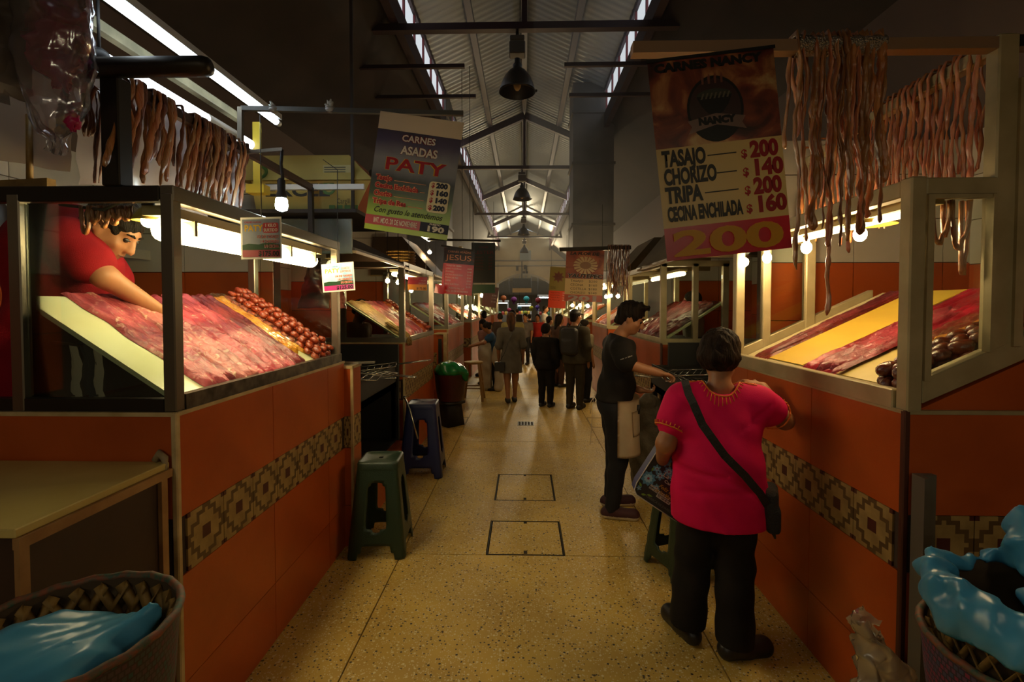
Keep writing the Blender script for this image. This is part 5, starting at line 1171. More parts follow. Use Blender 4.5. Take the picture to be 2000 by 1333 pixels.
# ================================================= cartons, shelf rail, exhaust hoods
q = B(); q.bar((-2.2, 3.30, 2.425), (-1.085, 3.30, 2.425), .03, .035); tag(q.done('shelf_rail', mat('white_rail', S('c9ccc8'), .4, .1)), 'white shelf rail in front of the cartons above the left grill', 'rail')
q = B(); q.bb(-3.2, -1.15, 3.33, 4.2, 2.26, 2.285); q.bar((-1.2, 3.40, 2.28), (-1.2, 3.40, 3.9), .02, .02); tag(q.done('shelf_board', mat('dark_board', S('2b2420'), .7)), 'dark shelf board under the cartons above the left hood', 'shelf')
CARD = mat('yellow_cardboard', S('c4b063'), .7, col2=S('b09d56'), noise_scale=3); CARDR = mat('orange_cardboard', S('ad5a30'), .7, col2=S('964e2b'), noise_scale=3)
t = root('carton', 'lower meat carton printed EXCEL behind the white shelf rail', 'box', (-1.5, 3.5, 2.285), 'cartons on the left shelf')
def hexbox(x0, x1, y0, y1, z0, z1, tp, inv=False):
    b = B(); a = tp if not inv else 0; c = 0 if not inv else tp
    v = [(x0 - 0, y0 + a, z0), (x1 - a * 2.2, y0 + a, z0), (x1 - a * 2.2, y1, z0), (x0, y1, z0), (x0, y0 + c, z1), (x1 - c * 2.2, y0 + c, z1), (x1 - c * 2.2, y1, z1), (x0, y1, z1)]
    b._add([Vector(p) for p in v], [(0, 3, 2, 1), (4, 5, 6, 7), (0, 1, 5, 4), (2, 3, 7, 6), (3, 0, 4, 7)], 0); b._add([Vector(v[i]) for i in (1, 2, 6, 5)], [(0, 1, 2, 3)], 1); return b
hexbox(-1.93, -1.08, 3.42, 3.86, 2.287, 2.50, .06).done('body', [CARD, CARDR], t)
BLKI = mat('print_black', (.03, .03, .025), .6); GRNI = mat('print_green', S('54753a'), .6)
def lay(o, n): o['kind'] = o.get('kind', 'thing'); return o
inv = W(t).inverted()
text('EXCEL', .125, BLKI, t, inv @ Vector((-1.84, 3.425, 2.395)), (R(90), 0, 0), bold=.004, fit=.46)
text('Cargill', .05, BLKI, t, inv @ Vector((-1.33, 3.445, 2.345)), (R(90 + 14), 0, 0), fit=.09)
for k in range(4): q = B(); q.bb(-1.39 + .055 * k, -1.35 + .055 * k, 3.452, 3.456, 2.30, 2.335); q.done('printed_mark', GRNI, t)
q = B(); q.lathe((-1.38, 3.424, 2.45), [(.03, 0), (.05, 0), (.05, .001)], 20, m=Matrix.Rotation(R(90), 3, 'X')); q.done('printed_seal', GRNI, t)
t = root('carton', 'upper yellow meat carton with dented lid resting on the EXCEL carton', 'box', (-1.5, 3.5, 2.50), 'cartons on the left shelf'); inv = W(t).inverted()
hexbox(-2.0, -1.06, 3.40, 3.86, 2.502, 2.70, .09, True).done('body', [CARD, CARDR], t)
q = B(); q.bb(-1.42, -1.22, 3.425, 3.43, 2.55, 2.61); q.done('printed_label', mat('pale_label', S('b5a96f'), .6), t)
for k in range(3): q = B(); q.bb(-1.41, -1.26, 3.421, 3.426, 2.56 + .016 * k, 2.564 + .016 * k); q.done('printed_rule', BLKI, t)
q = B(); q.lathe((-1.86, 3.41, 2.56), [(.03, 0), (.055, 0), (.055, .001)], 20, m=Matrix.Rotation(R(75), 3, 'X')); q.done('printed_seal', GRNI, t)
q = B(); q.ball((-1.135, 3.62, 2.60), (.012, .05, .03), 12); q.done('hand_hole', BLACK, t)
def hood(s, xf, y0, y1, z, label, m, panel=None, ztop=2.55):
    t = root('exhaust_hood', label, 'hood', (s * (xf + .4), (y0 + y1) / 2, z))
    q = B(); xb = xf + .85
    q._add([Vector(p) for p in ((s * xf, y0, z), (s * xf, y1, z), (s * xf, y1, z + .03), (s * xf, y0, z + .03), (s * (xf + .45), y0 + .1, ztop), (s * (xf + .45), y1 - .1, ztop))], [(0, 1, 2, 3), (3, 2, 5, 4)])
    q._add([Vector(p) for p in ((s * xf, y0, z), (s * xb, y0, z), (s * xb, y0 + .1, ztop), (s * (xf + .45), y0 + .1, ztop), (s * xf, y0, z + .03))], [(0, 1, 2, 3, 4)])
    q._add([Vector(p) for p in ((s * xf, y1, z), (s * xb, y1, z), (s * xb, y1 - .1, ztop), (s * (xf + .45), y1 - .1, ztop), (s * xf, y1, z + .03))], [(4, 3, 2, 1, 0)])
    q.done('hood_shell', m, t)
    q = B(); q.bar((s * (xf - .004), y0, z), (s * (xf - .004), y1, z), .014, .02); q.bar((s * xf, y0, z), (s * xb, y0, z), .014, .02); q.done('rim', mat('lit_rim', S('a88f66'), .35, .6), t)
    if panel: q = B(); q.bb(s * panel[0], s * panel[1], y0 - .012, y0, panel[2], panel[3]); q.done('end_panel', mat('stainless_panel', S('9aa29a'), .25, .75, col2=S('828a80'), noise_scale=4), t, bevel=.003)
    return t
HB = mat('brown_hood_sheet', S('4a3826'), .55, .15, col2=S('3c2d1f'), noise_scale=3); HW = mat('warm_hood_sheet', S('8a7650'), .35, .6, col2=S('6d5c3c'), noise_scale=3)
hood(-1, 1.2, 3.43, 5.05, 2.0, 'brown exhaust hood with stainless end panel over the left grill', HB, (1.215, 1.83, 1.985, 2.235), 2.26)
hood(1, 1.30, 4.0, 5.7, 2.02, 'warm lit exhaust hood over the right grill, behind the 200 banner', HW, None, 2.62)
hood(-1, 1.2, 6.45, 7.55, 2.02, 'second exhaust hood along the left row', HB)
hood(1, 1.32, 6.6, 7.8, 2.02, 'second exhaust hood along the right row', HW)
for i, (x, y) in enumerate(((-1.62, 5.2), (-1.62, 5.2))):
    pass
for k in range(5):
    q = B(); zz = 2.06 + .032 * k; q.lathe((-1.36, 5.35, zz), [(.10, 0), (.15, .005), (.16, .018), (.15, .028), (.10, .03)], 20); tag(q.done('wicker_basket', mat('wicker', S('b08a3e'), .6, col2=S('6f5122'), noise_scale=60, bump=.6, bump_scale=120)), ['lowest', 'second lowest', 'middle', 'second highest', 'topmost'][k] + ' flat wicker basket of the stack on the second left case', 'basket', 'stack of flat wicker baskets')

# ================================================= grills
def grill(s, x0, x1, y0, y1, z, label):
    t = root('charcoal_grill', label, 'grill', (s * (x0 + x1) / 2, (y0 + y1) / 2, 0)); X = lambda x: s * x
    q = B(); q.bb(X(x0), X(x1), y0, y1, z - .28, z - .22); q.bb(X(x0), X(x0 + .02), y0, y1, z - .28, z - .06); q.bb(X(x1 - .02), X(x1), y0, y1, z - .28, z - .02); q.bb(X(x0), X(x1), y0, y0 + .02, z - .28, z - .06); q.bb(X(x0), X(x1), y1 - .02, y1, z - .28, z - .06); q.done('fire_box', BLACK, t)
    for x in (x0 + .03, x1 - .03):
        for y in (y0 + .03, y1 - .03): q = B(); q.bar((X(x), y, 0), (X(x), y, z - .28), .04, .04); q.done('leg', BLACK, t)
    q = B(); q.bb(X(x0), X(x1), y0, y1, .30, .32); q.done('shelf', BLACK, t)
    q = B()
    for k in range(14): y = y0 + .05 + (y1 - y0 - .1) * k / 13; q.bar((X(x0), y, z - .05), (X(x1), y, z - .05), .008, .008)
    q.bar((X(x0 + .01), y0, z - .045), (X(x0 + .01), y1, z - .045), .01, .01); q.bar((X(x1 - .05), y0, z - .045), (X(x1 - .05), y1, z - .045), .01, .01); q.done('grate', STEEL_D, t)
    q = B()
    for k in range(60): q.ball((X(rnd.uniform(x0 + .05, x1 - .05)), rnd.uniform(y0 + .05, y1 - .05), z - .2 + rnd.uniform(0, .03)), (.03, .025, .02), 6)
    o = q.done('charcoal', mat('charcoal', (.02, .018, .017), .9, bump=.8, bump_scale=60), t); o['kind'] = 'stuff'
    return t
grill(-1, 1.25, 1.85, 3.50, 4.75, 1.10, 'sooty charcoal grill between the first two left counters')
grill(1, 1.22, 1.85, 3.45, 4.70, 1.10, 'sooty charcoal grill where the young man in black works')
CHROME = mat('bright_wire', S('b5b0a5'), .25, .9)
def hand_grate(c, ang, L_, w_, label, handle=.3, tilt=0, nb=8):
    t = root('wire_grill_basket', label, 'grill basket', c, 'wire grill baskets', (0, tilt, ang)); q = B()
    for y in (-w_ / 2, w_ / 2): q.tube([(-L_ / 2, y, 0), (L_ / 2, y, 0)], .004, 6)
    for k in range(nb): x = -L_ / 2 + L_ * k / (nb - 1); q.tube([(x, -w_ / 2, 0), (x, w_ / 2, 0)], .0028, 5)
    me = bpy.data.meshes.new('wires'); q.bm.to_mesh(me); q.bm.free(); me.materials.append(CHROME); obj('wires', me, t)
    q = B(); q.tube([(L_ / 2, -.03, 0), (L_ / 2 + handle * .8, -.025, .0), (L_ / 2 + handle, -.012, 0), (L_ / 2 + handle, .012, 0), (L_ / 2 + handle * .8, .025, 0), (L_ / 2, .03, 0)], .0045, 6)
    me = bpy.data.meshes.new('handle'); q.bm.to_mesh(me); q.bm.free(); me.materials.append(CHROME); obj('handle', me, t); return t
hand_grate((-1.30, 3.64, 1.085), R(8), .40, .30, 'wire grill basket with bright edge nearest the pilaster, left grill', .12, R(4))
hand_grate((-1.32, 4.15, 1.085), R(14), .42, .30, 'wire grill basket with long handle pointing into the aisle, left grill', .30, R(-6))
hand_grate((-1.22, 3.95, 1.065), R(-10), .30, .22, 'lower small wire grill basket with loop handle, left grill', .2, R(4))
hand_grate((1.28, 3.60, 1.13), R(155), .42, .34, 'upper wire grill basket held in both hands of the young man', .05, R(5), 10)
hand_grate((1.22, 3.66, 1.06), R(172), .36, .30, 'lower wire grill basket under the hand of the young man', .2, R(-4), 9)
# dark hood plate behind the woman and iron plate of the left grill
q = B(); q.bb(1.36, 1.95, 4.60, 4.64, .72, 1.27); tag(q.done('fire_guard', BLACK), 'sooty black fire guard plate behind the head of the woman in pink', 'plate')
q = B(); q.bb(-1.95, -1.23, 4.70, 4.74, .3, 1.24); tag(q.done('fire_guard', BLACK), 'sooty black plate under the second left meat case', 'plate')
q = B(); q.bar((-1.33, 3.30, 1.225), (-1.04, 3.35, 1.225), .05, .012); tag(q.done('metal_flat', CHROME), 'bright flat metal bar lying on top of the orange pilaster', 'bar')
q = B(); q.tube([U(790, 776, Y=4.45), U(800, 800, Y=4.40), U(816, 858, Y=4.30)], .008, 8); q.tube([U(788, 777, Y=4.45), U(794, 777, Y=4.45)], .014, 8); tag(q.done('poker', CHROME), 'bright iron poker leaning beside the blue stool', 'poker')
q = B(); q.bb(-1.75, -1.15, 3.45, 4.7, 0, .30); tag(q.done('tiled_plinth', ORANGE), 'low orange plinth on the floor under the left grill', 'plinth')
q = B(); q.bb(1.22, 1.9, 3.45, 4.75, 0, .26); tag(q.done('tiled_plinth', ORANGE), 'low orange plinth on the floor under the right grill', 'plinth')

# ================================================= plastic stools, wooden stool, bucket
def stool(c, h, wt, wb, m, label, rotz=0, cut=.55):
    t = root('plastic_stool', label, 'stool', c, 'plastic stools', (0, 0, rotz)); b = B(); nz_ = 14; nc = 8
    def half(z): k = z / h; return wb / 2 + (wt / 2 - wb / 2) * k
    # four side panels each with an arched opening and a foot opening
    for sd in range(4):
        rot = Matrix.Rotation(PI / 2 * sd, 3, 'Z'); cols = 16; rows = 28; vs = {}
        def keep(u, v):
            z = v; au = abs(u)
            if .30 < z < .80:
                wid = .42 if z < .66 else .42 * math.sqrt(max(0, 1 - ((z - .66) / .14) ** 2))
                if z < .36: wid = .42 * math.sqrt(max(0, 1 - ((.36 - z) / .06) ** 2)) * .999 + .0
                if au < wid: return False
            if z < .14 and au < .62 * math.sqrt(max(0, 1 - (z / .14) ** 2 * .6)): return False
            return True
        for i in range(cols):
            for j in range(rows):
                u = (i + .5) / cols * 2 - 1; v = (j + .5) / rows
                if keep(u, v):
                    f = []
                    for a, c_ in ((i, j), (i + 1, j), (i + 1, j + 1), (i, j + 1)):
                        if (a, c_) not in vs:
                            z = c_ / rows * h; hf = half(z); uu = a / cols * 2 - 1; rr = .16
                            x = uu * hf; y = -hf
                            e = max(0, abs(uu) - (1 - rr)) / rr; y += (1 - math.sqrt(max(0, 1 - e * e * .5))) * hf * rr * 2.2
                            vs[(a, c_)] = b.bm.verts.new(rot @ Vector((x, y, z)))
                        f.append(vs[(a, c_)])
                    fc = b.bm.faces.new(f); fc.smooth = True
    bmesh.ops.remove_doubles(b.bm, verts=b.bm.verts, dist=.004)
    bmesh.ops.smooth_vert(b.bm, verts=[v for v in b.bm.verts if v.is_boundary], factor=.5, use_axis_x=True, use_axis_y=True, use_axis_z=True)
    bmesh.ops.recalc_face_normals(b.bm, faces=b.bm.faces); bmesh.ops.solidify(b.bm, geom=list(b.bm.faces), thickness=.006)
    me = bpy.data.meshes.new('legs'); b.bm.to_mesh(me); b.bm.free(); me.materials.append(m); obj('legs', me, t)
    b = B(); pts = []; r_ = wt * .16; hw = wt / 2 + .006
    for cx, cyy, a0 in ((hw - r_, -hw + r_, -90), (hw - r_, hw - r_, 0), (-hw + r_, hw - r_, 90), (-hw + r_, -hw + r_, 180)):
        for k in range(6): a = R(a0 + 18 * k); pts.append((cx + r_ * math.cos(a), cyy + r_ * math.sin(a)))
    rings = [[(x * s_, y * s_, z) for x, y in pts] for s_, z in ((1.01, h - .05), (1.01, h - .012), (.97, h), (.86, h), (.84, h - .004), (.10, h - .004))]
    vv = [[b.bm.verts.new(p) for p in r__] for r__ in rings]
    for a, c_ in zip(vv, vv[1:]):
        for k in range(len(pts)): f = b.bm.faces.new((a[k], a[(k + 1) % len(pts)], c_[(k + 1) % len(pts)], c_[k])); f.smooth = True
    me = bpy.data.meshes.new('seat'); b.bm.to_mesh(me); b.bm.free(); me.materials.append(m); obj('seat', me, t)
    return t
PG = mat('green_plastic', S('1f3324'), .38, bump=.15, bump_scale=200); PBL = mat('blue_plastic', S('1b2350'), .38, bump=.1, bump_scale=200)
stool((-.955, 3.20, 0), .61, .25, .37, PG, 'dark green plastic stool at the end of the near left counter', R(4))
stool((-.98, 4.66, 0), .69, .27, .41, PBL, 'navy blue plastic stool in front of the second left counter', R(3))
stool((.98, 2.98, 0), .47, .25, .36, PG, 'dark green plastic stool hidden behind the woman in pink', R(20))
def wood_stool(c, h, label):
    t = root('wooden_stool', label, 'stool', c); c = Vector(c); m = mat('pale_wood', S('a5803f'), .55, col2=S('8a682f'), noise_scale=10, stretch=(1, 1, .2))
    q = B(); q.lathe(c, [(.0, h - .035), (.155, h - .035), (.165, h - .02), (.165, h - .005), (.155, h), (0, h)], 24); q.done('seat', m, t)
    for sx in (-1, 1):
        for sy in (-1, 1): q = B(); q.bar(c + Vector((sx * .10, sy * .10, h - .035)), c + Vector((sx * .17, sy * .17, 0)), .04, .04); q.done('leg', m, t)
    for sy in (-1, 1): q = B(); q.bar(c + Vector((-.145, sy * .145, .22)), c + Vector((.145, sy * .145, .22)), .03, .02); q.done('stretcher', m, t)
    for sx in (-1, 1): q = B(); q.bar(c + Vector((sx * .135, -.135, .30)), c + Vector((sx * .135, .135, .30)), .02, .03); q.done('stretcher', m, t)
wood_stool((-.87, 8.3, 0), .66, 'pale round wooden stool by the third left counter')
t = root('bucket', 'dark red bucket covered by a green plastic bag on a black stand', 'bucket', (-1.00, 6.55, 0)); c = Vector((-1.0, 6.55, 0))
q = B(); q.lathe(c, [(.17, .34), (.19, .45), (.215, .68), (.22, .70)], 24); q.done('pail', mat('dark_red_plastic', S('4a1812'), .4, col2=S('2e110d'), noise_scale=4), t)
q = B(); q.lathe(c, [(.0, .33), (.20, .33), (.20, .30), (.15, .28)], 4); q.lathe(c, [(.15, .28), (.19, 0), (.16, 0), (.12, .27)], 4); q.done('stand', RUB, t)
sd = SDF((-1.3, 6.25, .55), (-.68, 6.85, .98), .014)
sd.ell((-1.0, 6.55, .74), (.22, .22, .10)).ell((-1.02, 6.5, .80), (.13, .12, .07), k=.05).ell((-.83, 6.45, .72), (.07, .05, .06), k=.03).ell((-.78, 6.46, .67), (.04, .03, .06), k=.03)
sd.warp(lambda x, y, z: .012 * np.sin(34 * x + 20 * z) * np.sin(29 * y - 26 * z))
tag(obj('green_bag', sd.mesh('green_bag', mat('green_bag', S('1f7a3c'), .22, col2=S('14552a'), noise_scale=9))), 'crumpled bright green plastic bag on top of the dark red bucket', 'bag')
q = B(); q.bb(-1.32, -1.20, 7.3, 7.56, 0, 1.18); tag(q.done('service_panel', ORANGE), 'narrow orange tiled panel with cream edge before the third left counter', 'panel')
q = B(); q.bar((-1.19, 7.28, 0), (-1.19, 7.28, 1.2), .05, .03); q.bb(-1.36, -1.18, 7.27, 7.57, 1.185, 1.20); tag(q.done('panel_trim', CREAM), 'cream edge strip on the narrow orange panel', 'trim')
q = B(); q.bar((-1.27, 7.285, .5), (-1.27, 7.285, 1.12), .05, .012); tag(q.done('iron_strap', RUB), 'dark iron strap on the narrow orange panel of the left row', 'strap')

# ================================================= foreground baskets
def basket(c, r, h, depth, label, bands, fold=False):
    """woven palm basket with diagonal weave inside and coloured bands outside"""
    t = root('woven_basket', label, 'basket', c); c = Vector(c); n = 48
    mo = bpy.data.materials.new('basket_weave'); mo.use_nodes = True; nt = mo.node_tree; p = nt.nodes['Principled BSDF']; L = nt.links.new
    tc = nt.nodes.new('ShaderNodeTexCoord'); sp = nt.nodes.new('ShaderNodeSeparateXYZ'); L(tc.outputs['Object'], sp.inputs[0])
    at_ = nt.nodes.new('ShaderNodeMath'); at_.operation = 'ARCTAN2'; L(sp.outputs['Y'], at_.inputs[0]); L(sp.outputs['X'], at_.inputs[1])
    cb = nt.nodes.new('ShaderNodeCombineXYZ'); L(at_.outputs[0], cb.inputs[0]); L(sp.outputs['Z'], cb.inputs[1])
    mp = nt.nodes.new('ShaderNodeMapping'); mp.inputs['Scale'].default_value = (9, 38, 1); mp.inputs['Rotation'].default_value = (0, 0, R(0)); L(cb.outputs[0], mp.inputs[0])
    ck = nt.nodes.new('ShaderNodeTexBrick'); ck.inputs['Scale'].default_value = 1; ck.inputs['Color1'].default_value = (*bands[0], 1); ck.inputs['Color2'].default_value = (*bands[1], 1); ck.inputs['Mortar'].default_value = (*bands[2], 1); ck.inputs['Mortar Size'].default_value = .07; ck.inputs['Brick Width'].default_value = .5; ck.inputs['Row Height'].default_value = .5
    L(mp.outputs[0], ck.inputs['Vector']); L(ck.outputs['Color'], p.inputs['Base Color']); p.inputs['Roughness'].default_value = .75
    q = B(); q.lathe(c, [(r * .8, 0), (r * .86, h * .3), (r * .95, h * .7), (r, h)], n); q.done('wall', mo, t)
    mi_ = mat('palm_strip', S('8a6a2e'), .7, col2=S('6b4f1f'), noise_scale=25)
    # interior: woven palm strips, over and under
    q = B(); q.lathe(c, [(r * .965, h), (r * .92, h * .7), (r * .82, h * .3), (r * .76, .02), (0, .02)], n); q.done('lining', mat('palm_dark', S('3a2a12'), .8), t)
    for d in (1, -1):
        q = B()
        for k in range(26):
            pts = []
            for j in range(9):
                v = j / 8; a = 2 * PI * k / 26 + d * v * 1.0; rr = r * (.82 + .135 * (.25 + .75 * v)) - .004 - .004 * ((k + j) % 2 if d > 0 else (k + j + 1) % 2)
                pts.append(c + Vector((rr * math.cos(a), rr * math.sin(a), h * (.3 + .68 * v))))
            q.tube(pts, [.013] * 9, 4, flat=.18)
        o = q.done('palm_strip', mi_, t); o['kind'] = 'stuff'
    q = B(); q.tube([c + Vector((r * 1.0 * math.cos(2 * PI * k / 40), r * 1.0 * math.sin(2 * PI * k / 40), h + .004 * (k % 2))) for k in range(40)], .009, 8, closed=True); q.done('rim', mat('rim_weave' + label[:4], bands[3], .7, col2=bands[1], noise_scale=60), t)
    return t
BAGB = mat('sky_blue_bag', S('4b93b8'), .32, col2=S('3d82a8'), noise_scale=4, sss=.0)
basket((-.985, .985, .43), .215, .50, .4, 'woven basket lined with a blue bag, bottom left corner', [S('5a2a2c'), S('2f4a3a'), S('3a2a1a'), S('7a3f24')])
sd = SDF((-1.28, .70, .55), (-.72, 1.25, 1.05), .010)
sd.ell((-1.01, .985, .84), (.165, .18, .085)).ell((-1.06, .93, .885), (.10, .11, .06), k=.06).ell((-.90, 1.07, .85), (.06, .05, .055), k=.03).ell((-.87, 1.09, .89), (.035, .014, .04), (0, .5, .6), k=.02)
sd.warp(lambda x, y, z: .016 * np.abs(np.sin(17 * x + 13 * y + 9 * z + 2 * np.sin(14 * z + 9 * y))) + .008 * np.abs(np.sin(37 * y - 29 * x + 21 * z + 2 * np.sin(23 * x))) - .010)
tag(obj('blue_bag', sd.mesh('blue_bag', BAGB)), 'crumpled light blue plastic bag filling the basket at the bottom left', 'bag')
q = B()
for k in range(6): q.bb(-1.22, -.75, .76, 1.21, .03 + .07 * k, .085 + .07 * k)
for x in (-1.19, -.78):
    for y in (.79, 1.18): q.bb(x - .02, x + .02, y - .02, y + .02, 0, .43)
tag(q.done('slatted_crate', mat('crate_wood', S('6b4a24'), .7)), 'slatted wooden crate under the blue lined basket, bottom left', 'crate')
basket((1.20, 1.12, .40), .228, .42, .4, 'woven basket with pink and blue edge under a rolled blue bag, bottom right corner', [S('7a2340'), S('33405a'), S('2a2230'), S('3a3f58')])
sd = SDF((.88, .76, .60), (1.62, 1.50, 1.22), .009)
# rolled plastic collar folded over the rim plus a bunched bag behind it
cc = Vector((1.215, 1.13, .945))
for k in range(28):
    a0, a1 = 2 * PI * k / 28, 2 * PI * (k + 1) / 28
    f = lambda a: (cc.x + .205 * math.cos(a), cc.y + .205 * math.sin(a), cc.z + .018 * math.sin(2 * a + 1)); g_r = lambda a: .030 + .012 * math.sin(3 * a + .5)
    sd.cap(f(a0), f(a1), g_r(a0), g_r(a1), .012)
for k in range(20):
    a0 = PI + 2.6 * k / 19 * 1.0 - .2; p = (cc.x + .225 * math.cos(a0), cc.y + .225 * math.sin(a0), cc.z - .03 - .02 * math.sin(k * 1.3)); sd.ell(p, (.034, .034, .042), k=.03)
sd.ell((1.36, 1.26, 1.0), (.11, .09, .11), k=.04).ell((1.27, 1.10, .93), (.12, .12, .045), k=.04).ell((1.40, 1.10, 1.01), (.09, .07, .08), (0, .4, .3), k=.04)
sd.warp(lambda x, y, z: .016 * np.abs(np.sin(19 * x + 13 * y + 9 * z + 2 * np.sin(14 * z + 9 * y))) + .008 * np.abs(np.sin(37 * y - 29 * x + 21 * z + 2 * np.sin(23 * x))) + .003 * np.sin(90 * x + 44 * z) * np.sin(76 * y) - .010)
# plain palm basket standing inside the coloured one
ti = root('palm_basket', 'plain woven palm basket inside the coloured one at the bottom right', 'basket', (1.215, 1.13, .46)); ci = Vector((1.215, 1.13, .46))
q = B(); q.lathe(ci, [(0, 0), (.15, 0), (.175, .2), (.198, .38), (.207, .47)], 40); q.lathe(ci, [(.203, .47), (.19, .36), (.168, .2), (.145, .01), (0, .01)], 40); q.done('wall', mat('palm_dark', S('3a2a12'), .8), ti)
for d_ in (1, -1):
    q = B()
    for k in range(30):
        pts = []
        for j in range(8):
            v = j / 7; a = 2 * PI * k / 30 + d_ * v * .75; rr = .176 + .032 * v + .004 + .0035 * ((k + j + (d_ < 0)) % 2); pts.append(ci + Vector((rr * math.cos(a), rr * math.sin(a), .20 + .26 * v)))
        q.tube(pts, [.0115] * 8, 4, flat=.2)
    o = q.done('palm_strip', mat('palm_strip', S('8a6a2e'), .7), ti); o['kind'] = 'stuff'
tag(obj('blue_bag', sd.mesh('blue_bag', BAGB)), 'blue plastic bag rolled over the rim of the basket at the bottom right', 'bag')
q = B()
for k in range(6): q.bb(.97, 1.43, .89, 1.35, .03 + .065 * k, .08 + .065 * k)
for x in (1.0, 1.40):
    for y in (.92, 1.32): q.bb(x - .02, x + .02, y - .02, y + .02, 0, .40)
tag(q.done('slatted_crate', mat('crate_wood', S('6b4a24'), .7)), 'slatted wooden crate under the rolled blue bag basket, bottom right', 'crate')
CLB = film('yellowish_film', (.66, .55, .38), .38, .2, .6)
crinkle(lambda u, v: Vector((1.05 + (.105 - .07 * v) * math.cos(2 * PI * u) * (1 + .18 * math.cos(6 * PI * u + 3 * v)) - .07 * v * v, 1.40 + (.07 - .035 * v) * math.sin(2 * PI * u) * (1 + .2 * math.cos(10 * PI * u)), .42 + .28 * v + .03 * v * math.cos(2 * PI * u + 2.6))), 60, 34, CLB, 'knotted clear plastic bag hanging beside the bottom right basket', 'plastic_bag', 'bag', .03, 6, 51)
crinkle(lambda u, v: Vector((.945 + .06 * u + .02 * math.cos(6 * v), 1.39 + .01 * math.sin(7 * u), .68 + .08 * v * (1 - .6 * u))), 10, 12, CLB, 'loose twisted top of the clear plastic bag by the bottom right basket', 'plastic_flap', 'plastic', .014, 7, 57)
# ================================================= the arch end
t = root('hanging_screen', 'dark flat screen hanging in the arch at the end of the hall', 'screen', (-.25, 30.6, 2.5))
q = B(); q.bb(-.72, .42, 30.55, 30.68, 2.75, 3.33); q.done('case', mat('screen_black', (.012, .012, .013), .9, spec=.05), t, bevel=.02); q = B(); q.tube([(-.15, 30.62, 3.3), (-.15, 30.62, 4.4)], .03, 8); q.bar((-.15, 30.6, 3.6), (-.15, 31.05, 3.6), .06, .06); q.done('mount', STEEL_D, t)
q = B(); q.bb(-.75, .45, 30.9, 31.05, 2.45, 2.72); tag(q.done('light_panel', mat('cream_panel', S('d9c08c'), .6)), 'cream panel just below the dark screen in the arch', 'panel')
for i, z in enumerate((4.45, 4.12)): q = B(); q.tube([(-3.2, 30.95, z), (3.2, 30.95, z + .02)], .035, 8); tag(q.done('conduit', mat('grey_conduit', S('7d786c'), .6)), ['upper', 'lower'][i] + ' grey conduit along the cream end wall', 'pipe')
q = B(); q.bb(-.28, .42, 30.9, 30.97, 4.5, 5.1); tag(q.done('fuse_box', mat('pale_blue_box', S('8f9fa3'), .5)), 'pale blue box on the end wall behind the farthest pendant lamp', 'box')
t = root('wall_device', 'small cluster of junction boxes and loudspeaker on the end wall over the arch', 'junction box', (0, 30.8, 3.8))
for (x, z, a, h) in ((-.45, 3.98, .14, .3), (.05, 4.05, .16, .25), (-.02, 3.72, .14, .14), (.16, 3.72, .14, .14), (.14, 3.9, .1, .5)): q = B(); q.bb(x - a / 2, x + a / 2, 30.8, 30.95, z - h / 2, z + h / 2); q.done('junction_box', STEEL_D, t)
PC = [('b5642a', -1.5, 2.15), ('6e1f6a', -.75, 2.05), ('2f9aa3', .15, 2.1), ('7d1f2a', 1.0, 2.0), ('4a7f96', -.35, 1.45), ('b7b52a', .5, 1.45), ('5a3fa0', .95, 1.5), ('a9b83a', .1, 1.1), ('c23f6a', -1.1, 1.3)]
nmq = ['orange', 'purple', 'turquoise', 'dark red', 'blue grey', 'yellow', 'violet', 'lime', 'pink']
for i, (c, x, z) in enumerate(PC):
    t = root('paper_lantern', nmq[i] + ' paper decoration hanging in the passage beyond the arch', 'decoration', (x, 35, z), 'paper decorations beyond the arch')
    q = B(); r0 = .22 if z > 1.9 else .16; q.lathe((x, 35, z), [(.05, r0 * .9), (r0 * .8, r0 * .6), (r0, 0), (r0 * .8, -r0 * .6), (.05, -r0 * .9)], 8); q.done('body', mat('paper_' + c, S(c), .7), t)
    q = B(); q.tube([(x, 35, z + r0 * .9), (x, 35, 3.9)], .01, 5); q.done('cord', RUB, t)
    q = B()
    for k in range(6): q.tube([(x + .04 * math.cos(k), 35 + .04 * math.sin(k), z - r0 * .85), (x + .09 * math.cos(k), 35 + .09 * math.sin(k), z - r0 * 1.5)], .02, 4)
    q.done('tassel', mat('paper_' + c, S(c), .7), t)
for i, (x0, x1, y, z1) in enumerate(((-2.6, -1.2, 37, 1.9), (1.0, 2.7, 36, 2.3), (-.6, .6, 41, 1.7))):
    t = root('passage_stall', ['low pale stall left beyond the arch', 'bright white stall right beyond the arch', 'farthest stall at the back of the passage'][i], 'stall', ((x0 + x1) / 2, y, 0)); q = B(); q.bb(x0, x1, y, y + 1, 0, .9); q.done('counter', mat('far_counter', S('8f8a80'), .6), t)
    for x in (x0 + .05, x1 - .05): q = B(); q.bb(x - .05, x + .05, y, y + .1, .9, z1); q.done('post', mat('far_white', S('cfd2d2'), .5), t)
    q = B(); q.bb(x0, x1, y - .1, y + 1, z1, z1 + .12); q.done('canopy', mat('far_white', S('cfd2d2'), .5), t)
    q = B(); q.tube([(x0 + .1, y + .1, z1 - .1), (x1 - .1, y + .1, z1 - .1)], .03, 8); q.done('tube', glow('far_tube', (.9, .97, 1), 14), t)
    for k in range(5): q = B(); q.lathe((x0 + .2 + (x1 - x0 - .4) * k / 4, y + .3, .9), [(.1, 0), (.12, .12), (.09, .25), (.0, .27)], 8); q.done('goods', mat('goods%d' % (k % 3), [S('a83a2a'), S('c9a23a'), S('4a7a4a')][k % 3], .6), t)
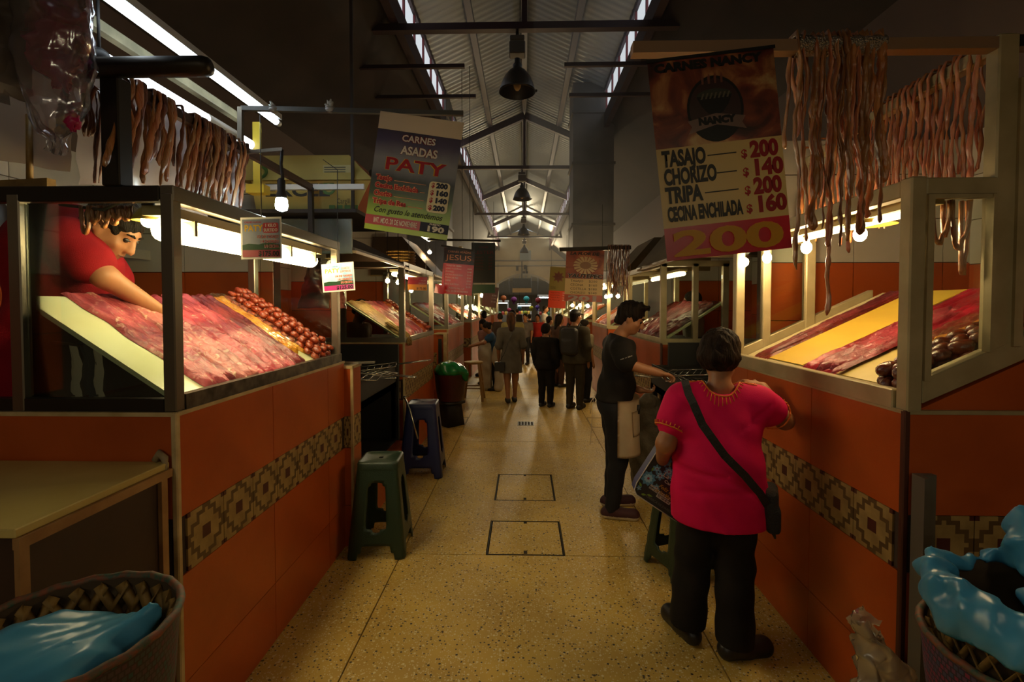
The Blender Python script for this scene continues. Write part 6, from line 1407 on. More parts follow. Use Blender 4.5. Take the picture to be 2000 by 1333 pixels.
# tube lights high on the left, farther down
for i, (a, c, y) in enumerate((((812, 452), (838, 470), 7.0), ((899, 487), (918, 507), 9.0))):
    p0, p1 = U(*a, Y=y), U(*c, Y=y + 1.1); q = B(); q.tube([p0, p1], .022, 10); t = root('fluorescent_light', ['warm slanting tube light below the PATY banner', 'small bluish tube light above the JESUS banner'][i], 'light', p0); q.done('tube', [glow('slant_tube', (1, .85, .6), 6), TUBE][i], t)
    q = B(); q.bar(p0 + Vector((0, 0, .04)), p1 + Vector((0, 0, .04)), .06, .03); q.done('housing', mat('lamp_housing', S('b8a67a'), .5), t)

# small things inside the near left stall
t = root('wall_shelf', 'pale steel shelf on a bracket on the back wall of the near left stall', 'shelf', (-3.05, 3.1, 2.0))
q = B(); q.bb(-3.24, -2.82, 2.55, 3.6, 1.995, 2.03); q.done('board', mat('shelf_white', S('a59c88'), .5), t); q = B(); q.bb(-2.83, -2.81, 2.55, 3.6, 1.96, 2.03); q.done('edge', mat('shelf_white', S('a59c88'), .5), t)
for y in (2.75, 3.4): q = B(); q.poly([(-3.24, y, 1.995), (-2.9, y, 1.995), (-3.24, y, 1.75)], 0, (0, .02, 0)); q.bb(-3.245, -3.22, y - .02, y + .04, 1.6, 1.995); q.done('bracket', STEEL_D, t)
for i, (y, r0, c) in enumerate(((2.7, .06, '2b2622'), (2.95, .05, '3a3028'), (3.2, .055, '6a5a30'))): q = B(); q.lathe((-3.0, y, 2.03), [(r0, 0), (r0, .14), (r0 * .6, .18), (r0 * .6, .21), (0, .21)], 14); tag(q.done('jar', mat('jar_' + c, S(c), .4)), ['black', 'brown', 'olive'][i] + ' jar on the steel shelf of the near left stall', 'jar')
crinkle(lambda u, v: Vector((-1.52 + (.04 + .10 * (1 - v)) * math.cos(2 * PI * u), 3.52 + .05 * math.sin(2 * PI * u), 1.60 + .36 * v)), 28, 20, mat('dark_bag', S('2a1a16'), .35), 'dark plastic bag hanging beyond the far pane of the near left case', 'plastic_bag', 'bag', .025, 6, 71)
crinkle(lambda u, v: Vector((-1.36 + (.02 + .045 * (1 - v)) * math.cos(2 * PI * u), 3.50 + .03 * math.sin(2 * PI * u), 1.60 + .33 * v)), 24, 20, film('pink_bag', S('c9705a'), .25, .2, .4), 'pinkish plastic bag hanging beside the far post of the near left case', 'plastic_bag', 'bag', .018, 7, 73)
q = B()
def tow(x0, w_): return lambda u, v: Vector((x0 + w_ * u + .012 * math.sin(5 * v) + .03 * v * v, 1.80 + .012 * math.sin(9 * u), 1.48 - .20 * v - .02 * u))
crinkle(tow(-1.735, .035), 6, 14, mat('towel_white', S('b5ab95'), .9), 'pale hanging towel strip in the dark under the left tray', 'towel', 'towel', .006, 5, 81)
crinkle(tow(-1.69, .06), 8, 14, mat('towel_dark', S('2d3338'), .9), 'dark striped towel hanging next to the pale strip under the left tray', 'towel', 'towel', .006, 5, 83)
crinkle(tow(-1.645, .03), 6, 12, mat('towel_white', S('b5ab95'), .9), 'second pale towel strip, right of the dark striped towel under the left tray', 'towel', 'towel', .006, 5, 85)
q = B(); q.tube([(-1.80, 1.80, 1.48), (-1.58, 1.80, 1.46)], .006, 6); tag(q.done('towel_rod', STEEL_D), 'thin rod carrying the towels under the left tray', 'rod')
# ================================================= people
def skinmat(n, c): return mat('skin_' + n, S(c), .5, col2=tuple(x * .85 for x in S(c)), noise_scale=12, sss=.08, spec=.4)
SK = {'a': skinmat('a', 'b07a55'), 'b': skinmat('b', '9a6743'), 'c': skinmat('c', 'a87450')}
HAIR = mat('black_hair', (.010, .008, .006), .6, spec=.08, col2=(.02, .013, .009), noise_scale=40, bump=.6, bump_scale=120, stretch=(1, 1, .15))
def cloth(n, c, c2=None, rough=.85, bump=.12): return mat('cloth_' + n, S(c), rough, col2=S(c2 or c), noise_scale=6, bump=bump, bump_scale=300, spec=.25)
EYEW = mat('eye_white', S('d8cfc4'), .25); EYED = mat('eye_dark', (.01, .008, .006), .2)
V3 = Vector
class Human:
    def __init__(s, label, loc, yaw, H, bulk=1.0, res=.02, skin='a', lean=0, hip_dy=0, head_yaw=0, head_pitch=0, head_roll=0, legs=None, arms=None, group=None, near=False, headfwd=0, tw=1.0):
        s.t = root('person', label, 'person', loc, group, (0, 0, yaw)); s.H = H; s.b = bulk; s.h = res; s.sk = SK[skin]; s.near = near; s.tw = tw
        s.hip = V3((0, hip_dy, .52 * H)); s.rot = Matrix.Rotation(-lean, 3, 'X')
        up = lambda x, y, z: s.hip + s.rot @ V3((x * H, y * H, (z - .52) * H))
        s.up = up; s.waist, s.chest, s.neck, s.nt = up(0, 0, .62), up(0, 0, .735), up(0, -.008, .825), up(0, .008 + headfwd, .875)
        s.hr = Matrix.Rotation(head_yaw, 3, 'Z') @ s.rot @ Matrix.Rotation(-head_pitch, 3, 'X') @ Matrix.Rotation(head_roll, 3, 'Y') if abs(lean) < .5 else Matrix.Rotation(head_yaw, 3, 'Z') @ Matrix.Rotation(-head_pitch, 3, 'X') @ Matrix.Rotation(head_roll, 3, 'Y')
        s.hs = .135 * H / .225 * 1.02; s.hc = s.nt + s.hr @ V3((0, .012, .052)) * s.hs / 1.0 + V3((0, 0, .02 * H))
        sw = .108 * (.9 + .1 * bulk) * tw
        s.sh = {k: up(sg * sw, -.005, .785) for k, sg in (('L', -1), ('R', 1))}
        a = arms or {}
        s.el = {k: V3(a[k][0]) if k in a else up(sg * (sw + .03), -.012, .635) for k, sg in (('L', -1), ('R', 1))}
        s.wr = {k: V3(a[k][1]) if k in a else up(sg * (sw + .025), .025, .495) for k, sg in (('L', -1), ('R', 1))}
        s.hd = {k: (a[k][2] if k in a and len(a[k]) > 2 else None) for k in 'LR'}
        l = legs or {}
        s.hj = {k: V3((sg * .052 * H, hip_dy, .50 * H)) for k, sg in (('L', -1), ('R', 1))}
        s.an = {k: V3(l[k]) if k in l else V3((sg * .055 * H, 0, .045 * H)) for k, sg in (('L', -1), ('R', 1))}
        s.kn = {k: (s.hj[k] + s.an[k]) / 2 + V3((0, .018 * H, .01 * H)) for k in 'LR'}
        s.toe = {k: (l[k + 't'] if k + 't' in l else (0, 1, 0)) for k in 'LR'}
    def sdf(s, pts, m=.25, h=None):
        P = np.array([list(p) for p in pts]); return SDF(P.min(0) - m, P.max(0) + m, h or s.h)
    def put(s, name, me, parent=None):
        return obj(name, me, parent or s.t)
    def torso(s, d, g, zlow=None):
        H, b = s.H, s.b; r = s.rot; k = .05; tw = s.tw
        d.ell(s.hip + V3((0, -.008 * H, .005 * H)), (.095 * H * b + g, .068 * H * b + g, .075 * H + g), k=k)
        d.ell(s.waist, (.082 * H * b + g, .060 * H * b + g, .09 * H + g), r, k)
        d.ell(s.up(0, .008 * b, .60), (.07 * H * b + g, .065 * H * b * b + g, .06 * H + g), r, k)
        d.ell(s.chest, (.092 * H * (.5 + .5 * b) * tw + g, .062 * H * (.4 + .6 * b) + g, .095 * H + g), r, k)
        d.cap(s.sh['L'] + V3((.012 * H, 0, 0)), s.sh['R'] - V3((.012 * H, 0, 0)), .040 * H + g, .040 * H + g, k)
        for q in 'LR': d.cap(s.up(0, -.012, .838), s.sh[q], .022 * H + g, .036 * H + g, k * .6)
    def arm(s, d, k, g, frac, k_=.02):
        H, b = s.H, (.6 + .4 * s.b)
        if frac <= 0: return
        S0, E, Wv = s.sh[k], s.el[k], s.wr[k]
        u = min(1, frac); e = S0.lerp(E, u); d.cap(S0, e, .033 * H * b + g, (.033 + (.026 - .033) * u) * H * b + g * (1.15 if frac < 1 else 1), k_)
        if frac > 1: u = frac - 1; e2 = E.lerp(Wv, u); d.cap(E, e2, .026 * H * b + g, (.026 + (.0175 - .026) * u) * H * b + g, k_)
    def hand(s, d, k, k_=.006):
        H = s.H; Wv = s.wr[k]; f = (Wv - s.el[k]).normalized(); c = s.hd[k] or {}
        f = V3(c.get('dir', f)).normalized(); nrm = V3(c.get('n', (1 if k == 'L' else -1, 0, 0))); nrm = (nrm - f * nrm.dot(f)).normalized(); side = f.cross(nrm); th = c.get('thumb', 1)
        curl = c.get('curl', .5); q = .95 * H / 1.65
        palm = Wv + f * .045 * q; M = Matrix((side, f, nrm)).transposed()
        if not s.near: d.ell(Wv + f * .07 * q, (.04 * q, .085 * q, .022 * q), M, .01); return
        d.ell(palm, (.040 * q, .052 * q, .018 * q), M, .012)
        for i, (off, ln) in enumerate(((-.030, .068), (-.010, .078), (.010, .074), (.029, .058))):
            p = Wv + f * .082 * q + side * off * q; a = curl * (1 + .12 * i); ph = 0
            for seg, L_, rr in ((0, .45, .0098), (1, .32, .0088), (2, .25, .0078)):
                ph += a * (.6 if seg == 0 else 1); dr = f * math.cos(ph) + nrm * math.sin(ph); e = p + dr * ln * L_ * q; d.cap(p, e, rr * q, rr * .92 * q, k_ if seg == 0 else .003); p = e
        p = Wv + f * .025 * q + side * -.035 * q * th; p1 = p + (f * .7 - side * .55 * th + nrm * .35) * .038 * q; p2 = p1 + (f * .9 + nrm * .5 * (1 + curl) * .6) * .032 * q
        d.cap(Wv + f * .03 * q + side * -.02 * q * th, p1, .013 * q, .011 * q, .006); d.cap(p1, p2, .0105 * q, .0085 * q, .003)
    def leg(s, d, k, g, low=1.0, taper=0):
        H, b = s.H, .6 + .4 * s.b
        d.cap(s.hj[k], s.kn[k], .053 * H * b + g, .035 * H * b + g + taper * .3, .03)
        e = s.kn[k] + (s.an[k] - s.kn[k]) * low; d.cap(s.kn[k], e, .035 * H * b + g + taper * .3, (.035 + (.021 - .035) * low) * H * b + g + taper, .02)
    def foot(s, d, k, g, heel=.03):
        H = s.H; a = s.an[k]; t = V3(s.toe[k]); t.z = 0; t.normalize(); z = .022 * H + g * .3; M = None
        b0 = V3((a.x, a.y, 0)) + V3((0, 0, a.z - .045 * H))
        d.cap(b0 - t * .025 * H + V3((0, 0, z)), b0 + t * .095 * H + V3((0, 0, z * .9)), .021 * H + g, .022 * H + g, .02); d.cap(a, b0 + t * .03 * H + V3((0, 0, z)), .022 * H + g, .02 * H + g, .02)
    def head(s, d):
        hs = s.hs; T = lambda x, y, z: s.hc + s.hr @ V3((x, y, z)) * hs; r = s.hr
        e = lambda c, rr, k=.02, op='u', rot=None: d.ell(T(*c), [q * hs for q in rr], r if rot is None else r @ rot, k * hs, op)
        d.cap(s.neck, s.nt + V3((0, 0, .01)), .042 * s.H * .78 * (.7 + .3 * s.b), .038 * s.H * .78, .025)
        e((0, -.012, .03), (.074, .094, .086)); e((0, .028, -.04), (.056, .062, .074), .03); e((0, .062, -.088), (.026, .024, .021), .02)
        e((-.045, .0, -.06), (.02, .035, .035), .03); e((.045, .0, -.06), (.02, .035, .035), .03)
        if s.h < .012:
            d.cap(T(0, .088, .008), T(0, .108, -.034), .0105 * hs, .0145 * hs, .010 * hs); e((.013, .098, -.037), (.010, .011, .008), .006); e((-.013, .098, -.037), (.010, .011, .008), .006)
            d.cap(T(-.036, .077, .024), T(.036, .077, .024), .011 * hs, .011 * hs, .014 * hs)
            for q in (-1, 1):
                e((q * .031, .092, .004), (.017, .014, .010), .010, 's'); e((q * .031, .074, .003), (.0125, .0125, .0115), .003)
                e((q * .074, -.006, -.012), (.009, .019, .030), .006, 'u', Matrix.Rotation(q * .35, 3, 'Z')); e((q * .042, .062, -.03), (.02, .02, .018), .02)
            d.cap(T(-.020, .087, -.0605), T(.020, .087, -.0605), .0065 * hs, .0065 * hs, .004); d.cap(T(-.015, .087, -.0705), T(.015, .087, -.0705), .0072 * hs, .0072 * hs, .004)
            e((0, .10, -.0655), (.022, .006, .0016), .003, 's')
        else:
            d.cap(T(0, .088, .005), T(0, .106, -.034), .011 * hs, .015 * hs, .012)
            for q in (-1, 1): e((q * .075, -.006, -.012), (.010, .019, .030), .006)
        return T
    def body(s, hide_torso=.012, bare=(2, 2), legs=True, feet=True):
        pts = [s.hip, s.hc, *s.el.values(), *s.wr.values(), *s.an.values(), *s.sh.values()]; d = s.sdf(pts, .26)
        s.torso(d, -hide_torso)
        for k in 'LR':
            s.arm(d, k, 0, 2); s.hand(d, k)
            if legs: s.leg(d, k, -.004 if not legs == 'bare' else 0)
            if feet: s.foot(d, k, 0)
        T = s.head(d); s.T = T
        me = d.mesh('body', s.sk, smooth=1 if s.near else 1); o = s.put('body', me)
        if s.near:
            root_t = s.t; s.t = o
            for q in (-1, 1):
                b = B(); b.ball((0, 0, 0), .0125 * s.hs, 12); m_ = bpy.data.meshes.new('eye'); b.bm.to_mesh(m_); b.bm.free(); m_.materials.append(EYED); obj('eye', m_, s.t, T(q * .031, .0775, .0025))
                b = B(); b.tube([T(q * .012, .090, .024), T(q * .028, .0915, .031), T(q * .05, .078, .027)], [.004, .0055, .003], 6); me2 = bpy.data.meshes.new('eyebrow'); b.bm.to_mesh(me2); b.bm.free(); me2.materials.append(HAIR); obj('eyebrow', me2, s.t)
                b = B(); b.tube([T(q * .017, .089, .004), T(q * .030, .0925, .0065), T(q * .045, .083, .002)], [.002, .003, .002], 6); me2 = bpy.data.meshes.new('eyelid'); b.bm.to_mesh(me2); b.bm.free(); me2.materials.append(EYED); obj('eyelid', me2, s.t)
            b = B(); b.tube([T(-.021, .090, -.0655), T(0, .098, -.0665), T(.021, .090, -.0655)], [.0015, .0035, .0015], 6); me2 = bpy.data.meshes.new('mouth_line'); b.bm.to_mesh(me2); b.bm.free(); me2.materials.append(mat('lip', S('5c2a20'), .5)); obj('mouth', me2, s.t); s.t = root_t
        return o
    def top(s, name, m, hem, sleeve=(.6, .6), g=.012, wr=0, flare=0, neckcut=.83, k_=.03, extra=None, h=None):
        d = s.sdf([s.hip - V3((0, 0, .06)), s.neck, *s.sh.values(), *s.el.values(), *(s.wr.values() if max(sleeve) > 1 else [])], .24, h)
        s.torso(d, g)
        hz = hem * s.H
        if hem < .50:
            n = 5
            for i in range(n + 1):
                z = s.hip.z + (hz - .05 * s.H - s.hip.z) * i / n; d.ell((s.hip.x, s.hip.y - .006, z), (.098 * s.H * s.b + g + flare * i / n, .072 * s.H * s.b + g + flare * .8 * i / n, .07 * s.H), k=.03)
        for k, f in zip('LR', sleeve): s.arm(d, k, g * 1.0 + .003, f, k_)
        if extra: extra(s, d)
        if wr: d.warp(lambda x, y, z: wr * (np.sin(46 * z + 9 * x + 5 * np.sin(11 * x)) * .5 + np.sin(23 * x + 31 * z + 14 * y) * .5) * np.clip((1.25 * s.H * .75 - z) * 2, .3, 1))
        d.cut((0, 0, hz), (0, 0, -1)) if s.rot.to_euler().x > -.5 else None
        nt = s.up(0, 0, neckcut); d.cut(nt, s.rot @ V3((0, .25, 1)))
        for k, f in zip('LR', sleeve):                                # clean cuffs
            if 0 < f < 1: pass
        return s.put(name, d.mesh(name, m))
    def pants(s, m, g=.012, low=1.22, taper=.0, hemz=.032, wr=.004, name='trousers'):
        d = s.sdf([s.hip, *s.an.values(), *s.kn.values()], .22)
        d.ell(s.hip + V3((0, -.008 * s.H, 0)), (.095 * s.H * s.b + g * .6, .068 * s.H * s.b + g * .6, .085 * s.H), k=.04)
        for k in 'LR': s.leg(d, k, g, low, taper)
        if wr: d.warp(lambda x, y, z: wr * np.sin(38 * z + 12 * x) * np.sin(25 * x + 9 * z + 17 * y) * np.clip(1 - abs(z - .25 * s.H) * 2, .3, 1))
        d.cut((0, 0, hemz * s.H), (0, 0, -1))
        return s.put(name, d.mesh(name, m))
    def shoes(s, m, sole=None, g=.006):
        for k in 'LR':
            d = s.sdf([s.an[k], s.an[k] + V3(s.toe[k]).normalized() * .1 * s.H], .14, min(s.h, .009)); s.foot(d, k, g); d.cut((0, 0, s.an[k].z + .012), (0, 0, 1)); z0 = s.an[k].z - .045 * s.H; d.cut((0, 0, z0), (0, 0, -1))
            o = s.put('shoe', d.mesh('shoe', [m, sole or m], (lambda c, z0=z0: (c[:, 2] < z0 + .030).astype(int))))
    def hair(s, style='short', m=None, name='hair', vol=0):
        hs = s.hs; T = lambda x, y, z: s.hc + s.hr @ V3((x, y, z)) * hs; r = s.hr; h = s.h if not s.near else .007
        d = s.sdf([T(0, 0, .1), T(0, 0, -.1 if style != 'long' else -.3), s.nt - V3((0, .05, .08 if style == 'long' else 0))], .17, h)
        e = lambda c, rr, k=.015, op='u', rot=None: d.ell(T(*c), [q * hs for q in rr], r if rot is None else r @ rot, k * hs, op)
        v = vol
        e((0, -.018, .036), (.083 + v, .100 + v, .092 + v))
        if style in ('short', 'quiff'):
            e((0, -.055, -.035), (.066 + v, .052 + v, .062)); 
            e((0, .10, -.035), (.075, .075, .085), .01, 's'); e((0, -.03, -.125), (.11, .10, .05), .01, 's')
            for q in (-1, 1): e((q * .085, .02, -.035), (.03, .035, .045), .01, 's'); 
            if style == 'quiff': 
                for i in range(7): x = -.05 + .0167 * i; d.cap(T(x, .03, .10), T(x * 1.1 + .004, .082 + .008 * (i % 2), .128 - .008 * (i % 3)), .026 * hs, .011 * hs, .012)
                for i in range(6): x = -.05 + .02 * i; d.cap(T(x, .01, .11), T(x * 1.1, .03, .135 + .006 * (i % 2)), .022 * hs, .008 * hs, .012)
        elif style == 'bob':                                            # short thick bob cut
            e((0, -.035, -.010), (.090 + v, .088 + v, .085)); e((0, .115, -.04), (.074, .085, .095), .015, 's'); e((0, -.03, -.135), (.13, .13, .05), .02, 's')
        elif style == 'long':
            e((0, -.035, -.03), (.088 + v, .085 + v, .10)); d.cap(T(0, -.065, -.06), s.nt + V3((0, -.075, -.10)) * 1, .062 * hs, .055 * hs, .03); d.cap(T(.03, -.06, -.06), s.nt + V3((.03, -.075, -.14)), .04 * hs, .03 * hs, .02)
            e((0, .115, -.03), (.066, .085, .095), .015, 's')
        elif style == 'bun':
            e((0, -.03, -.01), (.084 + v, .08, .08)); e((0, -.12, .03), (.045, .04, .045), .02); e((0, .115, -.03), (.072, .085, .09), .015, 's'); e((0, -.03, -.13), (.12, .11, .05), .01, 's')
        if s.near: d.warp(lambda x, y, z: .0035 * np.sin(140 * (x + .3 * z)) * np.sin(60 * z + 90 * y) + .003 * np.sin(210 * (y + .2 * x)))
        return s.put(name, d.mesh(name, m or HAIR))
    def cap_hat(s, m, brim=True):
        hs = s.hs; T = lambda x, y, z: s.hc + s.hr @ V3((x, y, z)) * hs; d = s.sdf([T(0, 0, .05), T(0, .15, .05)], .17, min(s.h, .012))
        d.ell(T(0, -.014, .055), [.086 * hs, .102 * hs, .078 * hs], s.hr); d.cut(T(0, 0, .035), -(s.hr @ V3((0, .12, 1))))
        if brim: d.ell(T(0, .115, .042), [.062 * hs, .075 * hs, .010 * hs], s.hr @ Matrix.Rotation(-.18, 3, 'X'), .012)
        return s.put('cap', d.mesh('cap', m))
BLKT = cloth('black', '15120f', '1d1916'); DENIM = cloth('dark_jeans', '1a1a1d', '232225')

# --------------------------------------------------- the woman in pink, from behind
pl = V3((.905, 2.27, 0)); yawP = R(-14)
def PW(px, py, Y):                                   # picture position at a depth -> her local frame
    return Matrix.Rotation(-yawP, 3, 'Z') @ (U(px, py, Y=Y) - pl)
P = Human('woman in bright pink embroidered blouse and black trousers, seen from behind with shoulder bag', pl, yawP, 1.50, 1.24, .0085, 'b', near=True, head_yaw=R(-26), head_pitch=R(10), tw=.98, headfwd=.0,
          arms={'R': (PW(1532, 822, 2.38), PW(1489, 757, 2.54), {'dir': (-.75, .25, .12), 'n': (-.1, .5, -.6), 'curl': .35}), 'L': (PW(1300, 868, 2.24), PW(1292, 905, 2.46), {'curl': 1.2, 'n': (.8, 0, -.5)})},
          legs={'L': (-.125, .05, .068), 'R': (.075, -.03, .068), 'Lt': (-.5, .8, 0), 'Rt': (1, .45, 0)})
P.body(.02)
def pink_extra(s, d):
    for k, sg in (('L', -1), ('R', 1)):
        e = s.sh[k].lerp(s.el[k], .52 if k == 'L' else .36); d.cap(s.sh[k] + V3((0, 0, -.015)), e, .060, .070, .05)
    d.chain([s.up(-.054, -.02, z) for z in (.47, .58, .70)], [.112, .108, .108], .05).chain([s.up(.042, -.02, z) for z in (.47, .58, .70)], [.112, .106, .106], .05); d.ell(s.up(-.004, -.025, .58), (.175, .15, .22), k=.05); d.warp(lambda x, y, z: sum(a_ * np.exp(-((z - z0 - m_ * x - .02 * np.sin(9 * x + z0 * 40)) / .012) ** 2) * (y < 0) * (np.abs(x - xc) < wd) for z0, m_, a_, xc, wd in ((.86, -.10, .007, -.05, .16), (.90, .12, .006, -.10, .12), (.80, -.05, .005, .02, .18), (1.02, .9, .006, .14, .07), (1.05, -.8, .006, -.15, .06)))); d.cap(s.up(0, -.022, .845), s.up(0, .02, .86), .066, .075, .012, 's')
PINKC = cloth('fuchsia', 'dc0a55', 'cc084b', .8)
BL_ = P.top('blouse', PINKC, .415, (.48, .30), .014, .005, .012, extra=pink_extra, neckcut=.842, h=.0085)
for k in 'LR':                                       # cuffs get cut flat by a ring of orange stitching
    pass
P.pants(BLKT, .014, 1.25, .042, wr=.006, hemz=.048)
P.shoes(mat('black_leather', (.014, .012, .011), .4), g=.014)
P.hair('bob', mat('brown_black_hair', (.010, .007, .005), .6, spec=.1, col2=(.03, .016, .009), noise_scale=30, bump=.7, bump_scale=110, stretch=(1, 1, .2)), vol=.012)
ORST = mat('orange_thread', S('d9701c'), .7)
# stitched neckline and cuffs
def ring(s, c, nrm, rx, ry, n, r0, spikes, name, m, a0=0, a1=360, ydir=None):
    nrm = V3(nrm).normalized(); x = (V3((1, 0, 0)) - nrm * nrm.x).normalized() if abs(nrm.x) < .9 else V3((0, 1, 0)); y = nrm.cross(x); q = B(); pts = []
    for k in range(n + 1): a = R(a0 + (a1 - a0) * k / n); pts.append(V3(c) + x * rx * math.cos(a) + y * ry * math.sin(a))
    q.tube(pts, r0, 6)
    for k in range(0, n, 1 if spikes else n + 1): q.tube([pts[k], pts[k] + (pts[k] - V3(c)).normalized() * .006 - nrm * .016], r0 * .7, 4)
    me = bpy.data.meshes.new(name); q.bm.to_mesh(me); q.bm.free(); me.materials.append(m); return obj(name, me, s.t)
BV = BVHTree.FromPolygons([v.co for v in BL_.data.vertices], [tuple(p.vertices) for p in BL_.data.polygons])
def drop(x, y): h_ = BV.ray_cast(V3((x, y, 1.6)), V3((0, 0, -1))); return (h_[0] if h_[0] else V3((x, y, 1.25))) + V3((0, 0, .002))
c0 = P.up(0, -.014, .84); q = B(); npts = [drop(c0.x + .082 * math.cos(2 * PI * k / 36), c0.y + .074 * math.sin(2 * PI * k / 36)) for k in range(36)]; q.tube(npts, .0035, 6, closed=True)
for k in range(36):
    o2 = drop(c0.x + .098 * math.cos(2 * PI * k / 36), c0.y + .090 * math.sin(2 * PI * k / 36)); q.tube([npts[k], o2], .0025, 4)
me = bpy.data.meshes.new('neck_stitching'); q.bm.to_mesh(me); q.bm.free(); me.materials.append(ORST); obj('neck_stitching', me, P.t)
for k in 'LR':
    e = P.sh[k].lerp(P.el[k], .68 if k == 'L' else .56); ring(P, e, (P.el[k] - P.sh[k]), .075, .075, 26, .0035, True, 'cuff_stitching', ORST)
for sg in (-1, 1):
    for j in range(2):
        q = B(); c = P.up(sg * .084, .0, .845); w_ = .026 - .010 * j
        a = [drop(c.x + x * w_, c.y + y * w_ * 1.2) for x, y in ((-1, -1), (0, -1), (1, -1), (1, 0), (1, 1), (0, 1), (-1, 1), (-1, 0))]; q.tube(a, .0022, 5, closed=True)
        me = bpy.data.meshes.new('shoulder_embroidery'); q.bm.to_mesh(me); q.bm.free(); me.materials.append(ORST); obj('shoulder_embroidery', me, P.t)
# shoulder strap and black bag
BAGK = mat('black_bag_cloth', (.014, .013, .012), .7, bump=.4, bump_scale=150)
t = root('shoulder_bag', 'small black shoulder bag on a long strap worn across the pink blouse', 'bag', pl); t.rotation_euler = (0, 0, yawP)
sp = [PW(1337, 742, 2.21), PW(1345, 770, 2.075), PW(1372, 830, 2.02), PW(1415, 890, 2.005), PW(1455, 930, 2.02), PW(1485, 965, 2.06), PW(1500, 990, 2.14)]
q = B()
n = len(sp); prev = None; vs = []
for i, p in enumerate(sp):
    tdir = (sp[min(i + 1, n - 1)] - sp[max(i - 1, 0)]).normalized(); side = tdir.cross(V3((0, -1, 0))).normalized() * .0165; vs.append((p - side, p + side))
for (a, b_), (c, d_) in zip(vs, vs[1:]): q._add([a, b_, d_, c], [(0, 1, 2, 3)])
bmesh.ops.remove_doubles(q.bm, verts=q.bm.verts, dist=1e-5); bmesh.ops.subdivide_edges(q.bm, edges=q.bm.edges, cuts=2, use_grid_fill=True, smooth=1); bmesh.ops.recalc_face_normals(q.bm, faces=q.bm.faces); bmesh.ops.solidify(q.bm, geom=list(q.bm.faces), thickness=.003)
me = bpy.data.meshes.new('strap'); q.bm.to_mesh(me); q.bm.free(); me.materials.append(BAGK); obj('strap', me, t)
c = PW(1503, 985, 2.20); d = SDF(c - V3((.15, .15, .2)), c + V3((.15, .15, .2)), .008); d.box(c, (.035, .08, .085), .03, (0, 0, -.2)); d.box(c + V3((.004, -.03, -.05)), (.03, .05, .06), .02); obj('pouch', d.mesh('pouch', BAGK), t)
q = B()
for k in range(9): q.tube([c + V3((.005 + .003 * (k % 3), -.07 + .016 * k, -.08)), c + V3((.008, -.07 + .016 * k, -.125))], .005, 5)
me = bpy.data.meshes.new('fringe'); q.bm.to_mesh(me); q.bm.free(); me.materials.append(BAGK); o = obj('fringe', me, t); o['kind'] = 'stuff'
# tote bag on her left arm
bl, br, tl = U(1233, 960, Y=2.40), U(1345, 1035, Y=2.36), U(1262, 858, Y=2.42)
m_, w_, h_ = plane_frame(bl, br, tl)
t = root('tote_bag', 'black flowered shopping bag with blue side hanging from the arm of the woman in pink', 'bag', (0, 0, 0)); t.matrix_basis = m_
tm = mat('tote_black', (.018, .016, .018), .3, spec=.5); tb = mat('tote_blue', S('1f2a66'), .45); dp = -.10
def loc_poly(pts, m, name, z=0, thick=None):
    q = B(); q.poly([(x, y, z) for x, y in pts], 0, thick); bmesh.ops.recalc_face_normals(q.bm, faces=q.bm.faces); me = bpy.data.meshes.new(name); q.bm.to_mesh(me); q.bm.free(); me.materials.append(m); return obj(name, me, t)
W2, H2 = w_ * 1.35, h_
fr = [(.03, .0), (W2, 0), (W2, H2), (0, H2), (-.0, .05), (.008, .015)]
loc_poly(fr, tm, 'front', 0, (0, 0, -.004)); loc_poly(fr, tm, 'back', dp, (0, 0, .004))
q = B(); e = fr + [fr[0]]
for a, b_ in zip(fr[2:], fr[3:] + fr[:1]): q._add([V3((*a, 0)), V3((*b_, 0)), V3((*b_, dp)), V3((*a, dp))], [(0, 1, 2, 3)])
q._add([V3((*fr[0], 0)), V3((*fr[1], 0)), V3((*fr[1], dp)), V3((*fr[0], dp))], [(0, 1, 2, 3)])
fc = [f for f in q.bm.faces]; 
bmesh.ops.delete(q.bm, geom=[f for f in fc if all(abs(v.co.y - H2) < 1e-4 for v in f.verts)], context='FACES_ONLY')
me = bpy.data.meshes.new('side'); q.bm.to_mesh(me); q.bm.free(); me.materials.append(tb); obj('side', me, t)
q = B(); q.tube([V3((W2, 0, .002)), V3((.03, 0, .002)), V3((.008, .015, .002)), V3((0, .05, .002)), V3((0, H2, .002))], .0025, 6); me = bpy.data.meshes.new('piping'); q.bm.to_mesh(me); q.bm.free(); me.materials.append(mat('white_piping', S('c9c4b8'), .5)); obj('piping', me, t)
q = B(); q.tube([V3((0, H2, .001)), V3((W2, H2, .001))], .003, 6); me = bpy.data.meshes.new('top_seam'); q.bm.to_mesh(me); q.bm.free(); me.materials.append(mat('grey_seam', S('6f6d6c'), .5)); obj('top_seam', me, t)
FB1, FB2 = mat('flower_blue', S('4f83a3'), .4), mat('flower_pale', S('8fb4c4'), .4); LF = mat('leaf_green', S('6f8f2a'), .5); RD = mat('flower_red', S('8a1c24'), .5)
zz = .0012
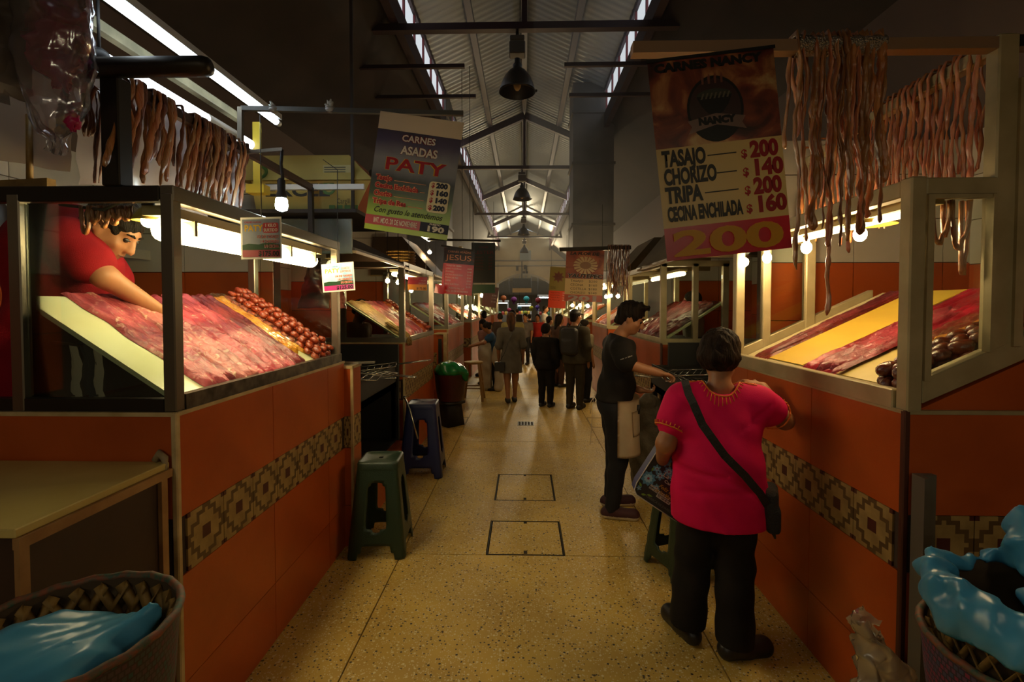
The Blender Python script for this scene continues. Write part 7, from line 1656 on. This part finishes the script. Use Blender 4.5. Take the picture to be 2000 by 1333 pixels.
for fi, (fx, fy, fr_, npet) in enumerate(((.055, H2 - .045, .036, 9), (.045, H2 - .105, .022, 6), (.10, H2 - .085, .026, 7), (.075, H2 - .125, .026, 6), (.035, .10, .038, 9), (.09, .085, .018, 6), (.125, H2 - .10, .02, 6), (.022, .035, .014, 5))):
    q = B()
    for k in range(npet):
        for ring_, mi in ((1.0, 0), (.6, 1)):
            a = 2 * PI * k / npet + ring_; rr = fr_ * ring_
            q.poly([(fx + .1 * rr * math.cos(a), fy + .1 * rr * math.sin(a), zz + .0004 * (1 - ring_) * 5), (fx + .75 * rr * math.cos(a - .36), fy + .75 * rr * math.sin(a - .36), zz + .0004), (fx + rr * math.cos(a), fy + rr * math.sin(a), zz + .0008), (fx + .75 * rr * math.cos(a + .36), fy + .75 * rr * math.sin(a + .36), zz + .0004)], mi)
    q.lathe((fx, fy, zz + .002), [(fr_ * .16, 0), (0.0005, .001)], 10, 2)
    me = bpy.data.meshes.new('flower_print'); q.bm.to_mesh(me); q.bm.free()
    for x in (FB1, FB2, RD): me.materials.append(x)
    obj('flower_print', me, t)
for lx, ly, a in ((.03, .045, 2.5), (.045, .015, .4), (.09, H2 - .065, 1.9), (.03, H2 - .13, 1.6), (.07, .03, .2)):
    q = B(); q.poly([(lx, ly, zz), (lx + .012 * math.cos(a - .5), ly + .012 * math.sin(a - .5), zz), (lx + .03 * math.cos(a), ly + .03 * math.sin(a), zz), (lx + .012 * math.cos(a + .5), ly + .012 * math.sin(a + .5), zz)]); me = bpy.data.meshes.new('leaf_print'); q.bm.to_mesh(me); q.bm.free(); me.materials.append(LF); obj('leaf_print', me, t)
TW = mat('tote_white', S('b9b2a6'), .5); TY_ = mat('tote_gold', S('a5822c'), .5)
for tx, x, y, sz, m2, wd, sh_ in (('La Zaachila', .085, H2 - .118, .034, TW, .15, 0), ('Carnicería', .105, H2 - .140, .020, TW, .10, 0), ('Feliz día', .095, H2 - .175, .026, TY_, .085, .4), ('de las Madres', .085, H2 - .200, .026, TY_, .12, .4), ('SERVICIO A', .06, .075, .012, TW, .05, 0), ('DOMICILIO', .06, .062, .012, TW, .05, 0), ('OAXACA DE JUAREZ', .07, .018, .016, mat('tote_grey', S('56524d'), .5), .14, 0), ('51 4 09 09', .115, .068, .013, tm, .05, 0), ('951 220 85 39', .115, .050, .013, tm, .065, 0)):
    text(tx, sz, m2, t, (x, y, zz + .002), (0, 0, 0), bold=.0005, shear=sh_, fit=wd)
for x0, x1, y in ((.110, .170, .064), (.110, .185, .046)): loc_poly([(x0, y), (x1, y), (x1, y + .015), (x0, y + .015)], TW, 'print_panel', zz + .001)
for zoff in (.003, dp - .003):
    for xx in (.09, .125):
        pass
    a, b_ = V3((.085, H2 - .01, zoff)), V3((.150, H2 - .01, zoff)); inv_t = m_.inverted(); hp = inv_t @ (P.t.matrix_basis @ (P.wr['L'] + V3((0, .03, -.0))))
    q = B(); q.tube([a, a + (hp - a) * .55 + V3((-.01, .01, 0)), hp + V3((-.018, -.005, 0)), hp + V3((.0, .012, 0)), hp + V3((.02, -.005, 0)), b_ + (hp - b_) * .5 + V3((.01, .01, 0)), b_], .007, 8, flat=.4); me = bpy.data.meshes.new('handle'); q.bm.to_mesh(me); q.bm.free(); me.materials.append(tb); obj('handle', me, t)

# --------------------------------------------------- the young man in black at the grill
bl_ = V3((.70, 3.78, 0)); yawB = R(-90)
def BW(px, py, Y): return Matrix.Rotation(-yawB, 3, 'Z') @ (U(px, py, Y=Y) - bl_)
Bo = Human('young man in black shirt and white apron holding wire grill baskets over the right grill', bl_, yawB, 1.66, 1.0, .0095, 'c', near=True, lean=R(5), head_pitch=R(20), head_yaw=R(-16), headfwd=.015,
           arms={'R': (BW(1224, 712, 3.53), BW(1288, 729, 3.50), {'dir': (0, 1, -.25), 'n': (.2, 0, -1), 'curl': .9, 'thumb': -1}), 'L': (BW(1200, 745, 3.97), BW(1250, 762, 3.80), {'dir': (.0, 1, -.15), 'n': (0, .2, 1), 'curl': .75})},
           legs={'R': (.10, -.03, .075), 'L': (-.13, .0, .075), 'Rt': (.18, 1, 0), 'Lt': (-.1, 1, 0)})
Bo.body(.016)
Bo.top('shirt', BLKT, .535, (.72, .72), .022, .006, .0, extra=lambda s, d: [d.cap(s.sh[k], s.sh[k].lerp(s.el[k], .85), .066, .070, .04) for k in 'LR'] + [d.ell(s.up(0, .0, .60), (.155, .125, .10), k=.05)], neckcut=.835, h=.01)
Bo.pants(DENIM, .014, 1.2, .006, wr=.006)
Bo.shoes(mat('maroon_canvas', S('3a1418'), .7), mat('white_sole', S('c2b79d'), .5), .012)
Bo.hair('quiff', vol=.004)
# apron: a bent cloth sheet with pocket, ties
APR = cloth('apron', 'ead8ba', 'dcc6a4', .85, .05)
def apron(u, v): a = R(-40 + 140 * (u - .0)) ; r0 = .180 + .02 * v + .008 * math.sin(7 * u + 3 * v); return Bo.t.matrix_basis @ V3((r0 * 1.02 * math.sin(a) + .0, .02 + r0 * .92 * math.cos(a), .93 - .42 * v - .02 * math.sin(2 * u)))
q = B(); q.grid(apron, 22, 20); q.done('apron', APR, Bo.t, solid=.003, recalc=False)
q = B(); q.grid(lambda u, v: apron(.44 + .30 * u, .20 + .44 * v) + (apron(.59, .4) - Bo.t.location - V3((0, 0, .7))).normalized() * .008, 10, 8); q.done('apron_pocket', APR, Bo.t, solid=.003, recalc=False)
q = B(); q.tube([apron(.50, .19) + V3((0, -.012, -.03)), apron(.50, .19) + V3((.004, -.014, .035))], .013, 8); q.done('pocketed_phone', RUB, Bo.t)
bk = lambda x, y, z: Bo.t.matrix_basis @ V3((x, y, z))
q = B(); q.tube([bk(-.03, -.15, .92), bk(-.04, -.165, .80), bk(-.045, -.17, .66), bk(-.05, -.18, .52)], .006, 6, flat=.4); q.tube([bk(0, -.15, .92), bk(.01, -.19, .86), bk(.0, -.185, .78)], .006, 6, flat=.4); q.done('apron_tie', APR, Bo.t)
q = B(); r_ = random.Random(4); bs = Bo.sh['R'].lerp(Bo.el['R'], .62) + V3((.086, -.05, .0))
for k in range(13):
    if k in (4, 7): continue
    q.box(bs + V3((.0, .0065 * k, .0022 * k)), (.002, .0042, .004 + .005 * r_.random()))
me = bpy.data.meshes.new('sleeve_print'); q.bm.to_mesh(me); q.bm.free(); me.materials.append(mat('sleeve_print', S('a9a59c'), .6)); obj('sleeve_print', me, Bo.t)
# old sack behind him
d = SDF((.80, 3.85, -.05), (1.35, 4.35, 1.0), .016); d.ell((1.06, 4.1, .30), (.17, .16, .32)).ell((1.07, 4.1, .62), (.14, .13, .22), k=.08).ell((1.05, 4.08, .82), (.09, .09, .06), k=.03)
d.warp(lambda x, y, z: .010 * np.sin(16 * x + 30 * z) * np.sin(24 * y - 12 * z) + .006 * np.sin(50 * x + 25 * z)); d.cut((0, 0, 0), (0, 0, -1))
o = obj('charcoal_sack', d.mesh('charcoal_sack', mat('grey_sack', S('6d6450'), .8, col2=S('524a3a'), noise_scale=10, bump=.3, bump_scale=60))); tag(o, 'grey woven charcoal sack standing behind the legs of the young man', 'sack')

# --------------------------------------------------- the butcher in red behind the glass
ra = V3((-2.20, 2.13, .52)); yawR = R(-90)
def RW(px, py, Y): return Matrix.Rotation(-yawR, 3, 'Z') @ (U(px, py, Y=Y) - ra)
Rm = Human('young butcher in a red polo shirt leaning over the meat behind the left glass', ra, yawR, 1.76, 1.12, .0095, 'a', near=True, lean=R(32), head_pitch=R(40), head_yaw=R(10), headfwd=.02, tw=1.1,
           arms={'R': (RW(205, 541, 2.00), RW(307, 606, 2.17), {'dir': RW(335, 632, 2.26) - RW(305, 603, 2.17), 'n': (0, .3, -1), 'curl': .6, 'thumb': -1}), 'L': (RW(250, 585, 2.48), RW(300, 598, 2.42), {'n': (0, 0, -1), 'curl': .5})})
hcR = RW(222, 447, 2.10); dlt = hcR - Rm.hc; Rm.hc = hcR; Rm.nt = Rm.nt + dlt * .8; Rm.neck = Rm.neck + dlt * .4
Rm.sh = {'R': RW(128, 468, 2.0), 'L': RW(170, 475, 2.36)}
Rm.body(.015)
REDP = cloth('red_polo', '9c0f1c', '870c18', .85, .3)
def red_extra(s, d):
    for k in 'LR': d.cap(s.sh[k], s.sh[k].lerp(s.el[k], .62), .078, .082, .05)
    d.chain([RW(95, 560, 2.16), RW(92, 500, 2.16), RW(112, 450, 2.16)], [.15, .165, .135], .06); d.cap(RW(70, 470, 2.05), RW(85, 470, 2.3), .10, .10, .06); d.cap(RW(150, 432, 2.12), Rm.nt, .075, .062, .04)
Rm.top('polo_shirt', REDP, .40, (.62, .62), .014, .004, 0, extra=red_extra, neckcut=1.0, h=.0105)
Rm.pants(BLKT, .012); Rm.shoes(RUB); Rm.hair('short', vol=.002)
q = B()
for i in range(5): q.bb(-2.75, -1.90, 1.9 + .16 * i, 2.03 + .16 * i, .46, .515)
for x in (-2.7, -1.95): q.bb(x - .04, x + .04, 1.88, 2.72, 0, .46)
tag(q.done('duckboard', mat('crate_wood', S('6b4a24'), .7)), 'raised wooden duckboard the butcher in red stands on', 'platform')
# tripe loops hung under the near rail in front of his head
for i in range(9):
    px = 166 + 10.2 * i; c = U(px, 402, Y=1.735); l1 = [.10, .06, .055, .075, .05, .065, .05, .045, .05][i]; q = B(); pts = []
    for j in range(15):
        a = PI * j / 14; pts.append(c + V3((-.014 * math.cos(a) + .003 * nz(j * .5, i, 1), .012 * (i % 2), -l1 * math.sin(a) ** .8 + .004 * nz(j * .5, i, 4))))
    q.tube(pts, [.0072 + .003 * nz(j * .9, i, 2) for j in range(15)], 8); tag(q.done('tripe_loop', SMR[1]), 'golden tripe loop under the near rail by the butcher, ' + ORD[i] + ' from his neck', 'hanging meat', 'tripe loops by the butcher')

# --------------------------------------------------- people farther along the aisle
BEIGE = cloth('beige', '8a7a5c', '7a6b50'); GREYD = cloth('grey_knit', '6a645a', '5a554c', .9, .3)
def at_px(px, py): p = U(px, py, Z=0); return V3((p.x, p.y, 0))
def walker(label, px, py, yaw, top_py, top=('shirt', BLKT, .5, (.6, .6)), pants=DENIM, hair='short', res=.018, skin='b', bulk=1.0, shoes=RUB, bare=False, **kw):
    p = at_px(px, py); H = (CAMZ + (597 - top_py) / F * p.y) / 1.005; h = Human(label, p, yaw, H, bulk, res, skin, **kw); h.body(.012, legs='bare' if bare else True)
    n, m, hem, sl = top[:4]; h.top(n, m, hem, sl, *(top[4:] or (.014,)))
    if pants: h.pants(pants, .014, 1.2, .004)
    h.shoes(shoes, g=.008)
    if hair == 'cap': h.hair('short'); h.cap_hat(RUB)
    elif hair: h.hair(hair)
    return h
g = walker('woman in a loose grey knit dress walking away in the middle of the aisle', 998, 787, R(8), 609, ('dress', GREYD, .335, (1.1, 1.1), .013, .004, .035), None, 'long', .013, 'b', bare=True, bulk=1.05, legs={'L': (-.06, -.10, .085), 'R': (.07, .06, .07)})
for o in g.t.children:
    if o.name.startswith('hair'): o.data.materials[0] = mat('ombre_hair', (.02, .012, .008), .55, spec=.15, col2=S('6a4426'), noise_scale=9, ramp=(.45, .75), stretch=(1, 1, .4))
q = B(); q.tube([g.t.matrix_basis @ V3(p) for p in ((.03, -.11, 1.22), (-.05, -.135, 1.05), (-.12, -.15, .85), (-.19, -.13, .72))], .006, 6); c = g.t.matrix_basis @ V3((-.20, -.10, .62)); q.box(c, (.16, .07, .15)); tag(q.done('handbag', mat('black_leather', (.014, .012, .011), .4), bevel=.008), 'small black handbag on the hip of the woman in the grey dress', 'bag')
k1 = walker('short person dressed all in black standing right of the woman in grey', 1066, 795, R(-25), 631, ('jacket', BLKT, .46, (1.9, 1.9), .018, .003), BLKT, 'bob', .013, 'b', bulk=1.2, head_yaw=R(-30))
cm = walker('man in a dark cap and olive jacket with a black backpack', 1122, 799, R(-30), 604, ('jacket', cloth('olive', '4a4232', '3d3729'), .46, (1.9, 1.9), .02, .004), cloth('brown_trousers', '3f382a', '352f23'), 'cap', .012, 'b', bulk=1.1, head_yaw=R(-20))
d = SDF((-.3, -.42, .75), (.3, .1, 1.4), .012); d.box((0, -.20, 1.07), (.135, .075, .21), .06).box((0, -.265, .99), (.10, .03, .11), .03, k=.02)
o = obj('backpack', d.mesh('backpack', mat('black_nylon', (.016, .014, .014), .6, bump=.2, bump_scale=80))); o.matrix_basis = cm.t.matrix_basis.copy(); tag(o, 'black backpack on the back of the man in the dark cap', 'backpack')
for sg in (-1, 1): q = B(); q.tube([cm.t.matrix_basis @ V3(p) for p in ((sg * .09, -.14, 1.24), (sg * .10, -.03, 1.345), (sg * .10, .07, 1.28), (sg * .12, .10, 1.1))], .016, 6, flat=.4); me = q.done('strap', mat('black_nylon', (.016, .014, .014), .6), o)
walker('woman in a brown sleeveless top standing just left of the capped man', 1091, 756, R(-55), 613, ('top', cloth('brown_top', '5c4030', '4a3326'), .44, (.25, .25)), cloth('brown_skirt', '4a3428', '3d2b21'), 'long', .018, 'b', bulk=1.15, head_yaw=R(-10))
walker('pale shirted man whose face shows right of the capped man', 1141, 785, R(-60), 623, ('shirt', cloth('pale', '8f8268', '7d715a'), .48, (.6, .6)), DENIM, 'short', .018, 'a', head_pitch=R(-8))
walker('man in a cream yellow shirt facing the camera behind the woman in grey', 1001, 747, R(170), 605, ('shirt', cloth('cream_yellow', 'b3a05e', 'a08e50'), .48, (.6, .6)), DENIM, 'short', .016, 'b', bulk=1.15)
walker('woman in white apron and blue sleeves bending at the left stall', 968, 762, R(95), 626, ('shirt', cloth('blue_sleeve', '2b4a6a', '223c57'), .46, (.5, .5)), DENIM, 'bun', .016, 'b', lean=R(16), head_pitch=R(14), arms={'R': ((.2, .22, .92), (.12, .42, .86)), 'L': ((-.2, .22, .92), (-.12, .42, .86))})
walker('woman in a pinkish blouse working beside the aproned woman at the left stall', 951, 752, R(60), 622, ('shirt', cloth('dusty_pink', '8a5f55', '754f47'), .46, (.5, .5)), DENIM, 'short', .018, 'b', head_pitch=R(16), lean=R(8))
walker('woman in a bright red top far down the aisle', 1050, 709, R(165), 613, ('shirt', cloth('bright_red', 'a5281e', '8f2018'), .5, (.5, .5)), DENIM, 'bob', .02, 'b')
walker('person with short dark hair left of the woman in brown, facing right', 1072, 735, R(-60), 617, ('shirt', cloth('grey_shirt', '4f4a4a', '433e3e'), .5, (.6, .6)), DENIM, 'short', .02, 'a')
walker('dark haired person in pale grey far behind the woman in grey', 1026, 712, R(160), 612, ('shirt', cloth('pale_grey', '5f5852', '524b46'), .5, (.6, .6)), DENIM, 'short', .024, 'b')
walker('dark figure far back between the grey and yellow shirted people', 1034, 690, R(10), 613, ('shirt', BLKT, .5, (1.5, 1.5)), DENIM, 'short', .024, 'b')
walker('dark clad woman far back left of the yellow shirted man', 977, 715, R(20), 611, ('shirt', cloth('dark_brown', '33261f', '2a1f19'), .5, (1.5, 1.5)), DENIM, 'bob', .024, 'b')
walker('tall dark figure by the fourth left stall', 945, 735, R(80), 606, ('shirt', cloth('dark_brown', '33261f', '2a1f19'), .5, (1.5, 1.5)), DENIM, 'short', .024, 'b', head_yaw=R(-30))
walker('white shirted person far back on the right, beneath the orange banner', 1064, 690, R(-100), 596, ('shirt', cloth('white_shirt', 'a8a49c', '98948c'), .5, (.6, .6)), DENIM, 'short', .024, 'b')
walker('small dark figure at the arch, far end of the aisle', 1010, 668, R(0), 603, ('shirt', BLKT, .5, (1.5, 1.5)), DENIM, 'short', .03, 'b')
# vendors behind the cases
def vendor(label, X, Y, z0, H, yaw, m, hair='short', **kw):
    h = Human(label, (X, Y, z0), yaw, H, 1.05, .018, 'b', **kw); h.body(.012); h.top('shirt', m, .48, (.6, .6), .014); h.pants(DENIM); h.hair(hair); return h
vendor('vendor with dark hair behind the second left meat case', -1.98, 5.75, .02, 1.68, R(-100), cloth('skin_shirt', '8a5a3c', '7a4e34'), head_pitch=R(25))
vendor('vendor in white behind the far end of the second right meat case', 2.12, 6.15, .02, 1.78, R(60), cloth('white_shirt', 'a8a49c', '98948c'))
vv = vendor('vendor in a black cap crouched behind the chorizo pile in the left stall', -2.05, 3.02, .0, 1.66, R(-60), BLKT, head_pitch=R(20)); vv.cap_hat(RUB)

# white printed sacks by the left stall in the crowd
for i, (x, y, h_, lab) in enumerate(((-.48, 9.15, .88, 'tall white printed sack beside the aproned woman'), (-.72, 9.25, .95, 'bulging white plastic sack behind the tall printed sack'))):
    d = SDF((x - .35, y - .35, -.05), (x + .35, y + .35, h_ + .2), .02); d.box((x, y, h_ / 2), (.085 + .03 * i, .10, h_ / 2), .07).ell((x - .02, y, h_ * .75), (.11 + .04 * i, .12, .2), k=.06)
    d.warp(lambda a, b_, c: .012 * np.sin(22 * a + 9 * c) * np.sin(17 * c + 8 * b_)); d.cut((0, 0, .0), (0, 0, -1)); t = root('sack', lab, 'sack', (x, y, 0)); me = d.mesh('cloth', mat('white_sack', S('b5a994'), .6, col2=S('a09480'), noise_scale=6)); o = obj('cloth', me, t); o.location = (-x, -y, 0)
q = B(); q.lathe((-1.24, 11.05, 1.28), [(.045, 0), (.045, .16), (.018, .22), (.018, .25), (0, .25)], 12); tag(q.done('bottle', mat('pale_bottle', S('c9c2b0'), .2)), 'pale plastic bottle on the sill of the fourth left case', 'bottle')
